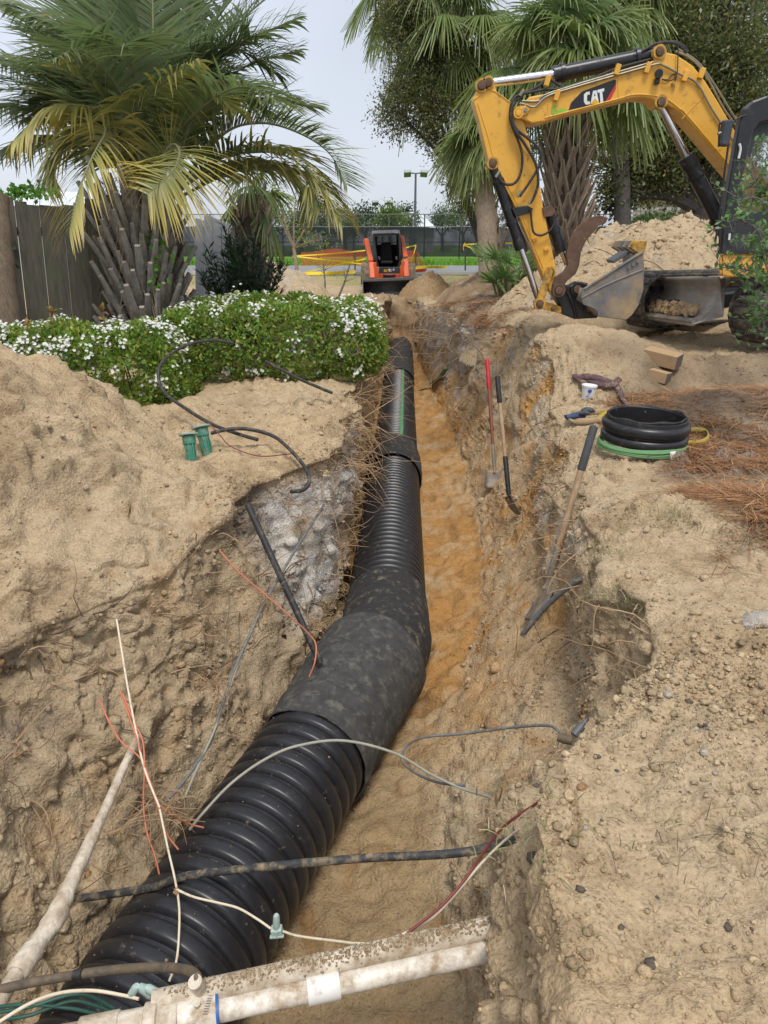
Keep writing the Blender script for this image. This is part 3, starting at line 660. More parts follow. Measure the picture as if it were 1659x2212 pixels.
sleeve('joint_wrap', (3.7, YT(1222)), [(0, .335), (.3, .33), (.7, .318), (.95, .312), (1, .311)], 'fabric_black', 'plain black cloth sleeve at the upper side of the pipe bend', .003, 1)
sleeve('joint_wrap', (YT(1535), YT(1338)), [(0, .316), (.08, .322), (.5, .345), (.8, .356), (.95, .362), (1, .366)], 'fabric_dusty', 'dusty wrinkled cloth sleeve round the pipe bend', .011, 2)
sleeve('joint_wrap', (YT(976), YT(930)), [(0, .333), (.1, .345), (.55, .34), (.9, .326), (1, .318)], 'fabric_black', 'dark cloth sleeve below the green striped pipe', .005, 3)
sleeve('joint_wrap', (YT(786), 22.4), [(0, .325), (.1, .33), (.9, .335), (1, .33)], 'fabric_black', 'dusty sleeve at the far buried end of the pipe', .006, 4)
# ------------------------------------------------------------------ irrigation pipes and cables crossing the trench
def run(name, px, r, matn, label, cat, n=10, seg=9, group=None, cap=True):
    """px: (x, y, t) or (x, y, 'z', height) measured points -> smooth tube"""
    pts = [W(q[0], q[1], t=q[2]) if len(q) == 3 else W(q[0], q[1], z=q[3]) for q in px]
    c_ = cr(pts, seg); b = MB(); b.tube(c_, r, n, cap)
    o = b.build(name, matn, None, smooth=True); return tag(o, label, cat, group)
def straight(a, b_, prof, matn, name, parent, n=20):
    """a fitting or pipe along a->b; prof (fraction, radius)"""
    b = MB(); d = b_-a; L = d.length; b.lathe(a, d, [(0, 0)]+[(q*L, r) for q, r in prof]+[(L, 0)], n); return b.build(name, matn, parent, smooth=True)
# long pair of white pipes in front
pa, pb = W(330, 2166, z=-.52), W(1200, 1972, z=-.50)
t = thing('water_pipe', (pa+pb)/2, 'muddy white plastic pipe, upper one of the pair crossing at the bottom', 'pipe', 'white pipes at the bottom')
straight(pa, pb+(pb-pa).normalized()*.4, [(0, .031), (1, .031)], 'pvc_muddy', 'tube', t)
n_ = 1300; s_ = rng.beta(1.6, 1.2, n_)*.95; an_ = rng.normal(.1, .42, n_); dd_ = (pb-pa).normalized(); sx_ = dd_.cross(V(0, 0, 1)).normalized(); P_ = np.array([tuple(pa.lerp(pb, a)+(sx_*math.sin(q)+V(0, 0, 1)*math.cos(q))*.031) for a, q in zip(s_, an_)])
clods('soil_cake', P_, None, rng.uniform(.002, .0052, n_), np.tile(np.array([[.44, .335, .215]]), (n_, 1))*rng.uniform(.75, 1.25, (n_, 1)), 'soil', parent=t)['kind'] = 'stuff'
pa2, pb2 = W(468, 2184, z=-.545), W(1210, 2021, z=-.535)
d2 = (pb2-pa2)
t = thing('water_pipe', (pa2+pb2)/2, 'cleaner white plastic pipe with a collar, lower one of the pair at the bottom', 'pipe', 'white pipes at the bottom')
straight(pa2, pb2+d2.normalized()*.4, [(0, .030), (1, .030)], 'pvc', 'tube', t)
ca = pa2+d2*.245; cb = pa2+d2*.335
o = straight(ca, cb, [(0, .0365), (.03, .0375), (.97, .0375), (1, .0365)], 'pvc_clean', 'collar', t)
sl0 = pa2-d2*.02
# tee fitting with label at the left end
fa = W(330, 2222, z=-.545)
t = thing('pipe_tee', fa, 'white tee fitting with barcode sticker and blue glue ring', 'fitting')
straight(W(385, 2204, z=-.545), W(472, 2183, z=-.545), [(0, .045), (.02, .047), (.98, .047), (1, .045)], 'pvc', 'socket', t)
straight(W(468, 2184, z=-.545), W(474, 2182.6, z=-.545), [(0, .0475), (1, .0475)], 'ink_blue', 'glue_ring', t)
straight(W(95, 2262, z=-.55), W(386, 2204, z=-.545), [(0, .043), (.25, .043), (.26, .052), (.55, .052), (.56, .047), (.74, .047), (.75, .056), (.84, .056), (.85, .048), (1, .048)], 'pvc_muddy', 'ribbed_body', t)
bq = W(427, 2172, z=-.50); b = MB(); b.cyl(bq, bq+V(0, -.002, .012), .009, 14); b.build('boss', 'pvc', t, smooth=True)
b = MB(); q0 = W(449, 2170, z=-.497)
for i in range(8): q = q0+V(0, 0, 0)+V(.002, .010, .004)*(i-3.5)*.55; b.box(q+V(0, -.001, .001), (.013, .0018 if i % 3 else .003, .001), Matrix.Rotation(-.9, 3, 'X'))
b.build('barcode', 'ink_dark', t)
b = MB(); q = W(425, 2127, z=-.45); b.tube(cr([q+V(0, .02, -.05), q+V(0, .01, -.02), q+V(-.004, 0, .012)], 5), [.019]*11, 14); b.build('riser_stub', 'pvc_muddy', t, smooth=True)
# brown hose from the stub to the left
run('garden_hose', [(-60, 2152, 1.98), (60, 2124, 2.02), (165, 2106, 2.05), (260, 2094, 2.06), (350, 2090, 2.02), (405, 2096, 1.95), (424, 2108, 1.90), (426, 2122, 1.885)], .0135, 'poly_brown', 'mud brown hose joined by a dark collar above the near pipe end', 'hose', 14)
b = MB(); q = W(168, 2106, 2.045); b.cyl(q-V(.012, 0, .001), q+V(.012, 0, .002), .0145, 16); tag(b.build('hose_collar', 'poly_black', None, smooth=True), 'dark collar on the mud brown hose', 'collar')
# white pipe with elbows along the left wall
t = thing('water_pipe', W(150, 1950, t=2.3), 'mud caked white pipe with a coupling running down the left wall', 'pipe')
p_a, p_b, p_c, p_d = W(298, 1590, t=3.05), W(125, 1975, t=2.30), W(45, 2090, t=2.10), W(-20, 2190, t=1.95)
straight(p_a, p_b, [(0, .016), (.3, .018), (1, .020)], 'pvc_muddy', 'tube', t); straight(p_c, p_d, [(0, .024), (1, .024)], 'pvc_muddy', 'tube', t)
straight(p_a.lerp(p_b, .60), p_b.lerp(p_c, .12), [(0, .021), (.05, .023), (.7, .026), (.8, .033), (1, .033)], 'pvc_muddy', 'mud_crust', t)
straight(p_b.lerp(p_c, -.1), p_c+(p_c-p_b)*.12, [(0, .031), (.03, .035), (.30, .035), (.33, .030), (.62, .030), (.66, .036), (.96, .036), (1, .030)], 'pvc_muddy', 'coupling', t)
# black poly tubing across
run('irrigation_tube', [(172, 1941, 2.78), (250, 1930, 2.74), (330, 1917, 2.70), (400, 1893, 2.64), (500, 1880, 2.60), (640, 1866, 2.56), (800, 1853, 2.53), (950, 1846, 2.50), (1040, 1834, 2.48), (1110, 1812, 2.42)], .0155, 'poly_muddy', 'muddy black tube lying straight across the near pipe', 'tube', 12)
# cables
run('cable', [(410, 1792, 2.95), (440, 1755, 2.95), (500, 1692, 3.0), (570, 1642, 3.05), (640, 1612, 3.08), (740, 1600, 3.1), (850, 1626, 3.12), (930, 1672, 3.12), (1000, 1704, 3.1), (1060, 1722, 2.95)], .0065, 'cable_pale', 'pale grey cable arching over the ribbed pipe', 'cable')
run('cable', [(1225, 1596, 2.75), (1205, 1578, 2.78), (1180, 1567, 2.85), (1100, 1572, 3.0), (1000, 1585, 3.15), (920, 1592, 3.2), (880, 1610, 3.25), (868, 1640, 3.2), (895, 1668, 3.2), (945, 1690, 3.15), (1005, 1697, 3.1)], .0062, 'cable_grey', 'dark grey cable looping back beside the trench floor', 'cable')
run('cable', [(700, 1090, 5.0), (640, 1185, 4.4), (578, 1290, 3.95), (540, 1370, 3.72), (505, 1450, 3.55), (475, 1540, 3.38), (450, 1610, 3.28), (395, 1690, 3.1), (345, 1745, 2.95)], .0085, 'cable_grey', 'grey green cable hanging down the left trench wall', 'cable')
run('cable', [(575, 1296, 3.93), (530, 1390, 3.68), (470, 1560, 3.35), (430, 1650, 3.2), (400, 1720, 3.0)], .006, 'cable_pale', 'thin pale cable beside the grey green one on the left wall', 'cable')
# white, red, orange and green wires
OW = 'orange wires hanging on the left wall'
run('wire', [(252, 1338, 3.25), (262, 1400, 3.15), (275, 1480, 3.05), (292, 1570, 2.95), (312, 1660, 2.85), (345, 1745, 2.78)], .0045, 'wire_white', 'white wire hanging from the left wall above the orange wires', 'wire')
run('wire', [(258, 1490, 3.05), (280, 1550, 2.98), (300, 1610, 2.9), (318, 1680, 2.85), (340, 1740, 2.8), (360, 1800, 2.78), (385, 1835, 2.78)], .0038, 'wire_orange', 'orange wire nearest the white one on the left wall', 'wire', group=OW)
run('wire', [(213, 1508, 3.05), (236, 1560, 2.98), (262, 1602, 2.92), (305, 1640, 2.88), (325, 1690, 2.83), (345, 1745, 2.8)], .0038, 'wire_orange', 'orange wire bulging to the left of the bunch', 'wire', group=OW)
run('wire', [(265, 1500, 3.03), (290, 1560, 2.97), (308, 1600, 2.92), (312, 1660, 2.85), (310, 1740, 2.82), (318, 1800, 2.78), (335, 1850, 2.76), (346, 1898, 2.75)], .0036, 'wire_orange', 'orange wire reaching lowest beside the ribbed pipe', 'wire', group=OW)
run('wire', [(345, 1740, 2.8), (380, 1765, 2.83), (410, 1780, 2.86), (440, 1788, 2.88)], .0036, 'wire_orange', 'short orange wire ending under the pale cable', 'wire', group=OW)
run('wire', [(474, 1190, 3.75), (520, 1240, 3.75), (570, 1282, 3.78), (625, 1330, 3.8), (664, 1366, 3.85), (682, 1392, 3.85), (680, 1430, 3.8), (668, 1462, 3.8)], .0045, 'wire_orange', 'thin red wire bent beside the leaning black rod', 'wire')
run('wire', [(345, 1748, 2.78), (362, 1830, 2.66), (378, 1900, 2.56), (387, 1960, 2.5), (386, 2030, 2.42), (380, 2080, 2.36), (366, 2118, 2.28)], .0042, 'wire_white', 'white wire falling straight down over the near ribs', 'wire')
run('wire', [(382, 1922, 2.53), (420, 1938, 2.5), (470, 1950, 2.48), (515, 1962, 2.46), (555, 1985, 2.42), (585, 2006, 2.40)], .0042, 'wire_white', 'white wire leading to the pale green splice', 'wire')
run('wire', [(612, 2012, 2.38), (645, 2022, 2.34), (720, 2032, 2.28), (790, 2038, 2.22), (860, 2022, 2.2), (930, 1985, 2.2), (985, 1930, 2.25), (1040, 1865, 2.3), (1085, 1820, 2.3), (1122, 1790, 2.25)], .0042, 'wire_white', 'white wire from the splice up the right bank', 'wire')
run('wire', [(1196, 1704, 2.05), (1160, 1735, 2.15), (1110, 1768, 2.2), (1075, 1800, 2.25), (1030, 1862, 2.28), (1000, 1905, 2.25), (950, 1960, 2.2), (880, 2016, 2.14)], .0045, 'wire_red', 'dark red wire crossing the black tube by the right bank', 'wire')
run('wire', [(-40, 2232, 1.78), (60, 2170, 1.86), (130, 2145, 1.92), (200, 2140, 1.96), (265, 2150, 1.97), (300, 2158, 1.96)], .0048, 'wire_white', 'white wire in the lower left corner under the hose', 'wire')
b = MB(); q = W(383, 1925, 2.53)
for i in range(14):
    v = Vector(rng.normal(size=3)).normalized(); b.tube(cr([q-v*.012, q+Vector(rng.normal(size=3))*.006, q+v*.014], 3), .0022, 5)
tag(b.build('wire_knot', 'root', None), 'knot of twine where the white wires meet the black tube', 'knot')
for i, (y0, y1, lb) in enumerate([(2190, 2152, 'dark green wire lying highest in the lower left corner'), (2205, 2165, 'dark green wire in the middle of the lower left bundle'), (2178, 2180, 'dark green wire lying lowest in the lower left corner')]):
    run('wire', [(-30, y0, 1.9), (60, y0-14+i*3, 1.95), (150, y1-2, 1.98), (200, y1+2+i*3, 2.0), (245, y1+26-i*4, 2.02)], .0052, 'wire_green', lb, 'wire', group='green wires in the corner')
# splice connectors
t = thing('wire_splice', W(600, 2010, t=2.4), 'pale green waterproof wire splice standing on the ribs', 'connector')
q = W(598, 2010, t=2.39); R_ = Matrix.Rotation(-.12, 3, 'Y')
b = MB(); b.box(q, (.040, .03, .028), R_, taper=.94); b.build('box', 'connector', t, bevel=.004)
b = MB(); b.tube([q+R_@V(.0, 0, .012), q+R_@V(.004, 0, .03), q+R_@V(.010, 0, .066), q+R_@V(.011, 0, .073), q+R_@V(.0115, 0, .076)], [.012, .0125, .011, .008, .002], 14); b.build('cap_tube', 'connector', t, smooth=True)
b = MB(); b.box(q+R_@V(0, 0, -.013)-V(0, .012, 0), (.048, .012, .006), R_); b.box(q+R_@V(0, -.0155, 0), (.006, .003, .024), R_); b.build('lid', 'connector', t)
t = thing('wire_splice', W(300, 2145, t=1.98), 'pair of pale green wire splices half buried at the lower left', 'connector')
q = W(303, 2140, t=1.97)
for dx, an in ((-.018, .5), (.014, -.55), (.034, -.9)):
    R_ = Matrix.Rotation(an, 3, 'Y'); b = MB(); b.tube([q+V(dx, 0, 0)+R_@V(0, 0, -.02), q+V(dx, 0, 0)+R_@V(0, 0, .015), q+V(dx, 0, 0)+R_@V(0, 0, .024)], [.012, .012, .008], 10); b.build('cap_tube', 'connector', t, smooth=True)
# leaning black rod
run('steel_rod', [(535, 1090, 4.05), (612, 1258, 4.0), (692, 1432, 3.95)], .0195, 'poly_black', 'black pipe stake leaning from the left bank to the pipe bend', 'rod', 14)
# irrigation tubes on the left bank
run('irrigation_tube', [(718, 849, 6.3), (650, 820, 6.2), (572, 780, 6.1)], .014, 'poly_black', 'short straight black tube end over the hedge foot', 'tube', 10)
run('irrigation_tube', [(505, 742, 6.15), (455, 735, 6.05), (395, 749, 5.9), (350, 783, 5.7), (343, 820, 5.6), (360, 852, 5.5), (405, 885, 5.35), (455, 915, 5.15), (510, 936, 5.05), (557, 950, 5.0)], .0135, 'poly_black', 'black tube looping up in front of the flowering hedge', 'tube', 10)
run('irrigation_tube', [(456, 936, 5.0), (490, 928, 5.0), (535, 927, 5.0), (590, 942, 4.95), (630, 975, 4.85), (660, 1012, 4.75), (668, 1040, 4.65), (655, 1058, 4.6), (628, 1062, 4.55)], .0135, 'poly_black', 'black tube curving down from the left bank beside the green risers', 'tube', 10)
run('wire', [(455, 918, 5.0), (475, 940, 4.95), (500, 965, 4.9), (560, 985, 4.85), (630, 980, 4.8)], .004, 'wire_red', 'thin pink wire behind the green risers', 'wire')
# black hose on the right wall
run('hose', [(1345, 1222, 3.75), (1300, 1232, 3.8), (1250, 1254, 3.9), (1210, 1282, 4.0), (1170, 1320, 4.1), (1145, 1350, 4.15), (1128, 1372, 4.2)], .0165, 'cable_grey', 'dark grey hose arching out of the right wall by the big shovel', 'hose', 12)
# broken sprinkler stub at the cable end
t = thing('sprinkler_stub', W(1258, 1570, t=2.72), 'grey broken sprinkler nozzle at the end of the dark cable', 'sprinkler')
a_, b_ = W(1240, 1588, t=2.72), W(1272, 1548, t=2.75); straight(a_, b_, [(0, .016), (.35, .018), (.5, .017), (.52, .010), (.85, .008), (.88, .011)], 'pole_grey', 'body', t, 14)
straight(W(1205, 1592, t=2.72), W(1236, 1600, t=2.70), [(0, .016), (.5, .02), (1, .017)], 'poly_brown', 'muddy_base', t, 12)
# green sprinkler risers
for (bx_, by_, tx_, ty_, tt, lb) in ((417, 1012, 407, 938, 4.75, 'green sprinkler riser with a pale flat cap, front one of two'), (453, 990, 434, 922, 4.9, 'muddy green sprinkler riser, rear one of the pair')):
    a_ = W(bx_, by_+4, t=tt); b_ = W(tx_, ty_, t=tt); t = thing('sprinkler_riser', a_, lb, 'sprinkler', 'green risers on the left bank')
    straight(a_-V(0, 0, .05), b_, [(0, .036), (.75, .036), (.78, .045), (.95, .045), (.97, .036)], 'riser_green', 'body', t, 18)
    dn = (b_-a_).normalized(); b = MB(); b.lathe(b_-dn*.008, dn, [(0, 0), (0, .064), (.005, .067), (.012, .066), (.014, .05), (.012, .045), (.012, .018), (.016, .014), (.016, 0)], 26); b.build('cap', 'riser_cap', t, smooth=True)
    b = MB()
    for k_ in range(8):
        a = k_*math.pi/4; x_, y_ = frame(dn); v = x_*math.cos(a)+y_*math.sin(a); q = a_.lerp(b_, .5); b.bar(q+v*.037-dn*.05, q+v*.037+dn*.11, .005, .006)
    b.build('rib', 'riser_green', t)
# ------------------------------------------------------------------ shovels
def dep(p): return (p-Vector((0, 0, CAMZ))).dot(Vector((0, CP, -SP)))
def shovel(name, label, top, mid, base, dirb, gm_, hm_, glen, tape=None, blade='square', bw=.20, bl=.26, r=.0185):
    """top/mid/base along the shaft, dirb: direction the blade points"""
    t = thing(name, base, label, 'shovel', 'shovels standing in the trench'); d = (base-top).normalized(); L = (base-top).length
    b = MB(); b.tube([top, top+d*.012, top+d*glen*.5, top+d*glen*.94, top+d*glen], [.010, r*1.28, r*1.22, r*1.3, r*1.02], 14); b.build('grip', gm_, t, smooth=True)
    hl = L*.80
    b = MB(); b.tube([top+d*glen*.9, top+d*hl*.5, top+d*hl], [r, r*1.02, r], 12); b.build('handle', hm_, t, smooth=True)
    if tape: b = MB(); b.tube([top+d*tape[0], top+d*(tape[0]+.02), top+d*tape[1]], [r*1.1, r*1.22, r*1.2], 12); b.build('tape_wrap', 'grip_black', t, smooth=True)
    bs = base; mid_ = top+d*(hl-.02); dirb = dirb.normalized()
    b = MB(); b.tube(cr([mid_, top+d*(L*.93), bs, bs+dirb*.05], 6), [r*1.12]*8+[r*1.0]*6+[r*.8]*5, 12); b.build('socket', 'shovel_steel' if not tape else 'black_paint', t, smooth=True)
    side = dirb.cross(d); side = (side if side.length > .15 else dirb.cross(V(0, 1, 0))).normalized(); nn = side.cross(dirb).normalized()
    rows_ = []
    for i in range(9):
        s = i/8; w = bw*(.9+.1*s) if blade == 'square' else bw*math.sqrt(max(0, 1-max(0, (s-.35)/.65)**2.2))*(.92+.08*min(1, s*3))
        rows_.append([bs+dirb*(.02+bl*s)+side*(w/2*u)+nn*(.022*u*u+.012*math.sin(s*3)) for u in (-1, -.6, -.2, .2, .6, 1)])
    b = MB(); b.sheet(rows_); b.sheet([[bs+dirb*.02+side*(bw/2*u)+nn*(.022*u*u+q) for u in (-1, -.5, 0, .5, 1)] for q in (0, .014)])
    o = b.build('blade', 'shovel_steel', t, smooth=True); sm_ = o.modifiers.new('thick', 'SOLIDIFY'); sm_.thickness = .003
    return t
ts1 = dep(on(1068, 1040))-.10; ts2 = dep(on(1115, 1112))-.10; ts3 = min(dep(on(1150, 1338)), dep(on(1186, 1262)), dep(on(1225, 1120)))-.06
shovel('shovel', 'square point shovel with bright red grip standing against the right wall', W(1052, 775, t=ts1+.1), None, W(1068, 1012, t=ts1), V(-.02, -.35, -.6), 'grip_red', 'wood_red', .34, blade='square', bw=.21, bl=.20)
b = MB()
shovel('shovel', 'shovel with black grip and black taped lower shaft', W(1074, 812, t=ts2+.1), None, W(1099, 1066, t=ts2), V(.42, -.25, -.62), 'grip_black', 'wood_handle', .26, tape=(.76, 1.12), blade='round', bw=.19, bl=.20)
shovel('shovel', 'long wooden shovel with grey grip leaning on the right bank', W(1284, 918, t=ts3-.1), None, W(1184, 1258, t=ts3), V(-.42, -.2, -.62), 'grip_grey', 'wood_handle', .30, blade='round', bw=.19, bl=.27, r=.021)
# ------------------------------------------------------------------ things on the right bank
rc = W(1386, 968, z=.03); rc.z = max(gz(rc.x+a_, rc.y+b_) for a_ in (-.25, 0, .25) for b_ in (-.25, 0, .25))-.005
t = thing('pipe_offcut', rc, 'black ribbed pipe offcut ring lying on the green coil', 'pipe ring')
prof = [(.055, .275), (.06, .292), (.075, .303), (.105, .303), (.120, .292), (.125, .276), (.135, .276), (.14, .292), (.155, .304), (.19, .304), (.205, .294), (.212, .28), (.235, .278), (.240, .268), (.235, .262), (.13, .258), (.055, .262), (.055, .275)]
b = MB(); b.lathe(rc, V(.02, -.03, 1), prof, 64); b.build('ring_wall', 'hdpe', t, smooth=True)
b = MB(); rows_ = []
for k_ in range(65):
    a = 2*math.pi*k_/64; h = .010+.014*abs(math.sin(a*3.3+1))*(.5+.5*math.sin(a*7)); v = V(math.cos(a), math.sin(a), 0); rows_.append([rc+v*.272+V(0, 0, .230), rc+v*(.272+.003*math.sin(a*11))+V(0, 0, .236+h)])
b.sheet(rows_); o = b.build('torn_edge', 'black_rubber', t, smooth=True); o.modifiers.new('thick', 'SOLIDIFY').thickness = .004
gc = rc+V(-.015, -.02, 0)
t = thing('hose_coil', gc, 'flat coil of green tubing under the black pipe ring', 'coil')
b = MB()
for i, (R_, hh) in enumerate([(.300, .014), (.300, .030), (.3, .045), (.284, .022), (.284, .040), (.268, .03), (.292, .053)]):
    b.tube([gc+V(math.cos(a)*(R_+.004*math.sin(3*a+i)), math.sin(a)*(R_+.004*math.cos(2*a+i)), hh+.004*math.sin(2*a+i*1.7)) for a in [2*math.pi*k_/48 for k_ in range(49)]], .0095, 8, False)
b.build('turns', 'coil_green', t, smooth=True)
a0 = math.radians(-68); b = MB(); rows_ = [[gc+V(math.cos(a)*.3135, math.sin(a)*.3135, h) for a in np.linspace(a0-.075, a0+.075, 6)] for h in (.006, .03, .058)]; b.sheet(rows_); o = b.build('paper_label', 'paper', t, smooth=True); o.modifiers.new('thick', 'SOLIDIFY').thickness = .003
def strap(name, px, w, matn, label, cat, thick=.006, n=8, upv=(0, 0, 1), lift=.004):
    """flat webbing along points; each (x, y, dz above ground or t)"""
    pts = []
    for q in px:
        p = on(q[0], q[1]); p.z += q[2] if len(q) > 2 else 0; pts.append(p)
    c_ = cr(pts, n); rows_ = []
    for i, p in enumerate(c_):
        d = (c_[min(i+1, len(c_)-1)]-c_[max(0, i-1)]).normalized(); s_ = d.cross(Vector(upv)); s_ = (s_ if s_.length > .05 else V(1, 0, 0)).normalized()
        rows_.append([p-s_*w/2+V(0, 0, lift), p+V(0, 0, lift+.003), p+s_*w/2+V(0, 0, lift)])
    b = MB(); b.sheet(rows_); o = b.build(name, matn, None, smooth=True); m_ = o.modifiers.new('thick', 'SOLIDIFY'); m_.thickness = thick; m_.offset = 0
    return tag(o, label, cat)
strap('lifting_sling', [(1465, 950, .05), (1500, 944, .05), (1524, 950, .05), (1527, 960, .04), (1505, 968, .03), (1465, 968, .03)], .04, 'sling_yellow', 'yellow webbing sling loop beside the black ring', 'sling', .008, upv=(.2, -1, .3))
strap('lifting_sling', [(1310, 905, .06), (1290, 912, .03), (1265, 916, .015), (1240, 914, .01)], .06, 'sling_yellow', 'yellow sling end between the glove and the ring', 'sling', .008)
strap('lifting_sling', [(1300, 918, .03), (1270, 924, .03), (1242, 924, .03), (1228, 918, .05), (1234, 910, .06), (1262, 908, .05), (1296, 908, .05)], .05, 'sling_tan', 'tan folded webbing sling under the blue glove', 'sling', .008, upv=(0, -1, .4))
strap('lifting_sling', [(1278, 852, .02), (1250, 842, .03), (1239, 832, .04), (1247, 826, .05), (1275, 830, .05), (1310, 838, .05), (1332, 850, .05), (1340, 864, .04), (1350, 878, .03), (1375, 892, .02), (1402, 899, .02)], .06, 'sling_purple', 'dark purple webbing sling snaking behind the white tub', 'sling', .008, upv=(0, -.8, .6))
strap('lifting_sling', [(1262, 842, .02), (1290, 846, .03), (1318, 848, .06), (1336, 846, .09)], .06, 'sling_purple', 'purple sling fold lying behind the white tub', 'sling', .008, upv=(0, -.8, .6))
# glove
g0 = on(1262, 908, 0); g0.z += .05; t = thing('work_glove', g0-V(0, 0, .05), 'blue and grey work glove lying on the tan sling', 'glove')
b = MB(); b.tube(cr([g0+V(-.17, -.03, -.01), g0+V(-.11, -.02, .0), g0+V(-.05, 0, .012), g0+V(.0, .01, .012)], 5), [.034]*5+[.04]*5+[.046]*5+[.04], 12); o = b.build('cuff', 'glove_blue', t, smooth=True); o.scale = (1, 1, .6)
for i, (dx, dy, L_) in enumerate([(.0, .045, .085), (.01, .018, .10), (.01, -.01, .095), (.0, -.035, .075)]):
    b = MB(); p0 = g0+V(dx-.02, dy, .012); b.tube(cr([p0, p0+V(L_*.5, .01*(i-1), .022), p0+V(L_, .012*(i-1), .004)], 5), [.015]*5+[.0145]*4+[.011, .006], 10); b.build('finger', 'glove_grey', t, smooth=True)
b = MB(); p0 = g0+V(-.06, -.035, .01); b.tube(cr([p0, p0+V(.05, -.03, .01), p0+V(.085, -.028, 0)], 5), [.016]*5+[.015]*4+[.012, .006], 10); b.build('thumb', 'glove_grey', t, smooth=True)
# white tub
bc = on(1269, 862); t = thing('plastic_tub', bc, 'small white lidded plastic tub with blue print standing on the sand', 'tub')
ax = V(.06, 0, 1).normalized(); H = .14
b = MB(); b.lathe(bc-V(0, 0, .01), ax, [(0, 0), (0, .056), (.01, .060), (H*.85, .069), (H*.85, .072), (H*.9, .072), (H*.93, .069), (H*.93, 0)], 40); b.build('body', 'bucket_white', t, smooth=True)
b = MB(); b.lathe(bc-V(0, 0, .01)+ax*H*.9, ax, [(0, .070), (0, .0765), (.016, .0775), (.02, .074), (.019, .066), (.014, .064), (.014, 0)], 40); b.build('lid', 'bucket_white', t, smooth=True)
def onbody(u, h): # u angle, h height on the tub wall
    r = .0605+(h-.01)*.0086/.11+.0012; a = math.radians(-90)+u; return bc-V(0, 0, .01)+ax*h+V(math.cos(a)*r, math.sin(a)*r, 0)
b = MB(); c0 = onbody(-.15, .092); ring = [onbody(-.15+.30*math.cos(a), .092+.018*math.sin(a)) for a in [2*math.pi*k_/20 for k_ in range(20)]]; b.add([c0]+ring, [(0, 1+k_, 1+(k_+1) % 20) for k_ in range(20)]); b.build('round_logo', 'ink_blue', t)
b = MB(); lo = [onbody(-.15+.29*math.cos(a), .0915+.0165*math.sin(a))+V(0, -.0006, 0) for a in [math.pi+math.pi*k_/12 for k_ in range(13)]]; b.add(lo, [tuple(range(13))]); b.build('logo_wave', 'ink_dark', t)
b = MB()
for (h, segs, hh) in ((.065, [(-.38, -.30), (-.27, -.12), (-.08, .02)], .004), (.058, [(-.38, -.2), (-.16, -.02)], .003), (.044, [(-.46, -.38)], .008), (.044, [(-.3, -.2), (-.17, -.05)], .005), (.032, [(-.5, -.32)], .012), (.026, [(-.28, -.16), (-.12, .02), (.05, .12)], .004), (.019, [(-.5, -.1), (-.06, .1)], .003)):
    for u0, u1 in segs: b.add([onbody(u0, h), onbody(u1, h), onbody(u1, h+hh), onbody(u0, h+hh)], [(0, 1, 2, 3)])
b.build('print', 'ink_blue', t)
# wooden blocks
for (px_, py_, s_, rz, rx, lb, dz) in ((1428, 776, (.36, .17, .14), -.72, .12, 'larger timber block with a dark end on the sand', .035), (1423, 806, (.20, .13, .11), -.75, -.05, 'smaller timber block in front of the larger one', .03)):
    q = on(px_, py_+14); q.z += dz; R_ = Matrix.Rotation(rz, 3, 'Z')@Matrix.Rotation(rx, 3, 'X')@Matrix.Rotation(.14, 3, 'Y'); t = thing('timber_block', q-V(0, 0, dz), lb, 'timber block', 'timber blocks on the right bank')
    b = MB(); b.box(q, s_, R_); o = b.build('beam', 'wood_block', t, bevel=.006)
    b = MB(); b.box(q+R_@V(s_[0]/2+.001, 0, 0), (.004, s_[1]*.97, s_[2]*.97), R_); b.build('sawn_end', 'wood_block_end', t)
# water bottle at the right edge
q = on(1640, 1358); q.z += .03; t = thing('water_bottle', q-V(0, 0, .03), 'clear plastic bottle lying on the sand at the right edge', 'bottle')
b = MB(); ax = V(1, .12, .02).normalized(); prof = [(-.06, 0), (-.06, .024), (-.055, .031)]
for i in range(9): prof += [(-.05+i*.016, .031), (-.043+i*.016, .0285)]
prof += [(.095, .031), (.12, .024), (.135, .013), (.155, .012), (.155, 0)]
b.lathe(q, ax, prof, 28); b.build('bottle_body', 'clear_plastic', t, smooth=True)
b = MB(); b.cyl(q+ax*.156, q+ax*.17, .0145, 16); b.build('bottle_cap', 'trim_white', t, smooth=True)
# green ribbon on the trench floor
strap('marking_ribbon', [(907, 846, .04), (920, 842, .05), (935, 838, .07), (950, 831, .12), (962, 826, .2)], .10, 'coil_green', 'crumpled green plastic ribbon on the far trench floor', 'ribbon', .004)

# sand lying in the grooves of the near pipe and dusted on the sleeves
n_ = 900; P_ = []; C_ = []
for i in range(n_):
    y_ = random.uniform(1.0, 3.6) if i < 600 else random.uniform(4.6, 9.5); ax_ = axis(y_); a = random.gauss(0, .5); d_ = (axis(y_+.1)-ax_).normalized(); x_ = d_.cross(V(0, 0, 1)).normalized(); r = PR-(.0 if i % 3 else .024)
    P_.append(tuple(ax_+(x_*math.sin(a)+V(0, 0, 1)*math.cos(a))*(r+(.012 if 3.2 < y_ < 3.6 else 0))))
o = clods('sand_specks', np.array(P_), None, np.minimum(rng.pareto(3, n_)*.0014+.0012, .008), np.tile(np.array([[.30, .235, .155]]), (n_, 1))*rng.uniform(.7, 1.25, (n_, 1)), 'soil'); tag(o, 'specks of sand fallen on the black pipes', 'sand', kind='stuff')
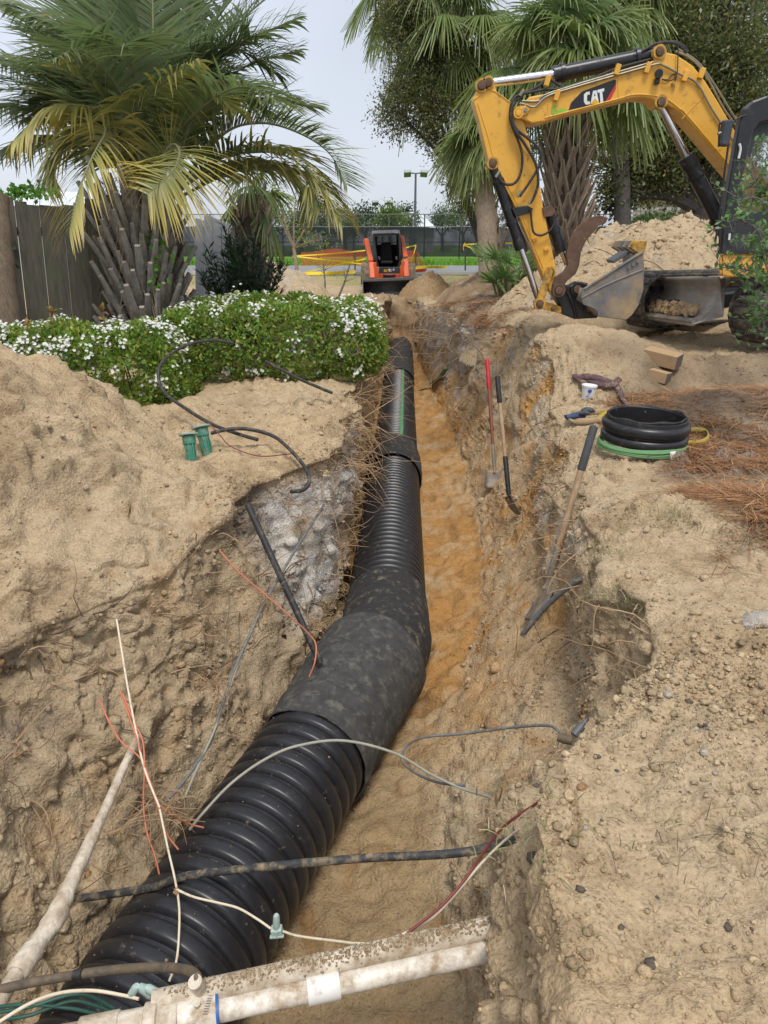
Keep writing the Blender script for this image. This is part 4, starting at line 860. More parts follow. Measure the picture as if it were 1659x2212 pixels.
# ------------------------------------------------------------------ foliage tools
def unit(a): return a/(np.linalg.norm(a, axis=-1, keepdims=True)+1e-9)
def kites(pos, dirs, nrm, L, Wd, fold=0.0):
    """leaf = folded kite of two quads' worth of corners -> (n*4) verts, (n,4) faces"""
    d = unit(dirs); s = unit(np.cross(d, nrm)); n = unit(np.cross(s, d)); L = np.asarray(L)[:, None]; Wd = np.asarray(Wd)[:, None]
    v = np.stack([pos, pos+d*L*.58+s*Wd*.5+n*Wd*fold, pos+d*L, pos+d*L*.58-s*Wd*.5+n*Wd*fold], 1)
    return v.reshape(-1, 3), np.arange(len(pos)*4).reshape(-1, 4)
def strips(base, dirs, wid, L, droop, nseg=4, prof=None, side=None):
    """grass-like blades bending under their weight"""
    n = len(base); d = unit(dirs); s = unit(side if side is not None else np.cross(d, np.tile(np.array([0, 0, 1.]), (n, 1))+rng.normal(0, .2, (n, 3))))
    out = []; prof = prof or [.6, 1, .85, .45, .08]
    for k_ in range(nseg+1):
        q = k_/nseg; c_ = base+d*(L*q)[:, None]+np.array([0, 0, -1.])*(droop*L*q*q)[:, None]
        w = (wid*np.interp(q, np.linspace(0, 1, len(prof)), prof))[:, None]; out += [c_-s*w/2, c_+s*w/2]
    v = np.stack(out, 1); m = 2*(nseg+1)
    f = np.array([[2*k_, 2*k_+1, 2*k_+3, 2*k_+2] for k_ in range(nseg)])[None]+(np.arange(n)*m)[:, None, None]
    return v.reshape(-1, 3), f.reshape(-1, 4), m
def tints(n, base, var=.2, alt=None, p=0.2):
    c_ = np.tile(np.array(base, np.float32), (n, 1))
    if alt is not None:
        k_ = rng.random(n) < p; c_[k_] = np.array(alt, np.float32)
    return np.clip(c_*rng.uniform(1-var, 1+var, (n, 1))*rng.uniform(.93, 1.07, (n, 3)), .004, 1)
# ------------------------------------------------------------------ feather palm
def feather(parent, pts, ll=.55, npair=64, age=0.0, droop=.25, vee=.5, wid=.038, rr=.017, up=None, fwd=.55, bare=.16):
    npair = int(npair*1.25); ll = ll*1.12
    c_ = cr(pts, 10); A = np.array([tuple(p) for p in c_]); seg = np.linalg.norm(np.diff(A, axis=0), axis=1); s = np.concatenate([[0], np.cumsum(seg)]); s /= s[-1]
    u = np.linspace(bare, .995, npair); P_ = np.stack([np.interp(u, s, A[:, j]) for j in range(3)], 1); u2 = np.clip(u+.01, 0, 1); Q = np.stack([np.interp(u2-.02, s, A[:, j]) for j in range(3)], 1)
    T = unit(np.stack([np.interp(np.clip(u+.012, 0, 1), s, A[:, j]) for j in range(3)], 1)-np.stack([np.interp(u-.012, s, A[:, j]) for j in range(3)], 1))
    upv = np.tile(np.array(up if up is not None else (0, 0, 1.)), (npair, 1)); S = np.cross(T, upv); bad = np.linalg.norm(S, axis=1) < .15
    S[bad] += np.array([.3, -.2, .0]); S = unit(S); Nn_ = unit(np.cross(S, T))
    V_, F_, C_ = [], [], []; off = 0
    for sg in (-1, 1):
        f_ = fwd*(.6+.9*u[:, None]); d = S*sg+T*f_+Nn_*vee*(1-.3*u[:, None])+rng.normal(0, .09, (npair, 3))
        L = ll*(np.sin(np.pi*np.clip(.13+.80*u, 0, 1))**.7)*rng.uniform(.88, 1.08, npair)
        v, f, m = strips(P_, d, np.full(npair, wid)*rng.uniform(.8, 1.15, npair), L, droop*rng.uniform(.5, 1.5, npair), 4, [.55, 1, .9, .55, .1], side=T+.35*Nn_)
        q = np.tile(np.repeat(np.linspace(0, 1, 5), 2), npair); ag = age+rng.normal(0, .12, npair)+.25*(u-.5)*age; ag = np.repeat(ag, m)
        col = tints(npair, (.165, .215, .095), .22); col = np.repeat(col, m, 0)
        ymix = np.clip(ag*(.35+1.0*q)-.12, 0, 1)[:, None]; col = col*(1-ymix)+np.array([.52, .43, .11])*ymix
        tip = np.clip((q-.86)*7, 0, 1)[:, None]*np.clip(age*1.5, 0, .8); col = col*(1-tip)+np.array([.36, .26, .14])*tip
        V_.append(v); F_.append(f+off); C_.append(col); off += len(v)
    o = npmesh('frond', np.concatenate(V_), np.concatenate(F_), 'leaf', parent=parent, color=np.concatenate(C_))
    b = MB(); n_ = len(c_); b.tube(c_, [rr*(1.25-1.05*i/(n_-1)) for i in range(n_)], 6)
    org = wl(parent); me = bpy.data.meshes.new('rachis'); me.from_pydata([p-org for p in b.v], [], b.f); me.materials.append(M['rachis'])
    ro = bpy.data.objects.new('rachis', me); COL.objects.link(ro); ro.parent = o
    return o
mat('rachis', (.16, .18, .085), (.22, .21, .10), .6, 10)
TP = 8.35; pb = W(322, 700, t=TP); pb.z = gz(pb.x, pb.y)
palm = thing('feather_palm', pb, 'large feather palm with yellowing lower fronds behind the flowering hedge', 'palm')
crown = W(322, 395, t=TP)
b = MB(); b.tube([pb-V(0, 0, .1), pb+V(0, 0, .25), pb.lerp(crown, .5), crown, crown+V(0, 0, .25)], [.40, .34, .30, .26, .12], 20); b.build('trunk', 'trunk_fibre', palm, smooth=True)
stub_me = None
for i in range(150):
    row = i/150; a = i*2.39996; zz = pb.z+.02+row*(crown.z-pb.z)*.80; r = .36-.06*row; L = random.uniform(.30, .60)*(1+.2*row); el = math.radians(random.uniform(48, 66)+6*row)
    v = V(math.cos(a), math.sin(a), 0); p0 = V(pb.x, pb.y, zz)+v*(r-.06); d = v*math.cos(el)+V(0, 0, math.sin(el)); sd_ = v.cross(V(0, 0, 1))
    b = MB(); w0, w1 = random.uniform(.05, .075), random.uniform(.024, .036); p1 = p0+d*L*.55; p2 = p0+d*L+V(0, 0, .03)
    rws = []
    for (p, w, th) in ((p0, w0, .035), (p1, (w0+w1)*.5, .030), (p2, w1, .026)):
        nn = sd_.cross(d).normalized(); rws.append([p-sd_*w-nn*th*.2, p-sd_*w*.5-nn*th, p+sd_*w*.5-nn*th, p+sd_*w-nn*th*.2, p+sd_*w*.6+nn*th*.6, p-sd_*w*.6+nn*th*.6])
    vs_ = [q for r_ in rws for q in r_]; fs_ = [(j*6+k_, j*6+(k_+1) % 6, (j+1)*6+(k_+1) % 6, (j+1)*6+k_) for j in range(2) for k_ in range(6)]
    b.add(vs_, fs_); b.add(rws[2], [(0, 1, 2, 3, 4, 5)], 1); b.build('leaf_stub', ['boot_grey', 'boot_cut'], palm, smooth=False)
n_ = 900; an_ = rng.uniform(0, 6.28, n_); zz_ = rng.random(n_); rad_ = .38-.06*zz_; base_ = np.stack([pb.x+np.cos(an_)*rad_, pb.y+np.sin(an_)*rad_, pb.z+.1+zz_*(crown.z-pb.z)*.95], 1)
v, f, m = strips(base_, np.stack([np.cos(an_)*.5, np.sin(an_)*.5, rng.normal(.2, .6, n_)], 1), np.full(n_, .010), rng.uniform(.12, .38, n_), rng.uniform(.4, 1.2, n_), 3, [1, .8, .5, .1])
npmesh('trunk_fibres', v, f, 'needle', parent=palm, color=np.repeat(tints(n_, (.17, .11, .065), .4, (.26, .20, .14), .3), m, 0))['kind'] = 'stuff'
def fr(pts, **kw):
    feather(palm, [W(x_, y_, t=t_) for x_, y_, t_ in pts], **kw)
T = TP
# fronds read off the photograph, front ones nearer, back ones farther
fr([(300, 400, T), (290, 270, T-.1), (215, 130, T-.3), (110, 50, T-.5), (20, 15, T-.6)], ll=.85, npair=76, droop=.32, vee=.25)
fr([(290, 400, T), (265, 250, T+.1), (150, 165, T+.2), (-40, 130, T+.3)], ll=.80, npair=70, droop=.3, vee=.3)
fr([(290, 400, T), (250, 280, T+.3), (120, 240, T+.5), (-40, 225, T+.6)], ll=.75, npair=66, droop=.4, vee=.2)
fr([(285, 400, T), (240, 330, T+.5), (120, 300, T+.9), (0, 330, T+1.1)], ll=.7, npair=60, droop=.5, vee=.2)
fr([(300, 420, T-.2), (240, 285, T-.7), (222, 300, T-1.0), (190, 360, T-1.15), (165, 430, T-1.2), (150, 500, T-1.2)], ll=.60, npair=40, age=.95, droop=.42, vee=.28, wid=.032, fwd=.8)
fr([(345, 430, T-.3), (350, 370, T-.6), (360, 325, T-.8), (378, 312, T-.9), (388, 330, T-1.0), (378, 362, T-1.05), (352, 392, T-1.1), (318, 420, T-1.1)], ll=.72, npair=62, age=.9, droop=.30, vee=.1, wid=.03, up=(.1, -.9, .5), fwd=.3, bare=.25)
fr([(380, 400, T-.2), (400, 300, T-.4), (430, 232, T-.6), (468, 213, T-.7), (510, 240, T-.75)], ll=.50, npair=50, age=.55, droop=.3, vee=.25)
fr([(350, 400, T), (385, 260, T), (440, 150, T), (510, 95, T), (560, 100, T-.1), (592, 150, T-.1)], ll=.78, npair=76, droop=.16, vee=.6)
fr([(380, 410, T), (480, 292, T), (560, 266, T), (640, 285, T), (710, 330, T), (748, 400, T)], ll=.72, npair=78, age=.15, droop=.20, vee=.75)
fr([(380, 420, T), (470, 345, T-.2), (560, 328, T-.3), (620, 338, T-.4), (665, 375, T-.4), (692, 450, T-.4)], ll=.70, npair=78, age=.5, droop=.35, vee=.55)
fr([(380, 430, T), (480, 380, T-.1), (545, 364, T-.2), (630, 370, T-.2), (690, 405, T-.2), (735, 470, T-.2)], ll=.66, npair=74, age=.55, droop=.45, vee=.5)
fr([(370, 420, T+.2), (470, 360, T+.5), (560, 350, T+.7), (640, 390, T+.8), (680, 470, T+.8)], ll=.6, npair=66, age=.3, droop=.5, vee=.3)
fr([(320, 400, T), (326, 260, T), (322, 150, T), (300, 40, T-.1), (270, -40, T-.2)], ll=.75, npair=66, droop=.15, vee=.6)
fr([(330, 400, T), (345, 240, T+.1), (385, 110, T+.2), (440, -30, T+.3)], ll=.82, npair=66, droop=.12, vee=.65)
fr([(325, 400, T), (340, 230, T+.2), (355, 80, T+.4), (400, -90, T+.5)], ll=.85, npair=66, droop=.12, vee=.6)
fr([(345, 400, T), (400, 230, T+.3), (480, 90, T+.5), (600, -20, T+.6), (690, -30, T+.6)], ll=.85, npair=76, droop=.18, vee=.5)
fr([(310, 410, T-.2), (290, 255, T-.6), (320, 205, T-.9), (375, 165, T-1.1), (425, 132, T-1.2)], ll=.55, npair=46, age=.6, droop=.55, vee=.2)
fr([(300, 420, T-.2), (245, 262, T-.5), (170, 228, T-.8), (100, 240, T-.9), (30, 305, T-1.0)], ll=.48, npair=46, age=.75, droop=.65, vee=.15)
fr([(285, 410, T), (220, 295, T+.1), (150, 300, T+.1), (112, 350, T+.1), (102, 415, T+.1)], ll=.55, npair=56, age=.35, droop=.5, vee=.2)
fr([(300, 400, T), (255, 110, T+.4), (190, -40, T+.5)], ll=.85, npair=60, droop=.15, vee=.55)
fr([(310, 400, T), (280, 90, T+.1), (265, -60, T+.2)], ll=.8, npair=60, droop=.12, vee=.6)
fr([(300, 400, T-.2), (215, 210, T-.5), (150, 160, T-.7), (128, 150, T-.8)], ll=.55, npair=46, age=.65, droop=.1, vee=.6, wid=.03)
fr([(300, 410, T-.1), (170, 260, T-.3), (150, 262, T-.4), (130, 250, T-.5)], ll=.4, npair=30, age=.9, droop=.4, vee=.3)
for (x1, y1, x2, y2, x3, y3, tt) in ((240, 230, 120, 90, -20, 10, .2), (260, 200, 170, 30, 60, -90, .3), (235, 260, 90, 170, -80, 110, -.2), (290, 180, 230, 10, 150, -120, .0), (380, 200, 470, 40, 560, -70, .2), (370, 230, 490, 110, 640, 40, -.2), (395, 250, 520, 150, 640, 110, .1), (350, 190, 400, 10, 470, -130, .1), (330, 180, 330, 0, 330, -150, -.1), (400, 280, 540, 215, 680, 230, .4), (280, 210, 190, 110, 60, 70, .6), (255, 240, 110, 200, -60, 190, .4)):
    fr([(315, 400, T), (x1, y1, T+tt*.4), (x2, y2, T+tt), (x3, y3, T+tt*1.2)], ll=.85, npair=62, droop=.22, vee=.4)
for i in range(19):       # inner and rear fronds closing the crown
    a = random.uniform(.05, math.pi-.05) if i < 14 else random.uniform(0, 6.28); el = math.radians(random.uniform(25, 80)); L = random.uniform(1.7, 2.4); v = V(math.cos(a), math.sin(a), 0)
    p0 = crown+V(0, 0, .1); p1 = p0+(v*math.cos(el)+V(0, 0, math.sin(el)))*L*.45; p2 = p1+(v*math.cos(el*.55)+V(0, 0, math.sin(el*.45)))*L*.35; p3 = p2+(v*.9+V(0, 0, -.35))*L*.3
    feather(palm, [p0, p1, p2, p3], ll=random.uniform(.6, .8), npair=60, droop=.25, vee=.45, age=random.choice([0, 0, .2]))
# ------------------------------------------------------------------ fan palms
def fan(parent, p, ax, nrm, L=1.0, nseg=52, droop=.5, base=(.085, .13, .04), age=0, spread=125, petiole=None, split=.38):
    ax = ax.normalized(); s = ax.cross(nrm).normalized(); n_ = s.cross(ax).normalized()
    th = np.radians(np.linspace(-spread, spread, nseg))+rng.normal(0, .02, nseg); ax_, s_, nn = (np.array(q) for q in (ax, s, n_))
    d = np.cos(th)[:, None]*ax_+np.sin(th)[:, None]*s_-np.abs(np.sin(th))[:, None]**2*.18*nn
    LL = L*(.72+.28*np.cos(th*.75))*rng.uniform(.9, 1.06, nseg); ds = np.radians(2*spread)/nseg; qs = [0.02, .22, split, .62, .82, 1.0]; out = []
    tang = unit(np.cross(d, np.tile(nn, (nseg, 1)))); dr = droop*rng.uniform(.55, 1.45, nseg)
    P0 = np.array(p)
    for k_, q in enumerate(qs):
        w = ds*L*q*.53 if q <= split else ds*L*split*.53*(1-(q-split)/(1-split))**.8+.002
        fall = np.clip(q-split*.7, 0, 1)**1.5
        c_ = P0+d*(LL*(q-.22*fall*dr))[:, None]+np.array([0, 0, -1.])*(LL*dr*fall)[:, None]
        pl = nn*(.010*((np.arange(nseg) % 2)*2-1))[:, None]*min(1, q*3)
        out += [c_-tang*w+pl, c_+tang*w-pl]
    v = np.stack(out, 1); m = len(qs)*2
    f = np.array([[2*k_, 2*k_+1, 2*k_+3, 2*k_+2] for k_ in range(len(qs)-1)])[None]+(np.arange(nseg)*m)[:, None, None]
    col = np.repeat(tints(nseg, base, .2), m, 0); q = np.tile(np.repeat(np.array(qs), 2), nseg)[:, None]
    yl = np.clip((q-.45)*1.3, 0, 1)*(.45+age); col = col*(1-yl)+np.array([.42, .43, .16])*yl
    o = npmesh('frond', v.reshape(-1, 3), f.reshape(-1, 4), 'leaf', parent=parent, color=col.astype(np.float32))
    if petiole is not None:
        org = wl(parent); b = MB(); c_ = cr([petiole, petiole.lerp(p, .5)+V(0, 0, .06), p, p+ax*L*.2], 4); b.tube(c_, [.02]*5+[.013]*5+[.008]*3, 5)
        me = bpy.data.meshes.new('petiole'); me.from_pydata([q_-org for q_ in b.v], [], b.f); me.materials.append(M['rachis']); ro = bpy.data.objects.new('petiole', me); COL.objects.link(ro); ro.parent = o
    return o
def boots(parent, path, r, n, size, matn='boot_brown', lean=.5):
    """criss-cross old leaf bases on a cabbage-palm trunk"""
    c_ = cr(path, 12)
    for i in range(n):
        s = i/n; p = c_[min(int(s*(len(c_)-1)), len(c_)-1)].lerp(c_[min(int(s*(len(c_)-1))+1, len(c_)-1)], s*(len(c_)-1) % 1); a = i*2.39996
        v = V(math.cos(a), math.sin(a), 0); sd_ = V(-v.y, v.x, 0); L = size*random.uniform(.8, 1.25); w = size*.22
        d = (v*lean+V(0, 0, .85)).normalized(); p0 = p+v*(r-.03); b = MB(); tips = p0+d*L
        for sg in (-1, 1):       # the split base: two tapering arms meeting in a V
            q0 = p0+sd_*sg*w*1.3-V(0, 0, L*.35); b.add([q0-sd_*.085*sg, q0+sd_*.03*sg+v*.01, q0+v*.05, tips+sd_*.02, tips-sd_*.02, tips+v*.03], [(0, 1, 2), (3, 5, 4), (0, 3, 4, 1), (1, 4, 5, 2), (2, 5, 3, 0)])
        b.build('leaf_base', matn, parent)
def fan_palm(name, base, top, r, label, fans, boot_n=0, boot_size=.35, L=1.0, trunk='bark_grey', pet=.9, elr=125):
    t = thing(name, base, label, 'palm', 'fan palms'); path = [base-V(0, 0, .2), base.lerp(top, .35)+V(.03, 0, 0), base.lerp(top, .7), top]
    c_ = cr(path, 8); b = MB(); b.tube(c_, [r*(1.12-.2*i/len(c_))+.012*math.sin(i*2.1) for i in range(len(c_))], 18); b.build('trunk', trunk, t, smooth=True)
    if boot_n: boots(t, [base.lerp(top, .12), base.lerp(top, .5), top-V(0, 0, .1)], r, boot_n, boot_size)
    for i in range(fans):
        a = i*2.39996+random.uniform(-.3, .3); s = (i+.5)/fans; el = math.radians(80-elr*s+random.uniform(-8, 8)); v = V(math.cos(a), math.sin(a), 0); d = v*math.cos(el)+V(0, 0, math.sin(el)); pl = pet*random.uniform(.75, 1.2)
        p = top+d*pl+V(0, 0, -.25*pl*s); ax = (v*math.cos(el-.5)+V(0, 0, math.sin(el-.5))).normalized(); nrm = (V(0, 0, 1)*math.cos(el)-v*math.sin(el)); nrm = nrm+V(rng.normal()*.3, rng.normal()*.3, 0)
        fan(t, p, ax, nrm, L*random.uniform(.85, 1.12), droop=random.uniform(.6, 1.15), petiole=top, age=random.uniform(0, .3), base=random.choice([(.14, .20, .06), (.12, .18, .065), (.16, .22, .065)]))
    return t
pA = W(1232, 560, t=12.6); pA.z = .2
fan_palm('fan_palm', pA, W(1225, 165, t=12.6), .26, 'cabbage palm with criss-crossed leaf bases behind the excavator boom', 40, 120, .50, 1.05, trunk='trunk_fibre', pet=1.0, elr=92)
pB = W(1060, 575, t=17.6); pB.z = .1
tB = fan_palm('fan_palm', pB, W(1040, 305, t=17.6), .235, 'palm with bare brown trunk and hanging skirt of fronds left of the boom', 26, 0, .3, 1.0, trunk='boot_brown', pet=.42)
pC = W(1085, 560, t=21); pC.z = .1
fan_palm('fan_palm', pC, W(985, 70, t=20), .25, 'tall palm with shaggy brown trunk at the top of the picture', 34, 60, .45, 1.45, trunk='boot_brown', pet=1.15)
pD = W(1190, 560, t=24); pD.z = .1
fan_palm('fan_palm', pD, W(885, -50, t=24), .22, 'tall palm whose drooping fronds show against the sky at the top', 30, 0, .4, 1.6, trunk='bark_oak', pet=1.2)
pE = W(1360, 560, t=15); pE.z = .1
fan_palm('fan_palm', pE, W(1330, 40, t=15), .17, 'slim palm standing behind the arm cylinder', 22, 0, .4, 1.15, trunk='bark_oak', pet=.8)
pF = W(548, 640, t=11.5); pF.z = 0
fan_palm('fan_palm', pF, W(540, 425, t=11.5), .20, 'short palm trunk with dead fibre behind the dark oleander', 6, 40, .35, .6, trunk='trunk_fibre', pet=.4)
# saw palmetto clump
c0 = W(1095, 655, t=13.0); c0.z = gz(c0.x, c0.y); t = thing('palmetto', c0, 'clump of bright green palmetto fans at the trench side', 'palmetto')
for i in range(26):
    a = random.uniform(0, 6.28); r = random.uniform(.1, .75); hgt = random.uniform(.25, .75); v = V(math.cos(a), math.sin(a)*.7, 0); p0 = c0+v*r*.4; p1 = c0+v*r+V(0, 0, hgt)
    fan(t, p1, (v+V(0, 0, random.uniform(.2, 1.2))), (V(0, 0, 1)-v*.8+V(0, -.5, 0)), random.uniform(.30, .42), nseg=17, droop=.12, spread=100, petiole=p0, base=(.13, .23, .08), split=.3)
# ------------------------------------------------------------------ broad-leaved trees
def blob_leaves(blobs, n, size, base, alt, p=.25, up=.3, shell=.55, var=.3, aspect=.42):
    """blobs: (centre, radii, weight); leaf kites gathered in twig-sized clumps"""
    w = np.array([b_[2] for b_ in blobs], float); w /= w.sum(); nc = max(1, n//14); k_ = rng.choice(len(blobs), nc, p=w)
    C = np.array([tuple(b_[0]) for b_ in blobs])[k_]; R_ = np.array([tuple(b_[1]) for b_ in blobs])[k_]
    d = unit(rng.normal(size=(nc, 3))); cen = C+d*R_*(rng.random((nc, 1))**shell); wob_ = pn(cen, .9, 77); cen = cen+d*R_*.22*wob_[:, None]
    keep = pn(cen, .75, 78) > -.16; cen = cen[keep]; d = d[keep]; nc = len(cen)
    pos = np.repeat(cen, 14, 0)+rng.normal(0, size*1.7, (nc*14, 3)); dd = np.repeat(d, 14, 0)*.8+rng.normal(0, .8, (nc*14, 3))+np.array([0, 0, up-.3]); nr = rng.normal(0, .7, (nc*14, 3))+np.array([0, 0, 1.])
    L = size*rng.uniform(.7, 1.4, nc*14); v, f = kites(pos, dd, nr, L, L*aspect*rng.uniform(.8, 1.2, nc*14))
    cl = np.repeat(rng.uniform(.72, 1.25, (nc, 1)), 14, 0); col = tints(nc*14, base, var, alt, p)*cl
    return v, f, np.repeat(col, 4, 0), cen
def tree(name, base, blobs, n, size, label, base_c, alt_c, p=.25, trunk_r=.22, fork=.45, barkm='bark_oak', twigs=60, cat='tree', group=None, aspect=.42, shell=.55):
    base = V(base.x, base.y, gz(base.x, base.y) if base.y < 45 else base.z); t = thing(name, base, label, cat, group); cen_all = sum((b_[0] for b_ in blobs), V(0, 0, 0))/len(blobs); fk = base.lerp(V(cen_all.x, cen_all.y, cen_all.z), fork)
    b = MB(); c_ = cr([base-V(0, 0, .2), base.lerp(fk, .5)+V(.06, .05, 0), fk], 6); b.tube(c_, [trunk_r*(1.1-.35*i/len(c_)) for i in range(len(c_))], 12)
    for bl in blobs:
        e = bl[0]; m_ = fk.lerp(e, .5)+V(random.uniform(-.2, .2), random.uniform(-.2, .2), random.uniform(0, .3)); cc_ = cr([fk, m_, e], 5); b.tube(cc_, [trunk_r*.5*(1-.75*i/len(cc_)) for i in range(len(cc_))], 7)
        for _ in range(max(1, twigs//len(blobs))):
            dv = Vector(rng.normal(size=3)).normalized(); q = e+Vector((dv.x*bl[1][0], dv.y*bl[1][1], dv.z*bl[1][2]))*.92; s0 = m_.lerp(e, random.uniform(.3, 1)); b.tube(cr([s0, s0.lerp(q, .5)+V(0, 0, random.uniform(-.1, .15)), q], 3), [trunk_r*.09]*3+[trunk_r*.06]*3+[trunk_r*.03], 4, False)
    b.build('trunk', barkm, t, smooth=True)
    v, f, c_, cen = blob_leaves(blobs, n, size, base_c, alt_c, p, aspect=aspect, shell=shell); npmesh('crown', v, f, 'leaf', parent=t, color=c_.astype(np.float32))
    return t
def bl(px, py, t, rpx, w=1.0, flat=.85, dep=1.0):
    r = rpx*t/F; return (W(px, py, t=t), V(r, r*dep, r*flat), w*rpx*rpx)
OK_ = (.10, .125, .045); OK2 = (.19, .165, .06)
tree('oak_tree', W(1078, 560, t=19.5), [bl(900, 70, 19.5, 85), bl(940, 140, 19.5, 80), bl(868, 180, 19.5, 58), bl(855, 245, 19.2, 50), bl(930, 230, 19.5, 70), bl(975, 305, 19.5, 55), bl(985, 385, 19.4, 38), bl(940, 290, 19.4, 35), bl(1000, 440, 19.4, 22), bl(1010, 180, 20.5, 80), bl(880, 20, 19.5, 70)],
     46000, .085, 'dark small-leaved oak against the sky left of the boom', OK_, OK2, .3, .13, .62, twigs=260)
tree('oak_tree', W(1600, 560, t=15.5), [bl(1450, 90, 15.5, 130), bl(1590, 120, 15, 140), bl(1360, 250, 15.5, 90), bl(1480, 260, 15.5, 120), bl(1620, 300, 15, 110), bl(1420, 370, 15.5, 85), bl(1340, 370, 15.5, 60), bl(1300, 60, 16, 95), bl(1400, 10, 16, 120), bl(1560, 0, 16, 130), bl(1330, 430, 15.5, 42), bl(1240, 30, 17, 90)],
     95000, .10, 'wide olive oak filling the upper right behind the boom', (.125, .15, .055), (.21, .185, .07), .2, .3, .45, twigs=420)
tree('oak_tree', W(1700, 560, t=24), [bl(1560, 330, 24, 150), bl(1350, 330, 24, 120), bl(1440, 180, 24, 170), bl(1620, 120, 24, 170), bl(1180, 300, 25, 120), bl(1150, 130, 25, 120), bl(1270, 200, 25, 130)],
     26000, .15, 'shaded oak farther back behind the tall sand heap', (.095, .12, .048), (.15, .135, .05), .2, .3, .4, twigs=160)
tree('young_tree', W(636, 600, t=19), [bl(620, 470, 19, 34), bl(655, 500, 19, 30), bl(590, 450, 19, 30), bl(640, 430, 19, 34), bl(690, 520, 19, 24), bl(600, 400, 19, 25)],
     1300, .075, 'thin young tree with sparse bright green leaves by the tape', (.16, .26, .045), (.22, .30, .07), .4, .06, .6, 'boot_brown', twigs=60)
# far tree line beyond the tennis courts
for i, (px_, py_, r_, tt, lb, c1_) in enumerate([(745, 480, 34, 78, 'far rounded green tree behind the curved lamp', (.08, .12, .045)), (790, 468, 26, 82, 'far dark pine left of the white roof', (.055, .085, .04)), (843, 470, 22, 70, 'far bright green tree before the white roof', (.13, .19, .05)),
        (872, 462, 20, 95, 'far dark tree rising over the white roof', (.05, .08, .04)), (955, 470, 26, 95, 'far green tree right of the white roof', (.07, .115, .045)), (1000, 462, 34, 90, 'far tall tree left of the hanging palm skirt', (.085, .14, .05)),
        (700, 470, 28, 85, 'far hazy tree over the court fence at the left', (.09, .11, .06)), (650, 480, 30, 75, 'far tree behind the thin young tree', (.07, .10, .045)), (560, 470, 40, 70, 'far tree behind the feather palm', (.07, .10, .045)), (1130, 450, 50, 75, 'far tree showing between palm trunk and boom', (.06, .09, .04))]):
    g = W(px_, 545, t=tt); g.z = .4
    tree('distant_tree', g, [bl(px_, py_, tt, r_), bl(px_-r_*.7, py_+10, tt, r_*.6), bl(px_+r_*.7, py_+8, tt, r_*.65)], 3200, .26, lb, c1_, (c1_[0]*1.4, c1_[1]*1.2, c1_[2]), .3, .25, .5, twigs=10, group='far tree line', aspect=.6)
for i, (px_, tt, lb) in enumerate([(888, 72, 'small far palm in front of the white roof, right one'), (868, 74, 'small far palm in front of the white roof, left one')]):
    g = W(px_, 545, t=tt); g.z = .4; tp = W(px_, 472, t=tt); t = thing('distant_palm', g, lb, 'palm', 'far palms'); b = MB(); b.tube([g, tp], [.22, .18], 8); b.build('trunk', 'bark_grey', t, smooth=True)
    for k_ in range(12):
        a = k_*2.4; el = math.radians(60-10*k_); v = V(math.cos(a), math.sin(a), 0); fan(t, tp+(v*math.cos(el)+V(0, 0, math.sin(el)))*.7, v+V(0, 0, .2), V(0, 0, 1)+v*.3, 1.1, nseg=12, droop=.7)
# ------------------------------------------------------------------ hedges and shrubs
def hedge_pts(x0, x1, y0, y1, z0, z1, n, rnd=.25, seed=0):
    """points and normals on a lumpy rounded block (top, front and ends)"""
    c_ = np.array([(x0+x1)/2, (y0+y1)/2, (z0+z1)/2]); h = np.array([(x1-x0)/2, (y1-y0)/2, (z1-z0)/2])
    ar = np.array([h[0]*h[1], h[0]*h[2], h[1]*h[2]*.9, h[1]*h[2]*.9]); k_ = rng.choice(4, n, p=ar/ar.sum()); u = rng.uniform(-1, 1, (n, 3)); p = u*h
    p[k_ == 0, 2] = h[2]; p[k_ == 1, 1] = -h[1]; p[k_ == 2, 0] = h[0]; p[k_ == 3, 0] = -h[0]
    inner = np.clip(p, -(h-rnd), h-rnd); nrm = unit(p-inner); p = inner+nrm*rnd
    lum = pn(p+c_, .42, 60+seed)*.09+pn(p+c_, .16, 61+seed)*.05; p = p+nrm*(lum-np.abs(rng.normal(0, .045, n)))[:, None]+c_
    return p, nrm
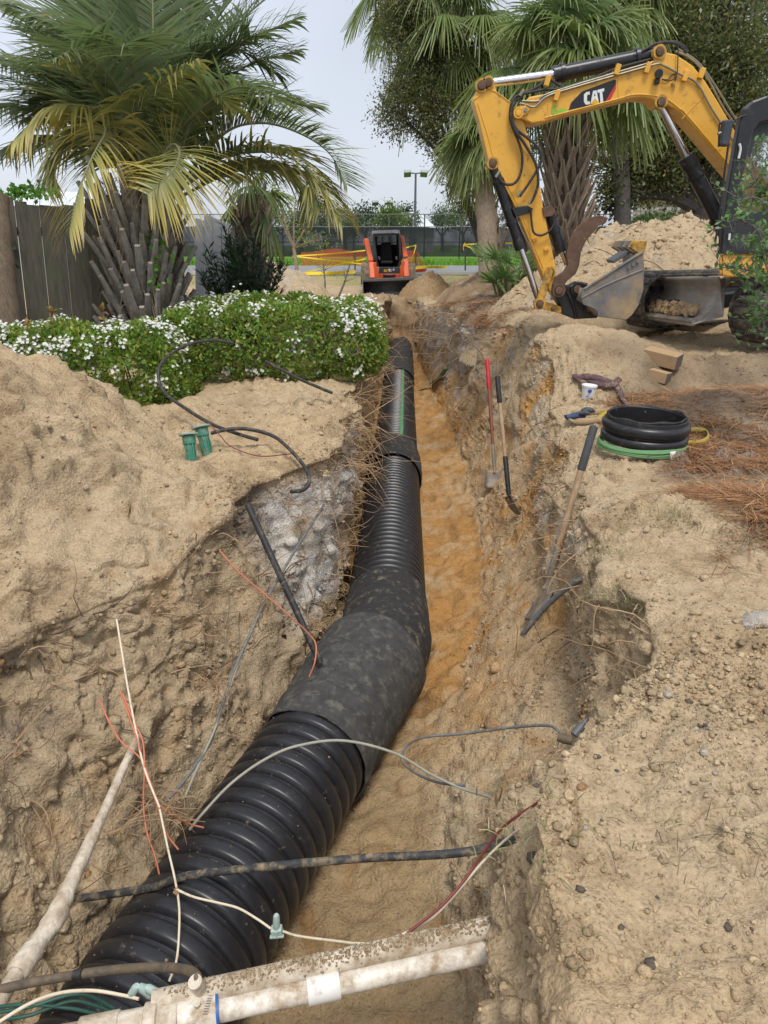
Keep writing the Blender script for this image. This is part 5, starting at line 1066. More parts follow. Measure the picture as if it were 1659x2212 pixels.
def hedge(name, blocks, n, leaf, label, base, alt, pal, cat='hedge', matn='glossy_leaf', stems='bark_oak'):
    P_, N_ = [], []
    tot = sum((b_[1]-b_[0])*((b_[3]-b_[2])+(b_[5]-b_[4])) for b_ in blocks)
    for i, b_ in enumerate(blocks):
        m = int(n*(b_[1]-b_[0])*((b_[3]-b_[2])+(b_[5]-b_[4]))/tot); p, q = hedge_pts(*b_, m, rnd=min(.40, (b_[5]-b_[4])*.45, (b_[3]-b_[2])*.45), seed=i); P_.append(p); N_.append(q)
    p = np.concatenate(P_); q = np.concatenate(N_); ok = np.ones(len(p), bool)
    d = q*.7+rng.normal(0, .75, q.shape)+np.array([0, 0, .25]); nr = q+rng.normal(0, .5, q.shape); L = leaf*rng.uniform(.65, 1.3, len(p)); v, f = kites(p, d, nr, L, L*.56, .12)
    cl = 1+.3*pn(p, .25, 63); col = tints(len(p), base, .28, alt, pal)*np.clip(cl, .6, 1.4)[:, None]
    b0 = blocks[0]; t = thing(name, ((b0[0]+b0[1])/2, (b0[2]+b0[3])/2, b0[4]), label, cat); npmesh('foliage', v, f, matn, parent=t, color=np.repeat(col, 4, 0).astype(np.float32))
    b = MB()
    for b_ in blocks:
        cx, cy, cz = (b_[0]+b_[1])/2, (b_[2]+b_[3])/2, (b_[4]+b_[5])/2
        for _ in range(int(9*(b_[1]-b_[0]))):
            x_ = random.uniform(b_[0]+.12, b_[1]-.12); y_ = random.uniform(b_[2]+.12, b_[3]-.12); e = V(x_+random.uniform(-.2, .2), y_+random.uniform(-.2, .2), b_[5]-.12); e.x = min(max(e.x, b_[0]+.15), b_[1]-.15); e.y = min(max(e.y, b_[2]+.12), b_[3]-.12)
            b.tube(cr([V(x_, max(y_, b_[2]+.35), b_[4]-.1), V((x_+e.x)/2+.05, (y_+e.y)/2, (b_[4]+e.z)/2), e], 3), [.012]*3+[.008]*4, 5, False)
    b.build('stems', stems, t)['kind'] = 'stuff'
    return t, p, q
hb, hp, hq = hedge('hedge', [(-2.35, -.02, 7.15, 8.95, .0, .82), (-4.5, -1.9, 6.25, 7.4, -.3, .69)], 62000, .050, 'clipped green hedge covered in white blossom along the left bank', (.16, .27, .048), (.28, .31, .06), .35)
# white blossom: clusters of five-petalled flowers
fsel = np.nonzero((hq[:, 2] > .15) | (hq[:, 1] < -.3))[0]; dens = np.clip(.05+2.2*pn(hp[fsel], .5, 66)+.55*sst(.2, -2.0, hp[fsel, 0])+.1+.3*(hq[fsel, 2] > .6), .015, 2.5)*(hp[fsel, 2] > .18); fsel = rng.choice(fsel, 640, p=dens/dens.sum())
cen = np.repeat(hp[fsel]+hq[fsel]*.03, 9, 0)+rng.normal(0, .027, (640*9, 3)); nq = unit(np.repeat(hq[fsel], 9, 0)*.8+np.array([0, -.4, .5])+rng.normal(0, .45, (640*9, 3)))
tx = unit(np.cross(nq, rng.normal(size=nq.shape))); ty = np.cross(nq, tx); pv = []; 
pp, pd, pnm = [], [], []
for k_ in range(5):
    a = k_*2*math.pi/5; dv = tx*math.cos(a)+ty*math.sin(a)+nq*.25; pp.append(cen); pd.append(dv); pnm.append(nq)
pp, pd, pnm = np.concatenate(pp), np.concatenate(pd), np.concatenate(pnm); v, f = kites(pp, pd, pnm, np.full(len(pp), .018), np.full(len(pp), .013), .1)
o = npmesh('blossom', v, f, 'petal', parent=hb, color=np.tile(np.array([[.80, .79, .75]], np.float32), (len(v), 1))); o['kind'] = 'stuff'
o['label'] = 'white five petalled flowers'
for px_, py_, lb in ((112, 672, 0), (222, 668, 1), (60, 700, 2)):      # tall coppery shoots
    p0 = W(px_+4, py_+50, t=6.5); p1 = W(px_, py_, t=6.5); b = MB(); b.tube(cr([p0, p0.lerp(p1, .5)+V(.01, 0, 0), p1], 4), .005, 5); b.build('shoot', 'root_dark', hb, smooth=True)
    n_ = 16; s_ = np.concatenate([rng.uniform(.3, .8, 5), rng.uniform(.9, 1.05, 11)]); pos = np.array(p0)+(np.array(p1)-np.array(p0))*s_[:, None]; dd = rng.normal(0, .7, (n_, 3))+np.array([0, 0, .7]); v, f = kites(pos, dd, rng.normal(0, .4, (n_, 3))+np.array([0, -.5, .8]), np.full(n_, .06), np.full(n_, .03), .1)
    npmesh('shoot_leaves', v, f, 'glossy_leaf', parent=hb, color=np.repeat(tints(n_, (.30, .22, .05), .2, (.33, .15, .06), .4), 4, 0))
q = W(1325, 520, t=16); hedge('hedge', [(q.x-.85, q.x+.9, q.y-.5, q.y+.7, .1, 1.72)], 5000, .07, 'dark reddish clipped hedge behind the sand heap', (.055, .065, .022), (.13, .06, .025), .4)
q = W(1420, 480, t=21); hedge('bush', [(q.x-.75, q.x+.75, q.y-.6, q.y+.6, .3, 2.25)], 3000, .09, 'light green bush in front of the beige house', (.12, .21, .06), (.09, .17, .05), .3, cat='bush')
# oleander
c0 = W(515, 640, t=9.9); c0.z = gz(c0.x, c0.y); t = thing('oleander', c0, 'dark oleander bush with narrow leaves right of the palm trunk', 'shrub'); b = MB(); pos, dr_, = [], []
for i in range(80):
    a = random.uniform(0, 6.28); r = random.uniform(.1, 1.0); hgt = random.uniform(.7, 1.6)*(1.15-.4*r); e = c0+V(math.cos(a)*r*.78, math.sin(a)*r*.6, hgt); p0 = c0+V(math.cos(a)*r*.3, math.sin(a)*r*.25, 0); c_ = cr([p0, p0.lerp(e, .5)+V(0, 0, .1), e], 8); b.tube(c_, [.010]*8+[.006]*9, 5, False)
    for j in range(4, 17):
        for k_ in range(4): aa = random.uniform(0, 6.28); dv = V(math.cos(aa), math.sin(aa), random.uniform(.2, 1.1)); pos.append(tuple(c_[j])); dr_.append(tuple(dv))
b.build('stems', 'bark_oak', t)['kind'] = 'stuff'; pos, dr_ = np.array(pos), np.array(dr_); v, f = kites(pos, dr_, np.tile(np.array([0, -.3, 1.]), (len(pos), 1))+rng.normal(0, .3, pos.shape), rng.uniform(.11, .19, len(pos)), np.full(len(pos), .028), .1)
npmesh('foliage', v, f, 'glossy_leaf', parent=t, color=np.repeat(tints(len(pos), (.04, .08, .036), .3, (.07, .12, .05), .25), 4, 0))
# branch reaching in at the right edge, in front of the cab
c0 = W(1760, 800, t=4.9); c0.z = gz(c0.x, c0.y); t = thing('shrub', c0, 'leafy shrub reaching in at the right edge before the cab', 'shrub'); b = MB(); pos, dr_ = [], []
for path in ([(1740, 700), (1690, 560), (1650, 450), (1625, 350)], [(1720, 640), (1660, 520), (1610, 480), (1575, 478)], [(1720, 660), (1660, 600), (1600, 580), (1562, 578)], [(1730, 640), (1670, 560), (1620, 540)], [(1700, 480), (1655, 410), (1612, 405)], [(1740, 600), (1680, 480), (1640, 430), (1590, 432)], [(1710, 560), (1680, 420), (1655, 330)],
             [(1720, 680), (1670, 620), (1625, 608)], [(1740, 560), (1700, 430), (1690, 320)], [(1740, 720), (1690, 650), (1650, 560), (1640, 500)], [(1750, 760), (1690, 690), (1640, 660), (1600, 640)], [(1750, 780), (1700, 730), (1650, 715), (1622, 700)], [(1740, 700), (1680, 620), (1640, 585), (1590, 590)]):
    tt = random.uniform(4.6, 5.3); c_ = cr([W(x_, y_, t=tt) for x_, y_ in path], 9); b.tube(c_, [.011*(1-.7*i/len(c_)) for i in range(len(c_))], 5, False)
    for j in range(3, len(c_)):
        if random.random() < .95:
            tw = V(*rng.normal(0, .09, 3)); e = c_[j]+tw; b.tube([c_[j], e], [.003, .002], 4, False)
            for k_ in range(6): pos.append(tuple(c_[j].lerp(e, random.uniform(.3, 1.1)))); dr_.append(tuple(Vector(rng.normal(size=3))*.8+tw*4+V(0, 0, .4)))
b.build('branch', 'bark_grey', t); pos, dr_ = np.array(pos), np.array(dr_); v, f = kites(pos, dr_, rng.normal(0, .5, pos.shape)+np.array([0, -.5, .9]), rng.uniform(.035, .062, len(pos)), rng.uniform(.02, .03, len(pos)), .1)
npmesh('foliage', v, f, 'glossy_leaf', parent=t, color=np.repeat(tints(len(pos), (.10, .19, .055), .3, (.17, .27, .09), .25), 4, 0))
# vine on the palm trunk and on the fence top
for nm, px_, py_, tt, rx, ry, n_, lb in (('vine', 345, 530, 7.75, 26, 90, 70, 'bright green creeper on the feather palm trunk'), ('vine', 45, 418, 7.55, 60, 12, 160, 'bright green creeper along the fence top'), ('vine', 14, 560, 7.45, 14, 70, 60, 'dark creeper hanging down the left fence boards')):
    p = np.array([tuple(W(px_+rng.normal()*rx*.6, py_+rng.normal()*ry*.6, t=tt+rng.uniform(-.08, .08))) for _ in range(n_)]); v, f = kites(p, rng.normal(0, .7, p.shape)+np.array([0, -.2, .1]), rng.normal(0, .4, p.shape)+np.array([0, -1, .5]), rng.uniform(.05, .09, n_), rng.uniform(.04, .06, n_), .1)
    base_ = (.11, .25, .03) if 'bright' in lb else (.03, .05, .02); o = npmesh(nm, v, f, 'leaf', origin=tuple(W(px_, py_, t=tt)), color=np.repeat(tints(n_, base_, .25), 4, 0)); tag(o, lb, 'creeper')
# bare saplings on the sand
for px_, py_, tx_, ty_, lb in ((702, 640, 698, 570, 'bare grey sapling on the sand, left of the loader'), (732, 640, 756, 570, 'leaning leafless sapling nearest the loader bucket')):
    a_, b_ = W(px_, py_, t=17), W(tx_, ty_, t=17); t = thing('sapling', a_, lb, 'sapling'); b = MB(); b.tube(cr([a_, a_.lerp(b_, .5)+V(.02, 0, 0), b_], 4), [.025]*4+[.018]*5, 6)
    for k_ in range(7): s0 = a_.lerp(b_, random.uniform(.4, 1)); b.tube([s0, s0+V(random.uniform(-.3, .3), random.uniform(-.2, .2), random.uniform(.05, .35))], [.009, .004], 4, False)
    b.build('stem', 'bark_grey', t, smooth=True)
# ------------------------------------------------------------------ litter: pine straw, roots, grass tufts
sel = pick(np.clip(PS, 0, 1)*(P2[:, 1] < 18)*(.35+2.2*(pn(P2, .5, 90) > .0)), 26000); n_ = len(sel); an = rng.uniform(0, 6.28, n_); dd = np.stack([np.cos(an), np.sin(an), rng.normal(.03, .10, n_)], 1)
v, f, m = strips(P2[sel]+GN[sel]*rng.uniform(.004, .03, (n_, 1)), dd, np.full(n_, .0032)*(.8+.12*P2[sel, 1]), rng.uniform(.10, .24, n_), rng.uniform(.0, .12, n_), 2, [.8, 1, .5])
o = npmesh('pine_straw', v, f, 'needle', color=np.repeat(tints(n_, (.30, .145, .065), .35, (.40, .25, .13), .25), m, 0)); tag(o, 'brown pine needles littering the right bank', 'pine straw', kind='stuff')
def rootset(name, mask, n, label, lmin, lmax, matn, droop=.3, seed=0):
    sel = pick(mask, n); b = MB()
    for i in sel:
        p = Vector(P2[i]); nv = Vector(GN[i]); d = (nv*random.uniform(.4, 1)+Vector(rng.normal(0, .5, 3))).normalized(); L = random.uniform(lmin, lmax); pts = [p-nv*.02]; r0_ = random.uniform(.0018, .0052)*(.7+.1*p.y)
        for k_ in range(4): d = (d+Vector(rng.normal(0, .28, 3))+V(0, 0, -droop*.3)).normalized(); pts.append(pts[-1]+d*L/4)
        b.tube(cr(pts, 2), [r0_*(1-.8*j/8) for j in range(9)], 4, False)
    o = b.build(name, matn, None, origin=(0, 0, 0), recalc=False); return tag(o, label, 'roots', kind='stuff')
wz = (P2[:, 2] < .02)*(P2[:, 2] > -1.1)
rootset('pale_roots', wz*((Zn == 1)*(P2[:, 1] > 2.2)*(P2[:, 1] < 9)*(1+1.5*(P2[:, 1] > 4.2))+(Zn == 3)*.7*(P2[:, 1] > 2)*(P2[:, 1] < 6.5)), 560, 'pale torn roots sticking out of the trench walls', .12, .5, 'root')
rootset('dark_roots', wz*((Zn == 1)*(P2[:, 1] > 1.2)*(P2[:, 1] < 5)+(Zn == 3)*.3*(P2[:, 1] > 3)*(P2[:, 1] < 9)), 110, 'dark thin roots hanging from the trench walls', .12, .45, 'root_dark')
rootset('brown_roots', (Zn == 3)*(P2[:, 1] > 10)*(P2[:, 1] < 18)*(P2[:, 2] > -.8)+(Zn == 1)*(P2[:, 1] > 6)*(P2[:, 1] < 14)*(P2[:, 2] > -.9), 420, 'matted brown roots on the far trench sides', .3, .9, 'root', .8)
for px_, py_, lb, n_, hh in ((1475, 1118, 'dry grass tuft on the right bank above the hose', 260, .12), (1375, 1310, 'grey green grass tuft at the right brink', 220, .10), (1330, 1195, 'sparse grass below the pine straw', 240, .08), (1330, 855, 'dry tuft beside the purple sling', 160, .09), (1610, 1160, 'dark dead tuft at the right edge', 200, .10), (1600, 1830, 'tangle of dead roots on the near right bank', 130, .10), (1175, 1800, 'few green blades at the near brink', 70, .07), (1350, 560, 'grass tuft on the sand heap', 90, .2)):
    c0 = on(px_, py_) if py_ > 600 else W(px_, py_, t=10.6); p = np.array(tuple(c0))+rng.normal(0, 1, (n_, 3))*np.array([.12, .09, .012]); d = rng.normal(0, .55, (n_, 3))+np.array([0, 0, .8]); v, f, m = strips(p, d, np.full(n_, .0030), rng.uniform(.4, 1.2, n_)*hh, rng.uniform(.2, .9, n_), 3, [1, .9, .6, .1])
    cb = (.27, .24, .12) if 'dead' not in lb and 'green' not in lb else ((.17, .13, .09) if 'dead' in lb else (.15, .18, .07)); o = npmesh('grass_tuft', v, f, 'needle', origin=tuple(c0), color=np.repeat(tints(n_, cb, .35, (.36, .30, .18), .3), m, 0)); tag(o, lb, 'grass', kind='stuff')

# tangles of fine roots and twine caught on the wires and the left wall
for px_, py_, tt, n_, r_, lb in ((345, 1738, 2.85, 60, .07, 'tangle of fine roots caught on the orange wires'), (470, 720*2+40, 3.3, 40, .06, 'small root tangle beside the hanging grey cable'), (575, 1300, 3.9, 45, .07, 'root tangle where the red wire crosses the grey cable')):
    q = W(px_, py_, t=tt); b = MB()
    for i in range(n_):
        a0_ = q+Vector(rng.normal(0, r_*.45, 3)); d = Vector(rng.normal(0, 1, 3)).normalized(); L = random.uniform(.05, .2); b.tube(cr([a0_, a0_+d*L*.5+Vector(rng.normal(0, .015, 3)), a0_+d*L+V(0, 0, -.03)], 3), [.0018]*4+[.0011]*3, 4, False)
    tag(b.build('root_tangle', 'root', None, recalc=False), lb, 'roots', kind='stuff')
# ------------------------------------------------------------------ excavator
YBOOM = 8.45
def E(cx, cy, Y=YBOOM): return W(995.4+cx*.4, 66.4+cy*.4, Y=Y)
def plate(pts, Y0_, Y1_, name, matn, parent, bevel=.012):
    b = MB(); b.prism([E(x_, y_, Y0_) for x_, y_ in pts], V(0, Y1_-Y0_, 0)); return b.build(name, matn, parent, bevel=bevel)
exb = W(1640, 742, Y=8.3); exb.z = gz(3.9, 8.3)
ex = thing('excavator', exb, 'yellow mini excavator with raised boom, bucket resting on the sand', 'excavator')
boomp = [(285, 440), (292, 412), (325, 398), (372, 356), (430, 345), (600, 305), (840, 228), (1048, 165), (1045, 112), (1060, 92), (1098, 92), (1118, 118), (1165, 128), (1255, 188), (1322, 272), (1385, 375), (1485, 545), (1598, 690), (1700, 830), (1760, 900), (1640, 1010), (1545, 862), (1235, 492), (1185, 440), (1110, 395), (1085, 408), (1060, 398), (1040, 368), (985, 358), (930, 362), (840, 385), (560, 455), (455, 490), (385, 500), (345, 482), (300, 468)]
boom = plate(boomp, YBOOM, YBOOM+.30, 'boom', 'cat_yellow', ex, .014)
# welded flange, cover plates and brackets on the boom side
def rail(pts, r, name, matn, parent, Y=YBOOM-.015, n=8, seg=5):
    b = MB(); b.tube(cr([E(q[0], q[1], q[2] if len(q) > 2 else Y) for q in pts], seg), r, n); return b.build(name, matn, parent, smooth=True)
rail([(455, 470), (840, 370), (935, 345), (1040, 350), (1110, 368), (1180, 420), (1235, 470), (1545, 840)], .008, 'weld_flange', 'cat_yellow', boom, YBOOM-.003)
rail([(1195, 475), (1320, 345)], .005, 'weld_seam', 'cat_yellow', boom, YBOOM-.001); rail([(846, 250), (852, 360)], .005, 'weld_seam', 'cat_yellow', boom, YBOOM-.001); rail([(470, 395), (474, 470)], .005, 'weld_seam', 'cat_yellow', boom, YBOOM-.001)
stick = plate([(65, 376), (96, 300), (112, 264), (150, 256), (178, 280), (196, 330), (268, 382), (300, 420), (345, 500), (372, 610), (432, 855), (446, 960), (512, 1272), (514, 1325), (520, 1400), (500, 1425), (480, 1405), (452, 1340), (436, 1300), (300, 965), (242, 850), (180, 762), (152, 742), (148, 700), (100, 495)], YBOOM+.05, YBOOM+.26, 'stick', 'cat_yellow', ex, .012)
rail([(92, 392), (150, 580), (182, 700), (250, 830), (310, 950), (445, 1280)], .006, 'weld_seam', 'cat_yellow', stick, YBOOM+.048); rail([(70, 372), (160, 320), (265, 385)], .006, 'weld_seam', 'cat_yellow', stick, YBOOM+.048)
plate([(285, 440), (300, 415), (350, 402), (372, 425), (352, 455), (305, 466)], YBOOM-.03, YBOOM, 'pin_plate', 'cat_yellow', boom, .006)
def pin(cx, cy, r, parent, Y=YBOOM, m2='yellow_worn', m1='rust_steel', out=.035):
    c_ = E(cx, cy, Y); b = MB(); b.lathe(c_+V(0, .05, 0), V(0, -1, 0), [(0, r*1.5), (.05+out*.6, r*1.5), (.05+out*.6, r*1.05), (.05+out*.3, r*1.0)], 22); b.lathe(c_+V(0, .05, 0), V(0, -1, 0), [(0, r*.9), (.05+out, r*.9), (.05+out*1.1, r*.7), (.05+out*1.1, 0)], 20, 1); return b.build('pivot_pin', [m2, m1], parent, smooth=True)
for cx, cy, r, yy_ in ((112, 297, .045, .05), (148, 281, .042, .05), (172, 716, .043, .05), (482, 1305, .045, .05)): pin(cx, cy, r, stick, YBOOM+yy_)
for cx, cy, r in ((1080, 386, .046), (1072, 115, .045)): pin(cx, cy, r, boom)
c_ = E(347, 430); b = MB(); b.cyl(c_+V(0, 0, 0), c_+V(0, -.05, 0), .022, 6); b.build('bolt', 'tube_steel', boom); pin(312, 443, .036, boom, YBOOM-.03, 'cat_yellow', 'cat_yellow', .012)
# cylinders
YC = YBOOM+.15
def ram(a0, a1, b1, rr, rb, name, Y=YC, collars=()):
    p0, p1, p2 = E(*a0, Y), E(*a1, Y), E(*b1, Y); d = (p2-p1).normalized(); t0 = MB(); t0.cyl(p1-d*.02, p2, rb, 22); bar = t0.build(name, 'black_paint', ex, smooth=True)
    b = MB(); b.cyl(p0, p1+d*.05, rr, 20); b.build('piston_rod', 'chrome', bar, smooth=True)
    b = MB(); b.cyl(p1-d*.03, p1+d*.09, rb*1.13, 22); b.build('gland', 'black_paint', bar, smooth=True)
    for q in collars: c_ = p1.lerp(p2, q); b = MB(); b.cyl(c_-d*.02, c_+d*.02, rb*1.25, 18); b.build('collar', 'black_paint', bar, smooth=True)
    return bar
ram((150, 284), (515, 236), (1060, 124), .045, .075, 'arm_cylinder', YC, (.06, .8)); ram((1076, 392), (1222, 692), (1425, 1085), .045, .082, 'boom_cylinder', YC-.02, (.22, .82))
ram((424, 1468), (322, 1165), (174, 722), .036, .062, 'bucket_cylinder', YBOOM+.10, (.3, .8))
ram((575, 1262), (540, 1180), (478, 975), .034, .060, 'thumb_cylinder', YBOOM+.16, (.5,))
plate([(276, 958), (360, 942), (392, 962), (372, 985), (296, 1003)], YBOOM+.02, YBOOM+.05, 'hose_bracket', 'black_paint', stick, .004); plate([(440, 955), (490, 945), (515, 975), (495, 1000), (450, 1008)], YBOOM+.03, YBOOM+.28, 'thumb_bracket', 'rust_steel', stick, .006)
# links, coupler, thumb, bucket
plate([(466, 1298), (482, 1278), (500, 1300), (446, 1470), (430, 1492), (408, 1478), (408, 1458)], YBOOM+.0, YBOOM+.045, 'link_arm', 'yellow_worn', ex, .006); plate([(466, 1298), (482, 1278), (500, 1300), (446, 1470), (430, 1492), (408, 1478), (408, 1458)], YBOOM+.265, YBOOM+.31, 'link_arm', 'yellow_worn', ex, .006)
plate([(405, 1468), (428, 1450), (548, 1492), (552, 1520), (535, 1526), (420, 1498)], YBOOM+.05, YBOOM+.26, 'tilt_link', 'yellow_worn', ex, .008); pin(425, 1475, .043, ex, YBOOM); pin(494, 1500, .025, ex, YBOOM+.05)
plate([(488, 1405), (520, 1380), (560, 1375), (605, 1378), (640, 1358), (690, 1362), (668, 1420), (690, 1490), (742, 1520), (738, 1552), (615, 1558), (548, 1532), (545, 1492)], YBOOM+.03, YBOOM+.28, 'coupler', 'black_paint', ex, .012)
pin(628, 1395, .05, ex, YBOOM+.0, 'black_paint', 'rust_steel'); pin(690, 1500, .04, ex, YBOOM+.02, 'black_paint', 'rust_steel'); rail([(555, 1380), (600, 1460), (625, 1550)], .018, 'coupler_rib', 'black_paint', ex, YBOOM+.02)
plate([(500, 1420), (496, 1372), (515, 1330), (560, 1298), (578, 1268), (570, 1215), (582, 1145), (612, 1082), (660, 1035), (698, 1008), (750, 996), (798, 1010), (782, 1040), (740, 1056), (712, 1092), (675, 1138), (650, 1195), (640, 1268), (622, 1312), (575, 1352), (558, 1378), (556, 1420), (528, 1436)], YBOOM+.0, YBOOM+.07, 'thumb', 'rust_steel', ex, .008)
plate([(580, 1215), (592, 1150), (620, 1090), (668, 1045), (700, 1085), (660, 1130), (635, 1190), (625, 1265)], YBOOM+.22, YBOOM+.29, 'thumb', 'rust_steel', ex, .008); pin(528, 1402, .05, ex, YBOOM-.01, 'rust_steel', 'rust_steel')
bk = plate([(648, 1442), (660, 1392), (702, 1368), (850, 1270), (905, 1235), (985, 1182), (990, 1262), (986, 1400), (962, 1480), (925, 1535), (892, 1562), (850, 1555), (745, 1545), (735, 1512), (700, 1492), (662, 1480)], YBOOM-.22, YBOOM-.195, 'bucket_side', 'bucket_steel', ex, .005)
plate([(648, 1442), (660, 1392), (702, 1368), (850, 1270), (905, 1235), (985, 1182), (990, 1262), (986, 1400), (962, 1480), (925, 1535), (892, 1562), (850, 1555), (745, 1545), (735, 1512), (700, 1492), (662, 1480)], YBOOM+.475, YBOOM+.50, 'bucket_side', 'bucket_steel', ex, .005)
b = MB(); sh = [(985, 1182), (990, 1262), (986, 1400), (962, 1480), (925, 1535), (892, 1562), (745, 1545), (700, 1492), (652, 1460), (660, 1392)]; b.sheet([[E(x_, y_, YBOOM-.2) for x_, y_ in sh], [E(x_, y_, YBOOM-.2)+V(0, .685, 0) for x_, y_ in sh]]); o = b.build('bucket_shell', 'bucket_steel', ex, smooth=True); o.modifiers.new('thick', 'SOLIDIFY').thickness = .02
rail([(668, 1395), (850, 1278), (985, 1195)], .013, 'side_cutter_bead', 'bucket_steel', bk, YBOOM-.225); rail([(655, 1442), (790, 1370), (982, 1290)], .010, 'wear_strip', 'bucket_steel', bk, YBOOM-.222)
for x_, y_ in ((905, 1278), (930, 1262), (955, 1245)): c_ = E(x_, y_, YBOOM-.22); b = MB(); b.cyl(c_, c_+V(0, -.02, 0), .018, 8); b.build('bolt', 'bucket_steel', bk)
for k_ in range(4): y_ = YBOOM-.19+k_*.205; b = MB(); b.prism([E(x, q_, YBOOM-.2)+V(0, y_-YBOOM+.2, 0) for x, q_ in ((915, 1170), (940, 1132), (1008, 1136), (1000, 1185), (985, 1215), (960, 1200))], V(0, .09, 0)); b.build('tooth', 'yellow_worn' if k_ == 0 else 'bucket_steel', ex, bevel=.006)
b = MB(); b.prism([E(x, q_, YBOOM-.1) for x, q_ in ((820, 1240), (895, 1190), (915, 1192), (900, 1212), (828, 1256))], V(0, .25, 0)); b.build('adapter_plate', 'pole_grey', ex, bevel=.004)
# decal
YD = YBOOM-.0035
dec = MB(); dec.prism([E(*q, YD) for q in ((583, 428), (596, 388), (655, 328), (832, 262), (838, 268), (838, 306), (780, 386), (776, 389))], V(0, .003, 0)); dk_ = dec.build('decal', 'decal_black', boom)
def flat(pts, matn, name, parent, Y): b = MB(); b.prism([E(*q, Y) for q in pts], V(0, .0015, 0)); return b.build(name, matn, parent)
flat([(837, 288), (838, 312), (802, 382), (777, 388)], 'decal_red', 'decal_stripe', dk_.parent, YD-.002)
for nm, pts in (('letter_c', [(696, 328), (678, 331), (665, 344), (665, 384), (675, 399), (697, 397), (697, 380), (687, 383), (682, 377), (682, 351), (687, 345), (697, 344)]), ('letter_a', [(700, 397), (714, 325), (733, 321), (746, 391), (731, 392), (729, 380), (718, 382), (716, 395)]), ('letter_t', [(737, 320), (775, 310), (774, 327), (764, 329), (770, 386), (754, 388), (750, 333), (739, 336)])): flat(pts, 'decal_white', nm, boom, YD-.002)
flat([(698, 398), (724, 364), (752, 391)], 'decal_yellow', 'decal_triangle', boom, YD-.004); flat([(720, 352), (724, 338), (728, 351)], 'decal_black', 'letter_gap', boom, YD-.0038)
for pts in ([(520, 396), (498, 402), (488, 416), (490, 444), (502, 450), (528, 444), (530, 424), (512, 427), (512, 434), (518, 433), (518, 438), (502, 440), (498, 436), (497, 418), (503, 410), (522, 406)], [(532, 436), (542, 416), (546, 430), (552, 418), (556, 434), (546, 440)], [(560, 420), (574, 428), (578, 434), (560, 438)]): flat(pts, 'decal_green', 'sticker', boom, YD)
# hydraulic lines
for pts, r, m_, Y_ in (([(318, 392), (352, 400), (400, 410), (470, 352), (640, 298), (840, 240), (1050, 182), (1092, 186), (1180, 232), (1275, 285), (1360, 430), (1480, 610), (1590, 760)], .011, 'tube_steel', YBOOM-.02), ([(330, 380), (420, 378), (470, 340), (840, 226), (1040, 168)], .010, 'tube_steel', YBOOM-.01),
                       ([(312, 345), (440, 320), (540, 310), (700, 262), (840, 205), (1040, 150)], .014, 'black_rubber', YBOOM+.05), ([(300, 360), (420, 300), (470, 262), (540, 300), (580, 308)], .014, 'black_rubber', YBOOM+.09), ([(935, 135), (990, 105), (1050, 72), (1120, 62), (1180, 78), (1220, 120)], .015, 'black_rubber', YBOOM+.08),
                       ([(1090, 75), (1150, 58), (1200, 80), (1225, 115)], .014, 'black_rubber', YBOOM+.2), ([(1160, 110), (1240, 150), (1320, 235), (1420, 420), (1500, 530)], .010, 'tube_steel', YBOOM+.05), ([(1175, 100), (1280, 170), (1370, 290), (1480, 470), (1560, 590), (1640, 680)], .010, 'tube_steel', YBOOM+.16), ([(1175, 80), (1165, 240), (1120, 270), (1090, 262)], .006, 'black_rubber', YBOOM-.03),
                       ([(320, 342), (285, 370), (268, 420), (270, 490), (300, 570), (330, 660), (326, 760), (292, 822), (240, 828), (200, 790), (192, 765)], .0145, 'black_rubber', YBOOM-.01), ([(330, 350), (285, 400), (276, 470), (300, 530), (360, 580), (420, 635), (434, 700), (402, 770), (350, 850), (318, 896)], .0145, 'black_rubber', YBOOM-.02), ([(300, 365), (272, 440), (285, 520), (350, 620), (405, 720), (418, 820), (398, 890), (376, 930)], .016, 'black_rubber', YBOOM-.03),
                       ([(378, 962), (383, 1040), (395, 1090), (430, 1105), (475, 1085), (510, 1035), (522, 990)], .012, 'black_rubber', YBOOM+.0), ([(300, 1010), (330, 1080), (400, 1210)], .008, 'tube_steel', YBOOM+.05)):
    rail(pts, r, 'hydraulic_line', m_, ex, Y_, 8, 6)
for x_, y_ in ((468, 270), (845, 210), (518, 350), (1008, 200), (1212, 245), (1300, 230)): b = MB(); b.box(E(x_, y_, YBOOM-.02), (.05, .05, .10), Matrix.Rotation(.25, 3, 'Y')); b.build('line_clamp', 'cat_yellow', boom, bevel=.005)
for x_, y_ in ((330, 335), (316, 880), (378, 920), (200, 775)): b = MB(); c_ = E(x_, y_, YBOOM-.025); b.cyl(c_-V(.02, 0, .03), c_+V(.02, 0, .03), .018, 10); b.build('hose_fitting', 'tube_steel', ex, smooth=True)
t0 = MB(); c_ = E(1066, 235, YBOOM-.03); t0.lathe(c_, V(-.2, -1, -.1), [(0, .035), (.04, .045), (.06, .04), (.06, 0)], 16); t0.build('work_lamp', 'black_paint', boom, smooth=True); b = MB(); b.box(E(1060, 272, YBOOM-.03), (.05, .05, .06)); b.build('lamp_foot', 'black_paint', boom, bevel=.008)
rail([(1085, 262), (1120, 262), (1145, 235), (1165, 245), (1150, 290)], .005, 'lamp_wire', 'black_rubber', boom, YBOOM-.015); rail([(1146, 278), (1152, 300)], .018, 'lamp_plug', 'yellow_worn', boom, YBOOM-.015)
for x_, y_ in ((400, 1128), (462, 1180)): b = MB(); b.box(E(x_, y_, YBOOM+.04), (.05, .03, .035), Matrix.Rotation(-.4, 3, 'Y')); b.build('lug', 'cat_yellow', stick, bevel=.004)
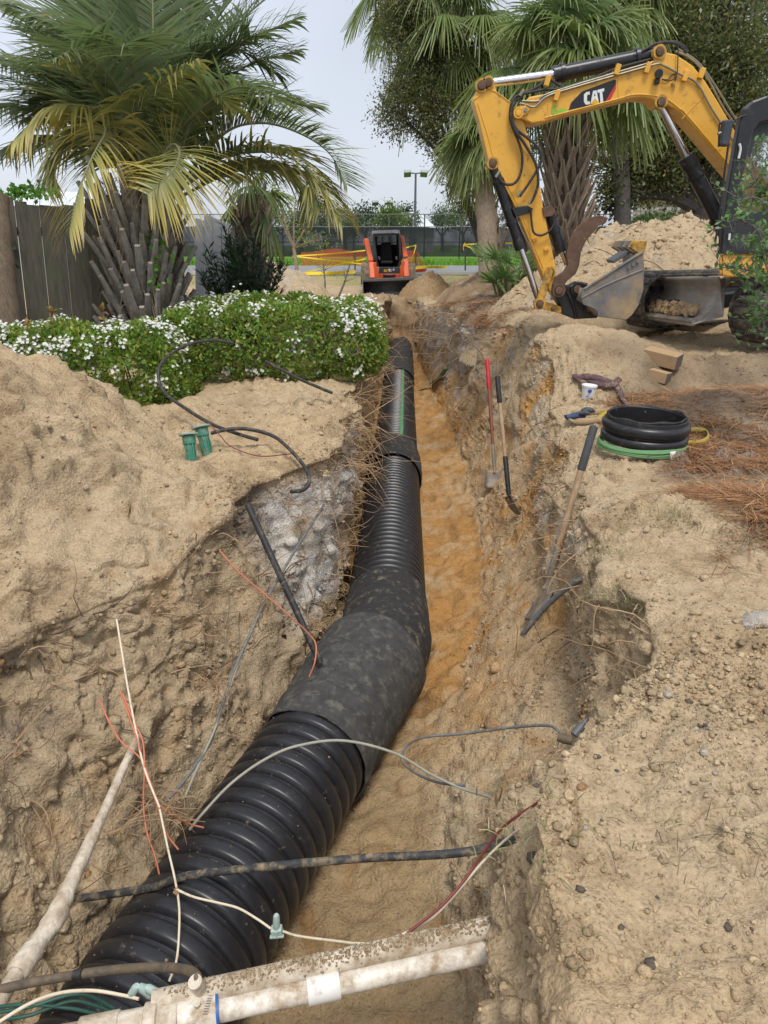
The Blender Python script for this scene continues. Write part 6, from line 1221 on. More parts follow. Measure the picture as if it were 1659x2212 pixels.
# cab and body
YCAB = 7.62
def cabp(x_, y_, Y=YCAB): return E(x_, y_, Y)
outer = [(1394, 1206), (1408, 1040), (1432, 860), (1466, 660), (1494, 500), (1520, 425), (1566, 384), (1640, 356), (1760, 335), (1960, 335), (2010, 420), (2020, 800), (2020, 1206), (1700, 1206)]
inner = [(1448, 1182), (1446, 1120), (1478, 960), (1512, 790), (1545, 640), (1568, 545), (1600, 505), (1660, 488), (1760, 470), (1930, 470), (1955, 520), (1960, 800), (1960, 1150), (1700, 1180)]
def ringframe(Y, th, name):
    b = MB(); n_ = len(outer); vs_ = [cabp(*q, Y) for q in outer]+[cabp(*q, Y) for q in inner]; b.add(vs_, [(i, (i+1) % n_, n_+(i+1) % n_, n_+i) for i in range(n_)]); o = b.build(name, 'black_paint', ex, recalc=True); m_ = o.modifiers.new('thick', 'SOLIDIFY'); m_.thickness = th; m_.offset = 0; o.modifiers.new('bevel', 'BEVEL').width = .012; return o
fr_ = ringframe(YCAB, .09, 'cab_frame'); far = MB(); n_ = len(outer)
off = V(.50, .92, 0); vs_ = [cabp(*q)+off for q in outer]+[cabp(*q)+off for q in inner]; far.add(vs_, [(i, (i+1) % n_, n_+(i+1) % n_, n_+i) for i in range(n_)]); o = far.build('cab_frame', 'black_paint', ex); o.modifiers.new('thick', 'SOLIDIFY').thickness = .07
b = MB(); roof = [(1500, 480), (1520, 425), (1566, 384), (1640, 356), (1760, 335), (1960, 335), (2010, 420)]; b.sheet([[cabp(*q) for q in roof], [cabp(*q)+off for q in roof]]); o = b.build('cab_roof', 'black_paint', ex, smooth=True); o.modifiers.new('thick', 'SOLIDIFY').thickness = .06
b = MB(); b.add([cabp(*q) for q in inner], [tuple(range(len(inner)))]); b.build('door_glass', 'glass', ex)
fw = [(1398, 1190), (1412, 1040), (1436, 860), (1470, 660), (1498, 500)]; b = MB(); b.sheet([[cabp(*q)+V(.02, .05, 0) for q in fw], [cabp(*q)+V(.50, .87, 0) for q in fw]]); b.build('windscreen', 'glass', ex, smooth=True)
b = MB(); b.add([cabp(x_, y_)+V(.45, .8, 0) for x_, y_ in ((1450, 955), (1700, 955), (1960, 955), (1960, 1190), (1450, 1190))], [(0, 1, 2, 3, 4)]); o = b.build('cab_inner_panel', 'charcoal', ex); o.modifiers.new('thick', 'SOLIDIFY').thickness = .03
b = MB(); c_ = cabp(1760, 1080)+V(.12, .45, 0); b.box(c_, (.5, .5, .14), None); b.box(c_+V(.25, 0, .35), (.14, .48, .75), Matrix.Rotation(.15, 3, 'Y')); b.build('seat', 'seat_black', ex, bevel=.04)
b = MB(); b.box(cabp(1600, 1130)+V(.03, .45, 0), (.25, .3, .12)); b.tube([cabp(1580, 1120)+V(0, .35, 0), cabp(1570, 1020)+V(0, .35, .02)], .015, 8); b.build('control_console', 'charcoal', ex, bevel=.015)
b = MB(); b.prism([cabp(x_, y_, YCAB-.02) for x_, y_ in ((1394, 1216), (1412, 1208), (2300, 1208), (2300, 1330), (1440, 1330), (1400, 1320), (1394, 1300))], V(.75, 1.4, 0)); b.build('body_panel', 'cat_yellow', ex, bevel=.02, seg=3)
rail([(1412, 1212), (1412, 1322)], .004, 'panel_gap', 'charcoal', ex, YCAB-.02)
b = MB(); b.prism([cabp(x_, y_, YCAB+.2) for x_, y_ in ((1480, 1330), (2200, 1330), (2200, 1420), (1520, 1420))], V(.5, 1.0, 0)); b.build('slew_base', 'charcoal', ex, bevel=.02)
for pts in ([(1500, 690), (1510, 640), (1504, 610)], [(1448, 1130), (1452, 1095)]): rail(pts, .012, 'door_handle', 'trim_white', ex, YCAB-.06)
# mirror
b = MB(); pts = [(1418, 482), (1470, 476), (1476, 500), (1452, 612), (1440, 626), (1402, 622), (1398, 606)]; b.prism([cabp(x_, y_, YCAB-.12) for x_, y_ in pts], V(0, .05, 0)); mi = b.build('mirror', 'charcoal', ex, bevel=.012)
b = MB(); pts = [(1428, 492), (1462, 487), (1465, 502), (1444, 604), (1434, 614), (1412, 610), (1410, 600)]; b.prism([cabp(x_, y_, YCAB-.126) for x_, y_ in pts], V(0, .004, 0)); b.build('mirror_glass', 'mirror_grey', mi)
rail([(1392, 628), (1396, 510), (1406, 500), (1420, 500)], .008, 'mirror_bracket', 'black_paint', ex, YCAB-.1); rail([(1388, 556), (1404, 552)], .016, 'mirror_knob', 'tube_steel', ex, YCAB-.1); rail([(1446, 612), (1420, 800), (1395, 1010), (1374, 1152), (1392, 1152)], .011, 'hand_rail', 'black_paint', ex, YCAB-.08, 8, 6); rail([(1392, 1080), (1396, 1120), (1402, 1140)], .008, 'hand_rail', 'black_paint', ex, YCAB-.05)
rail([(1468, 498), (1500, 470), (1540, 455)], .008, 'mirror_bracket', 'black_paint', ex, YCAB-.05)
# dozer blade: curved sheet running back from its near end
ne = [(1385, 1335, 8.05), (1392, 1385, 8.09), (1384, 1440, 8.09), (1350, 1510, 8.03), (1300, 1556, 7.92), (1250, 1582, 7.84)]; fe = [(985, 1340, 10.0), (1000, 1380, 10.04), (1000, 1420, 10.04), (985, 1470, 9.98), (958, 1508, 9.88), (930, 1537, 9.80)]
A_ = [E(x_, y_, yy_) for x_, y_, yy_ in ne]; B_ = [E(x_, y_, yy_) for x_, y_, yy_ in fe]; a2, b2 = cr(A_, 4), cr(B_, 4)
rws = [[p.lerp(q, s) for p, q in zip(a2, b2)] for s in np.linspace(0, 1, 12)]; b = MB(); b.sheet(rws); o = b.build('dozer_blade', 'blade_steel', ex, smooth=True); m_ = o.modifiers.new('thick', 'SOLIDIFY'); m_.thickness = .03
b = MB(); b.prism([p-V(.0, .02, 0) for p in a2]+[E(1412, 1545, 8.0), E(1424, 1340, 8.15)], (A_[0]-B_[0]).normalized()*.025); b.build('blade_end', 'blade_steel', ex)
dirb_ = (B_[-1]-A_[-1]).normalized(); up_ = (a2[-5]-a2[-1]).normalized(); b = MB(); b.sheet([[A_[-1]+dirb_*0, A_[-1]+up_*.10], [B_[-1], B_[-1]+(b2[-5]-b2[-1]).normalized()*.10]]); o = b.build('cutting_edge', 'bucket_steel', ex); m_ = o.modifiers.new('thick', 'SOLIDIFY'); m_.thickness = .045; m_.offset = 0
b = MB(); mb0 = (A_[3]+B_[3])/2; b.bar(mb0, mb0+V(1.6, .6, .12), .18, .16); b.build('blade_arm', 'charcoal', ex, bevel=.01)
# sand carried on the blade
n_ = 420; s_ = rng.random(n_); u_ = rng.beta(2.2, 2.0, n_); P_ = np.array([tuple(A_[4].lerp(B_[4], .12+.8*a)+(A_[2]-A_[4])*(.55*b_)) for a, b_ in zip(s_, u_)])+np.array([-.05, -.05, .01]); o = clods('sand_load', P_, None, rng.uniform(.02, .06, n_), np.tile(np.array([[.48, .34, .2]]), (n_, 1))*rng.uniform(.8, 1.2, (n_, 1)), 'soil', parent=ex); o['kind'] = 'stuff'
# tracks
hd = V(-.91, -.41, 0).normalized(); sd_ = V(-hd.y, hd.x, 0)
if sd_.y < 0: sd_ = -sd_
for si, wf in enumerate((W(1655, 670, Y=7.95), W(1655, 670, Y=7.95)+sd_*1.75)):
    R_ = .27; rear = wf-hd*2.35; path = []; 
    for k_ in range(13): a = math.pi/2+math.pi*k_/12; path.append((wf-hd*(-math.cos(a+math.pi))*0+hd*(-math.cos(a))*R_+V(0, 0, math.sin(a)*R_)))
    # explicit loop: over the top forward, round the idler, back along the ground
    loop = []
    for k_ in range(9): a = math.pi/2-math.pi*k_/8; loop.append((wf+hd*math.cos(a)*R_+V(0, 0, math.sin(a)*R_), hd*math.cos(a)+V(0, 0, math.sin(a))))
    for k_ in range(1, 16): loop.append((wf-hd*(k_*2.35/16)-V(0, 0, R_), V(0, 0, -1)))
    for k_ in range(9): a = -math.pi/2-math.pi*k_/8; loop.append((rear+hd*math.cos(a)*R_+V(0, 0, math.sin(a)*R_), hd*math.cos(a)+V(0, 0, math.sin(a))))
    for k_ in range(1, 16): loop.append((rear+hd*(k_*2.35/16)+V(0, 0, R_), V(0, 0, 1)))
    for p, nv in loop:
        tv = sd_.cross(nv).normalized(); Rm = Matrix((tv, sd_, nv)).transposed(); b = MB(); b.box(p+nv*.035, (.155, .45, .035), Rm); b.box(p+nv*.07, (.10, .40, .04), Rm, taper=.6)
        for sg in (-1, 1): b.box(p+nv*.06+sd_*sg*.18, (.12, .05, .05), Rm, taper=.6)
        b.build('track_pad', 'track_steel', ex, bevel=.010)
    b = MB(); b.lathe(wf-sd_*.10, sd_, [(0, 0), (0, .10), (.03, .10), (.03, .13), (.0, .20), (0, .255), (.2, .255), (.2, 0)], 24); b.build('idler_wheel', 'track_steel', ex, smooth=True)
    for k_ in range(6):
        b = MB(); a = k_*math.pi/3; c_ = wf-sd_*.105+(hd*math.cos(a)+V(0, 0, math.sin(a)))*.165; b.cyl(c_, c_-sd_*.012, .032, 12); b.build('wheel_hole', 'seat_black', ex, smooth=True)
    b = MB(); b.bar(wf-hd*.25, rear+hd*.2, .22, .26); b.build('track_frame', 'charcoal', ex, bevel=.02)
# ------------------------------------------------------------------ compact track loader
Y0 = 23.2
def S(cx, cy, dy=0.0): return W(763.1+cx*.1, 464.5+cy*.1, Y=Y0+dy)
sk = thing('track_loader', V(S(790, 1700).x, Y0, gz(S(790, 1700).x, Y0)), 'orange compact track loader facing the trench with its bucket down', 'loader')
def sbox(x0, y0, x1, y1, d0, d1, name, matn, parent=sk, bevel=.015):
    """front rectangle in photo measure at depth d0, running back to d1"""
    p = [S(x0, y0, d0), S(x1, y0, d0), S(x1, y1, d0), S(x0, y1, d0)]; b = MB(); b.prism(p, V(0, d1-d0, 0)); return b.build(name, matn, parent, bevel=bevel)
def spoly(pts, d0, d1, name, matn, parent=sk, bevel=.015): b = MB(); b.prism([S(x_, y_, d0) for x_, y_ in pts], V(0, d1-d0, 0)); return b.build(name, matn, parent, bevel=bevel)
# bucket
lip = [(215, 1765), (1430, 1745)]
b = MB(); prof_l = [(205, 1762, -1.75), (215, 1715, -1.25), (215, 1600, -1.12), (205, 1470, -1.15), (190, 1400, -1.3)]; prof_r = [(1440, 1752, -1.75), (1425, 1705, -1.25), (1422, 1590, -1.12), (1420, 1455, -1.15), (1420, 1350, -1.3)]
b.sheet([[S(*q) for q in prof_l], [S(*q) for q in prof_r]]); o = b.build('bucket', 'charcoal', sk, smooth=True); m_ = o.modifiers.new('thick', 'SOLIDIFY'); m_.thickness = .02
for pr in (prof_l, prof_r): b = MB(); b.prism([S(*q) for q in pr]+[S(pr[4][0], pr[4][1], -1.45)], V(.025, 0, 0)); b.build('bucket_side', 'charcoal', sk)
b = MB(); b.bar(S(190, 1415, -1.3), S(1420, 1365, -1.3), .13, .08); b.build('bucket_top_bar', 'pole_grey', sk, bevel=.01); b = MB(); b.bar(S(205, 1762, -1.77), S(1440, 1752, -1.77), .12, .02); b.build('bucket_lip', 'sling_tan', sk)
# tracks
for x0, x1 in ((165, 372), (1180, 1345)):
    pw = [(-.95, 1420), (-1.02, 1330), (-.85, 1180), (-.5, 1080), (.9, 1075), (1.1, 1200), (.95, 1420), (.2, 1470), (-.6, 1470)]
    xa, xb = S(x0, 1300, -.9).x, S(x1, 1300, -.9).x; pts = [V(xa, S(0, y_, d_).y, S(790, y_, -.6).z) for d_, y_ in pw]; b = MB(); b.prism(pts, V(xb-xa, 0, 0)); b.build('track_belt', 'track_rubber', sk, bevel=.04)
    ring = cr(pts+[pts[0]], 5); cen_ = sum(pts, V(0, 0, 0))/len(pts)
    for p in ring[:-1]:
        b = MB(); q = p+(p-cen_).normalized()*.018; d_ = (p-cen_).normalized(); b.bar(q, q+V(xb-xa, 0, 0), .05, .04, up=tuple(d_)); b.build('track_lug', 'track_rubber', sk)
# lower body and front plate
sbox(560, 1270, 1020, 1420, -.6, .9, 'chassis', 'orange_paint'); sbox(555, 1125, 1010, 1285, -.55, .8, 'front_panel', 'charcoal')
spoly([(640, 1300), (650, 1280), (780, 1290), (910, 1280), (915, 1310), (900, 1325), (660, 1330)], -.75, -.6, 'quick_coupler', 'black_paint')
for (x0, y0, x1, y1, m_) in ((662, 1175, 728, 1230, 'decal_yellow'), (740, 1185, 762, 1200, 'decal_white'), (758, 1160, 790, 1190, 'decal_white'), (768, 1195, 800, 1222, 'decal_white'), (800, 1170, 825, 1190, 'decal_white'), (835, 1180, 860, 1190, 'decal_white'), (865, 1158, 888, 1200, 'decal_white'), (805, 1210, 830, 1220, 'decal_white'), (690, 1185, 715, 1205, 'decal_black')): sbox(x0, y0, x1, y1, -.556, -.551, 'sticker', m_, bevel=0)
for pts in ([(440, 1020), (500, 1020), (505, 1060), (500, 1110), (545, 1140), (560, 1340), (530, 1380), (460, 1375), (450, 1250)], [(1030, 985), (1085, 980), (1110, 1010), (1112, 1300), (1085, 1340), (1020, 1330), (1005, 1130), (1040, 1090)]): spoly(pts, -.95, -.78, 'lift_arm_foot', 'orange_paint')
for a in (((280, 560), (345, 830), (385, 1040), (410, 1390)), ((1048, 500), (1090, 750), (1130, 960), (1145, 1360))):
    p = [S(a[0][0], a[0][1], .9), S(a[1][0], a[1][1], .1), S(a[2][0], a[2][1], -.75), S(a[3][0], a[3][1], -1.0)]; b = MB()
    for q0, q1, w_ in ((p[0], p[1], .13), (p[1], p[2], .14), (p[2], p[3], .16)): b.bar(q0, q1, w_, .20)
    arm = b.build('lift_arm', 'orange_paint', sk, bevel=.02)
    b = MB(); dx_ = .11 if a[0][0] < 600 else -.11; b.cyl(S(*a[1], .5)+V(dx_, 0, -.25), S(*a[2], -.6)+V(dx_, 0, .12), .045, 12); b.build('lift_cylinder', 'black_paint', arm, smooth=True)
b = MB(); b.tube([S(1110, 900, -.8), S(1120, 980, -.8)], .06, 12); b.build('arm_pivot', 'pole_grey', sk, smooth=True)
sbox(220, 525, 300, 640, .75, 1.2, 'rear_tower', 'orange_paint'); sbox(1020, 475, 1075, 600, .75, 1.2, 'rear_tower', 'orange_paint')
# cab cage
spoly([(390, 360), (440, 340), (950, 318), (1000, 335), (1018, 440), (1000, 450), (985, 390), (440, 405), (430, 450), (412, 450)], -.45, .85, 'cab_roof', 'grey_paint', bevel=.02)
spoly([(440, 405), (985, 385), (1000, 420), (900, 440), (620, 440), (500, 470), (450, 470)], -.42, -.38, 'cab_header', 'charcoal')
for pts in ([(412, 400), (450, 400), (545, 1120), (480, 1120), (430, 1000)], [(975, 390), (1012, 390), (1060, 1000), (1010, 1120), (955, 1120), (1000, 990)]): spoly(pts, -.45, -.33, 'cab_post', 'charcoal'); 
for x_ in (470, 930): sbox(x_, 430, x_+45, 1120, .75, .85, 'cab_post', 'charcoal')
sbox(500, 460, 910, 640, .80, .82, 'rear_window', 'glass', bevel=0); sbox(480, 640, 930, 1120, .78, .86, 'cab_back', 'seat_black'); sbox(600, 585, 820, 640, .9, 1.1, 'rear_hood', 'orange_paint')
b = MB(); b.prism([S(x_, y_, .25) for x_, y_ in ((595, 620), (620, 600), (790, 600), (815, 620), (850, 960), (820, 1000), (600, 1000), (575, 960))], V(0, .14, 0)); st = b.build('seat_back', 'seat_black', sk, bevel=.05, seg=3); sbox(585, 985, 860, 1060, -.2, .35, 'seat_cushion', 'seat_black', bevel=.05)
for x_ in (530, 905): spoly([(x_, 900), (x_+40, 890), (x_+55, 930), (x_+50, 980), (x_+20, 960)], -.1, .0, 'control_grip', 'grey_paint', bevel=.01)
sbox(890, 375, 968, 392, -.47, -.45, 'head_lamp', 'lamp_lens', bevel=0)
for x0, x1 in ((450, 480), (985, 1015)): sbox(x0, 480, x1, 1100, -.3, .8, 'side_screen', 'seat_black', bevel=0)
# ------------------------------------------------------------------ fence at the left
pa, pb_ = W(-120, 700, Y=7.72), W(262, 700, Y=8.05); pb_ = pb_+(pb_-pa)*.29; pb_.y += .75; t = thing('board_fence', V((pa.x+pb_.x)/2, 7.9, 0), 'weathered grey board fence behind the hedge at the left', 'fence'); n_ = 22; dv = (pb_-pa); dv.z = 0
for i in range(n_):
    q = V(pa.x, pa.y, 0)+dv*((i+.5)/n_); w_ = dv.length/n_*1.01; h_ = 1.93+random.uniform(-.012, .012)+.07*math.sin(i*.5); lean = .06; ang = math.atan2(dv.y, dv.x); Rm = Matrix.Rotation(ang, 3, 'Z')@Matrix.Rotation(lean, 3, 'Y')
    b = MB(); b.box(q+V(0, .012*(i % 2)+random.uniform(-.003, .003), h_/2-.05), (w_, .022, h_), Rm); b.build('board', 'fence_wood', t, bevel=.003)
for z_ in (.35, 1.55): b = MB(); b.bar(V(pa.x, pa.y+.035, z_), V(pb_.x, pb_.y+.035, z_), .04, .09); b.build('rail', 'fence_wood', t)
a_, b_ = W(8, 730, t=6.75), W(-12, 425, t=6.75); t = thing('wooden_post', a_-V(0, 0, .1), 'thick brown wooden post at the left picture edge', 'post'); b = MB(); c_ = cr([a_-V(0, 0, .3), a_.lerp(b_, .5), b_], 8); b.tube(c_, [.155-.002*i+.006*math.sin(i*1.7) for i in range(len(c_))], 16); b.build('shaft', 'post_wood', t, smooth=True)
# pale panel between palm and oleander
t = thing('wooden_gate', W(455, 600, t=10.8), 'pale grey wooden gate panel behind the palm trunk', 'gate')
for i in range(4): x_ = 422+i*19; b = MB(); b.prism([W(x_, 640, t=10.9), W(x_+18, 640, t=10.9), W(x_+18, 468+abs(i-1)*8, t=10.9), W(x_, 462+abs(i-1)*8, t=10.9)], V(0, .03, 0)); b.build('board', 'lamp_lens', t, bevel=.004)
b = MB(); b.prism([W(420, 520, t=10.95), W(500, 520, t=10.95), W(500, 532, t=10.95), W(420, 532, t=10.95)], V(0, .04, 0)); b.build('rail', 'lamp_lens', t)
# grey neighbouring roof glimpsed behind the palm, above the fence
p0 = W(-160, 430, t=22); p1 = W(235, 430, t=22); t = thing('neighbour_house', V((p0.x+p1.x)/2, p0.y+2, 0), 'pale neighbouring house glimpsed over the fence', 'house')
b = MB(); b.box(V((p0.x+p1.x)/2, p0.y+2, 1.3), (p1.x-p0.x, 4, 2.6)); b.build('wall', 'wall_pale', t); b = MB(); b.prism([V(p0.x-.3, p0.y-.4, 2.55), V(p0.x-.3, p0.y+4.4, 2.55), V(p0.x-.3, p0.y+2, 3.1)], V(p1.x-p0.x+.6, 0, 0)); b.build('roof', 'metal_roof', t)
# ------------------------------------------------------------------ beige house on the right
t0 = 31.0; hx0, hx1 = W(1462, 470, t=t0).x, W(1760, 470, t=t0).x; hy = W(1500, 470, t=t0).y; ez = W(1500, 418, t=t0).z; t = thing('beige_house', V((hx0+hx1)/2, hy+3, .3), 'beige clapboard house behind the tall sand heap', 'house')
b = MB(); b.box(V((hx0+hx1)/2, hy+3, (ez+.3)/2), (hx1-hx0, 6, ez-.3)); wl_ = b.build('wall', 'siding', t)
nb = int((ez-.9)/.19)
for i in range(nb): b = MB(); z_ = .9+i*.19; b.prism([V(hx0+1.05, hy-.0, z_), V(hx0+1.05, hy-.035, z_), V(hx0+1.05, hy-.008, z_+.185), V(hx0+1.05, hy, z_+.185)], V(hx1-hx0-1.05, 0, 0)); b.build('clapboard', 'siding', wl_)
b = MB(); ov = .45; zr = ez+1.7; b.prism([V(hx0-.6, hy-ov, ez-.05), V(hx0-.6, hy+6+ov, ez-.05), V(hx0-.6, hy+3, zr)], V(hx1-hx0+1.2, 0, 0)); b.build('roof', 'roof_brown', t)
b = MB(); b.bar(V(hx0-.62, hy-ov-.02, ez-.03), V(hx1+.6, hy-ov-.02, ez-.03), .06, .16); b.build('gutter', 'trim_white', t); b = MB(); b.bar(V(hx0+1.0, hy-.04, .9), V(hx0+1.0, hy-.04, ez), .14, .05, up=(0, 1, 0)); b.build('corner_board', 'siding', t)
b = MB(); b.box(V(hx0+.45, hy-.02, ez-.75), (.55, .04, .9)); wn = b.build('window', 'window_dark', t); b = MB(); [b.box(V(hx0+.45+dx_, hy-.03, ez-.75+dz_), s_) for dx_, dz_, s_ in ((-.3, 0, (.07, .06, 1.0)), (.3, 0, (.07, .06, 1.0)), (0, .48, (.66, .06, .07)), (0, -.48, (.66, .06, .07)))]; b.build('window_frame', 'siding', wn)
# white railing and leaning pole in front
t = thing('white_railing', V(hx0-.5, hy-3, .3), 'white slatted railing in front of the beige house', 'railing')
for py_ in (452, 461, 470): b = MB(); b.bar(W(1335, py_, t=28), W(1485, py_-1, t=28), .05, .10); b.build('slat', 'trim_white', t)
for px_ in (1340, 1390, 1440, 1482): b = MB(); b.bar(W(px_, 485, t=28.1), W(px_, 448, t=28.1), .09, .09); b.build('post', 'trim_white', t)
b = MB(); b.tube(cr([W(1474, 500, t=26), W(1482, 440, t=26), W(1495, 388, t=26)], 4), [.17]*5+[.13]*4, 10); tag(b.build('bare_trunk', 'boot_cut', None, smooth=True), 'pale leaning bare trunk before the beige house', 'trunk')
# ------------------------------------------------------------------ road, verge, tennis court, lamps
def sheetobj(name, x0, x1, y0, y1, dz, matn):
    ys = np.linspace(y0, y1, 8); b = MB(); b.sheet([[V(x_, y_, float(gh(np.float32(x_), np.float32(y_)))+dz+.02) for x_ in np.linspace(x0, x1, 12)] for y_ in ys]); return b.build(name, matn, None, origin=((x0+x1)/2, (y0+y1)/2, .4))
tag(sheetobj('road', -60, 60, 32.6, 36.6, .06, 'asphalt'), kind='structure')
for y_, lb in ((32.5, 0), (36.7, 1)):
    b = MB(); zz = float(gh(np.float32(0), np.float32(y_)))+.08; b.bar(V(-60, y_, zz), V(60, y_, zz), .18, .12); tag(b.build('kerb', 'wall_pale', None), kind='structure')
n_ = 16000; gx = rng.uniform(-11, 13, n_); gy = np.where(rng.random(n_) < .6, rng.uniform(37, 43, n_), rng.uniform(27, 32.4, n_)); k_ = (gy > 36) | (rng.random(n_) < .5*(pn(np.stack([gx, gy, gx*0], 1), 2, 95)+.5)); gx, gy = gx[k_], gy[k_]; n_ = len(gx); p = np.stack([gx, gy, gh(gx, gy)], 1); d = rng.normal(0, .4, (n_, 3))+np.array([0, 0, 1.]); v, f, m = strips(p, d, np.full(n_, .03), np.where(gy > 36, .30, .07)*rng.uniform(.5, 1.3, n_), np.full(n_, .3), 2, [1, .8, .1])
o = npmesh('verge_grass', v, f, 'needle', color=np.repeat(np.where((gy > 36)[:, None], tints(n_, (.13, .30, .03), .3), tints(n_, (.24, .25, .09), .3)), m, 0).astype(np.float32)); tag(o, 'bright green verge grass beyond the road', 'grass', kind='stuff')
YF = 50.0; zf = float(gh(np.float32(0), np.float32(YF))); t = thing('court_fence', V(0, YF, zf), 'tall tennis court fence with black windscreen cloth', 'fence'); zt = W(900, 463, Y=YF).z; zm = W(900, 490, Y=YF).z; zb = zf+.15
xs = list(np.arange(-21, 25, 2.37))
for x_ in xs: b = MB(); b.cyl(V(x_, YF, zf-.2), V(x_, YF, zt), .045, 8); b.build('post', 'pole_grey', t, smooth=True)
for z_ in (zt, zm, W(900, 523, Y=YF).z): b = MB(); b.cyl(V(xs[0], YF-.05, z_), V(xs[-1], YF-.05, z_), .03, 6); b.build('rail', 'pole_grey', t)
for i in range(len(xs)-1):
    b = MB(); rws = []; sagz = random.uniform(-.12, .05)
    for s in np.linspace(0, 1, 6): z1 = zm+sagz*math.sin(math.pi*s)*.8-(.0 if i % 4 else .1*s); rws.append([V(xs[i]+(xs[i+1]-xs[i])*s, YF-.09, z_) for z_ in (zb, (zb+z1)/2, z1)])
    b.sheet(rws); b.build('windscreen_panel', 'windscreen', t)
    b = MB(); b.sheet([[V(xs[i], YF-.06, zm), V(xs[i], YF-.06, zt)], [V(xs[i+1], YF-.06, zm), V(xs[i+1], YF-.06, zt)]]); b.build('wire_mesh', 'chain_link', t)
def lamp(px_, ytop, tt, label, curved, hw):
    tp = W(px_, ytop, t=tt); g = V(tp.x, tp.y, .5); t = thing('court_lamp', g, label, 'lamp post', 'tennis court lamps'); b = MB(); b.tube([g, V(tp.x, tp.y, (tp.z+g.z)/2), tp], [.14, .12, .09], 10); b.build('pole', 'pole_grey', t, smooth=True)
    for sg in (-1, 1):
        b = MB(); e = tp+V(sg*hw*.45, 0, .45 if curved else .05); b.tube(cr([tp-V(0, 0, .6 if curved else 0), tp+V(sg*hw*.18, 0, .2 if curved else .03), e], 5), .055, 8); arm = b.build('arm', 'pole_grey', t, smooth=True)
        b = MB(); Rm = Matrix.Rotation(sg*.07, 3, 'Y')@Matrix.Rotation(-.35, 3, 'X'); c_ = tp+V(sg*hw*.72, 0, .45 if curved else 0.0); b.box(c_, (hw*.62, .9, .26), Rm, taper=1.0); b.build('lamp_head', 'lamp_head', t, bevel=.03); b = MB(); b.box(c_-V(0, .0, 0)+Rm@V(0, -.46, -.0), (hw*.54, .02, .2), Rm); b.build('lamp_lens', 'lamp_lens', t)
lamp(898, 375, 62, 'tall twin-headed court lamp against the open sky', False, 1.02); lamp(826, 448, 80, 'lower twin lamp with curved arms above the loader', True, 1.15)
# white-roofed pavilion
tt = 88; c0 = W(897, 490, t=tt); zt_ = W(890, 456, t=tt).z; w_ = 44*tt/F; t = thing('white_pavilion', V(c0.x, c0.y+3, .5), 'pavilion with bright white hipped metal roof in the distance', 'building')
b = MB(); b.box(V(c0.x, c0.y+3, c0.z/2), (w_*1.85, 6, c0.z)); b.build('wall', 'wall_pale', t)
b = MB(); x_, y_, z_ = c0.x, c0.y, c0.z; b.add([V(x_-w_, y_-.6, z_-.1), V(x_+w_, y_-.6, z_-.1), V(x_+w_, y_+6.6, z_-.1), V(x_-w_, y_+6.6, z_-.1), V(x_-w_*.5, y_+3, zt_), V(x_+w_*.25, y_+3, zt_)], [(0, 1, 5, 4), (1, 2, 5), (2, 3, 4, 5), (3, 0, 4), (3, 2, 1, 0)]); b.build('roof', 'metal_roof', t)
c0 = W(735, 492, t=84); t = thing('pale_building', V(c0.x, c0.y+3, .5), 'low pale building between the far trees left of the loader', 'building'); b = MB(); b.box(V(c0.x, c0.y+3, 2.6), (3.4, 5, 4.2)); b.build('wall', 'wall_pale', t); b = MB(); b.prism([V(c0.x-2, c0.y+.3, 4.65), V(c0.x+2, c0.y+.3, 4.65), V(c0.x, c0.y+.3, 5.7)], V(0, 5.4, 0)); b.build('roof', 'roof_brown', t)
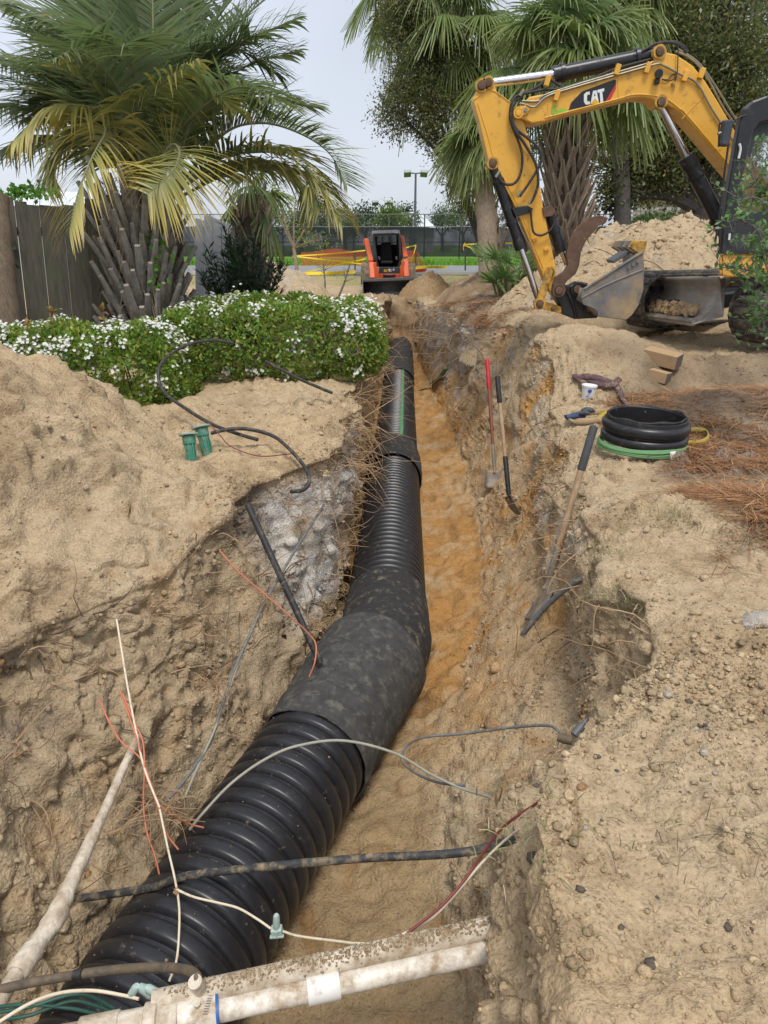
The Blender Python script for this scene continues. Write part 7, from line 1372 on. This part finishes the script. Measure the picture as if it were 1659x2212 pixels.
# stakes and caution tape
TK = 27.5
for px_, y0, y1, lb in ((767, 543, 588, 'dark stake left of the loader carrying yellow tape'), (1005, 526, 578, 'dark stake left of the palm trunk carrying yellow tape'), (898, 530, 580, 'dark stake beside the orange net right of the loader'), (640, 548, 600, 'wooden stake at the left end of the yellow tape')):
    b = MB(); b.cyl(W(px_, y1+6, t=TK), W(px_, y0-2, t=TK), .03, 8); tag(b.build('stake', 'charcoal', None, smooth=True), lb, 'stake', 'tape stakes')
def tape(pts, label, w=.05, sag=0):
    c_ = cr([W(x_, y_, t=t_) for x_, y_, t_ in pts], 6); rws = []
    for i, p in enumerate(c_): tw = .5*math.sin(i*.6); rws.append([p-V(0, math.sin(tw)*w/2, math.cos(tw)*w/2), p+V(0, math.sin(tw)*w/2, math.cos(tw)*w/2)])
    b = MB(); b.sheet(rws); o = b.build('caution_tape', 'tape_yellow', None); m_ = o.modifiers.new('thick', 'SOLIDIFY'); m_.thickness = .004; tag(o, label, 'tape', 'yellow caution tape')
T_ = TK-.05
tape([(632, 553, T_), (705, 549, T_), (789, 541, T_)], 'upper yellow tape left of the loader'); tape([(632, 553, T_), (700, 561, T_), (790, 571, T_)], 'yellow tape falling to the right, left of the loader'); tape([(652, 590, T_-1), (720, 574, T_), (790, 559, T_)], 'yellow tape rising to the right behind the loader track'); tape([(652, 591, T_-1.5), (710, 590, T_-1.5), (768, 587, T_-.5)], 'yellow tape lying along the sand left of the loader', .12)
tape([(868, 538, T_), (885, 533, T_), (899, 530, T_)], 'short yellow tape tied right of the loader'); tape([(899, 530, T_), (893, 550, T_), (886, 572, T_)], 'yellow tape end hanging right of the loader', .11); tape([(890, 580, T_-1), (925, 577, T_-1), (965, 578, T_-1)], 'yellow tape lying on the grass right of the loader', .1)
tape([(1005, 528, T_), (1060, 526, T_), (1130, 524, T_)], 'upper yellow tape behind the leaning palm trunk'); tape([(1005, 530, T_), (1030, 541, T_), (1062, 552, T_)], 'yellow tape falling towards the palm trunk'); tape([(1062, 560, T_), (1100, 546, T_), (1150, 527, T_)], 'yellow tape rising right of the palm trunk')
tape([(1005, 527, T_), (1000, 533, T_), (1002, 540, T_)], 'short yellow tape knot on the right stake', .12)
b = MB(); b.sheet([[W(870, 541, t=TK+.3), W(884, 578, t=TK+.3)], [W(898, 541, t=TK+.3), W(900, 580, t=TK+.3)], [W(904, 545, t=TK+.1), W(920, 580, t=TK-.6)]]); tag(b.build('safety_net', 'safety_net', None), 'orange safety net beside the loader', 'net')
b = MB(); b.sheet([[W(x_, 541+4*math.sin(x_*.05), t=TK+2.5), W(x_, 574+2*math.sin(x_*.09), t=TK+2.5)] for x_ in range(650, 800, 10)]); tag(b.build('safety_net', 'safety_net', None), 'long red orange safety net left of the loader', 'net')
b = MB(); b.tube(cr([W(885, 580, t=TK-.3), W(900, 582, t=TK-.5), W(918, 581, t=TK-.8)], 4), .10, 8); tag(b.build('net_roll', 'decal_red', None, smooth=True), 'rolled red foot of the orange net', 'net')
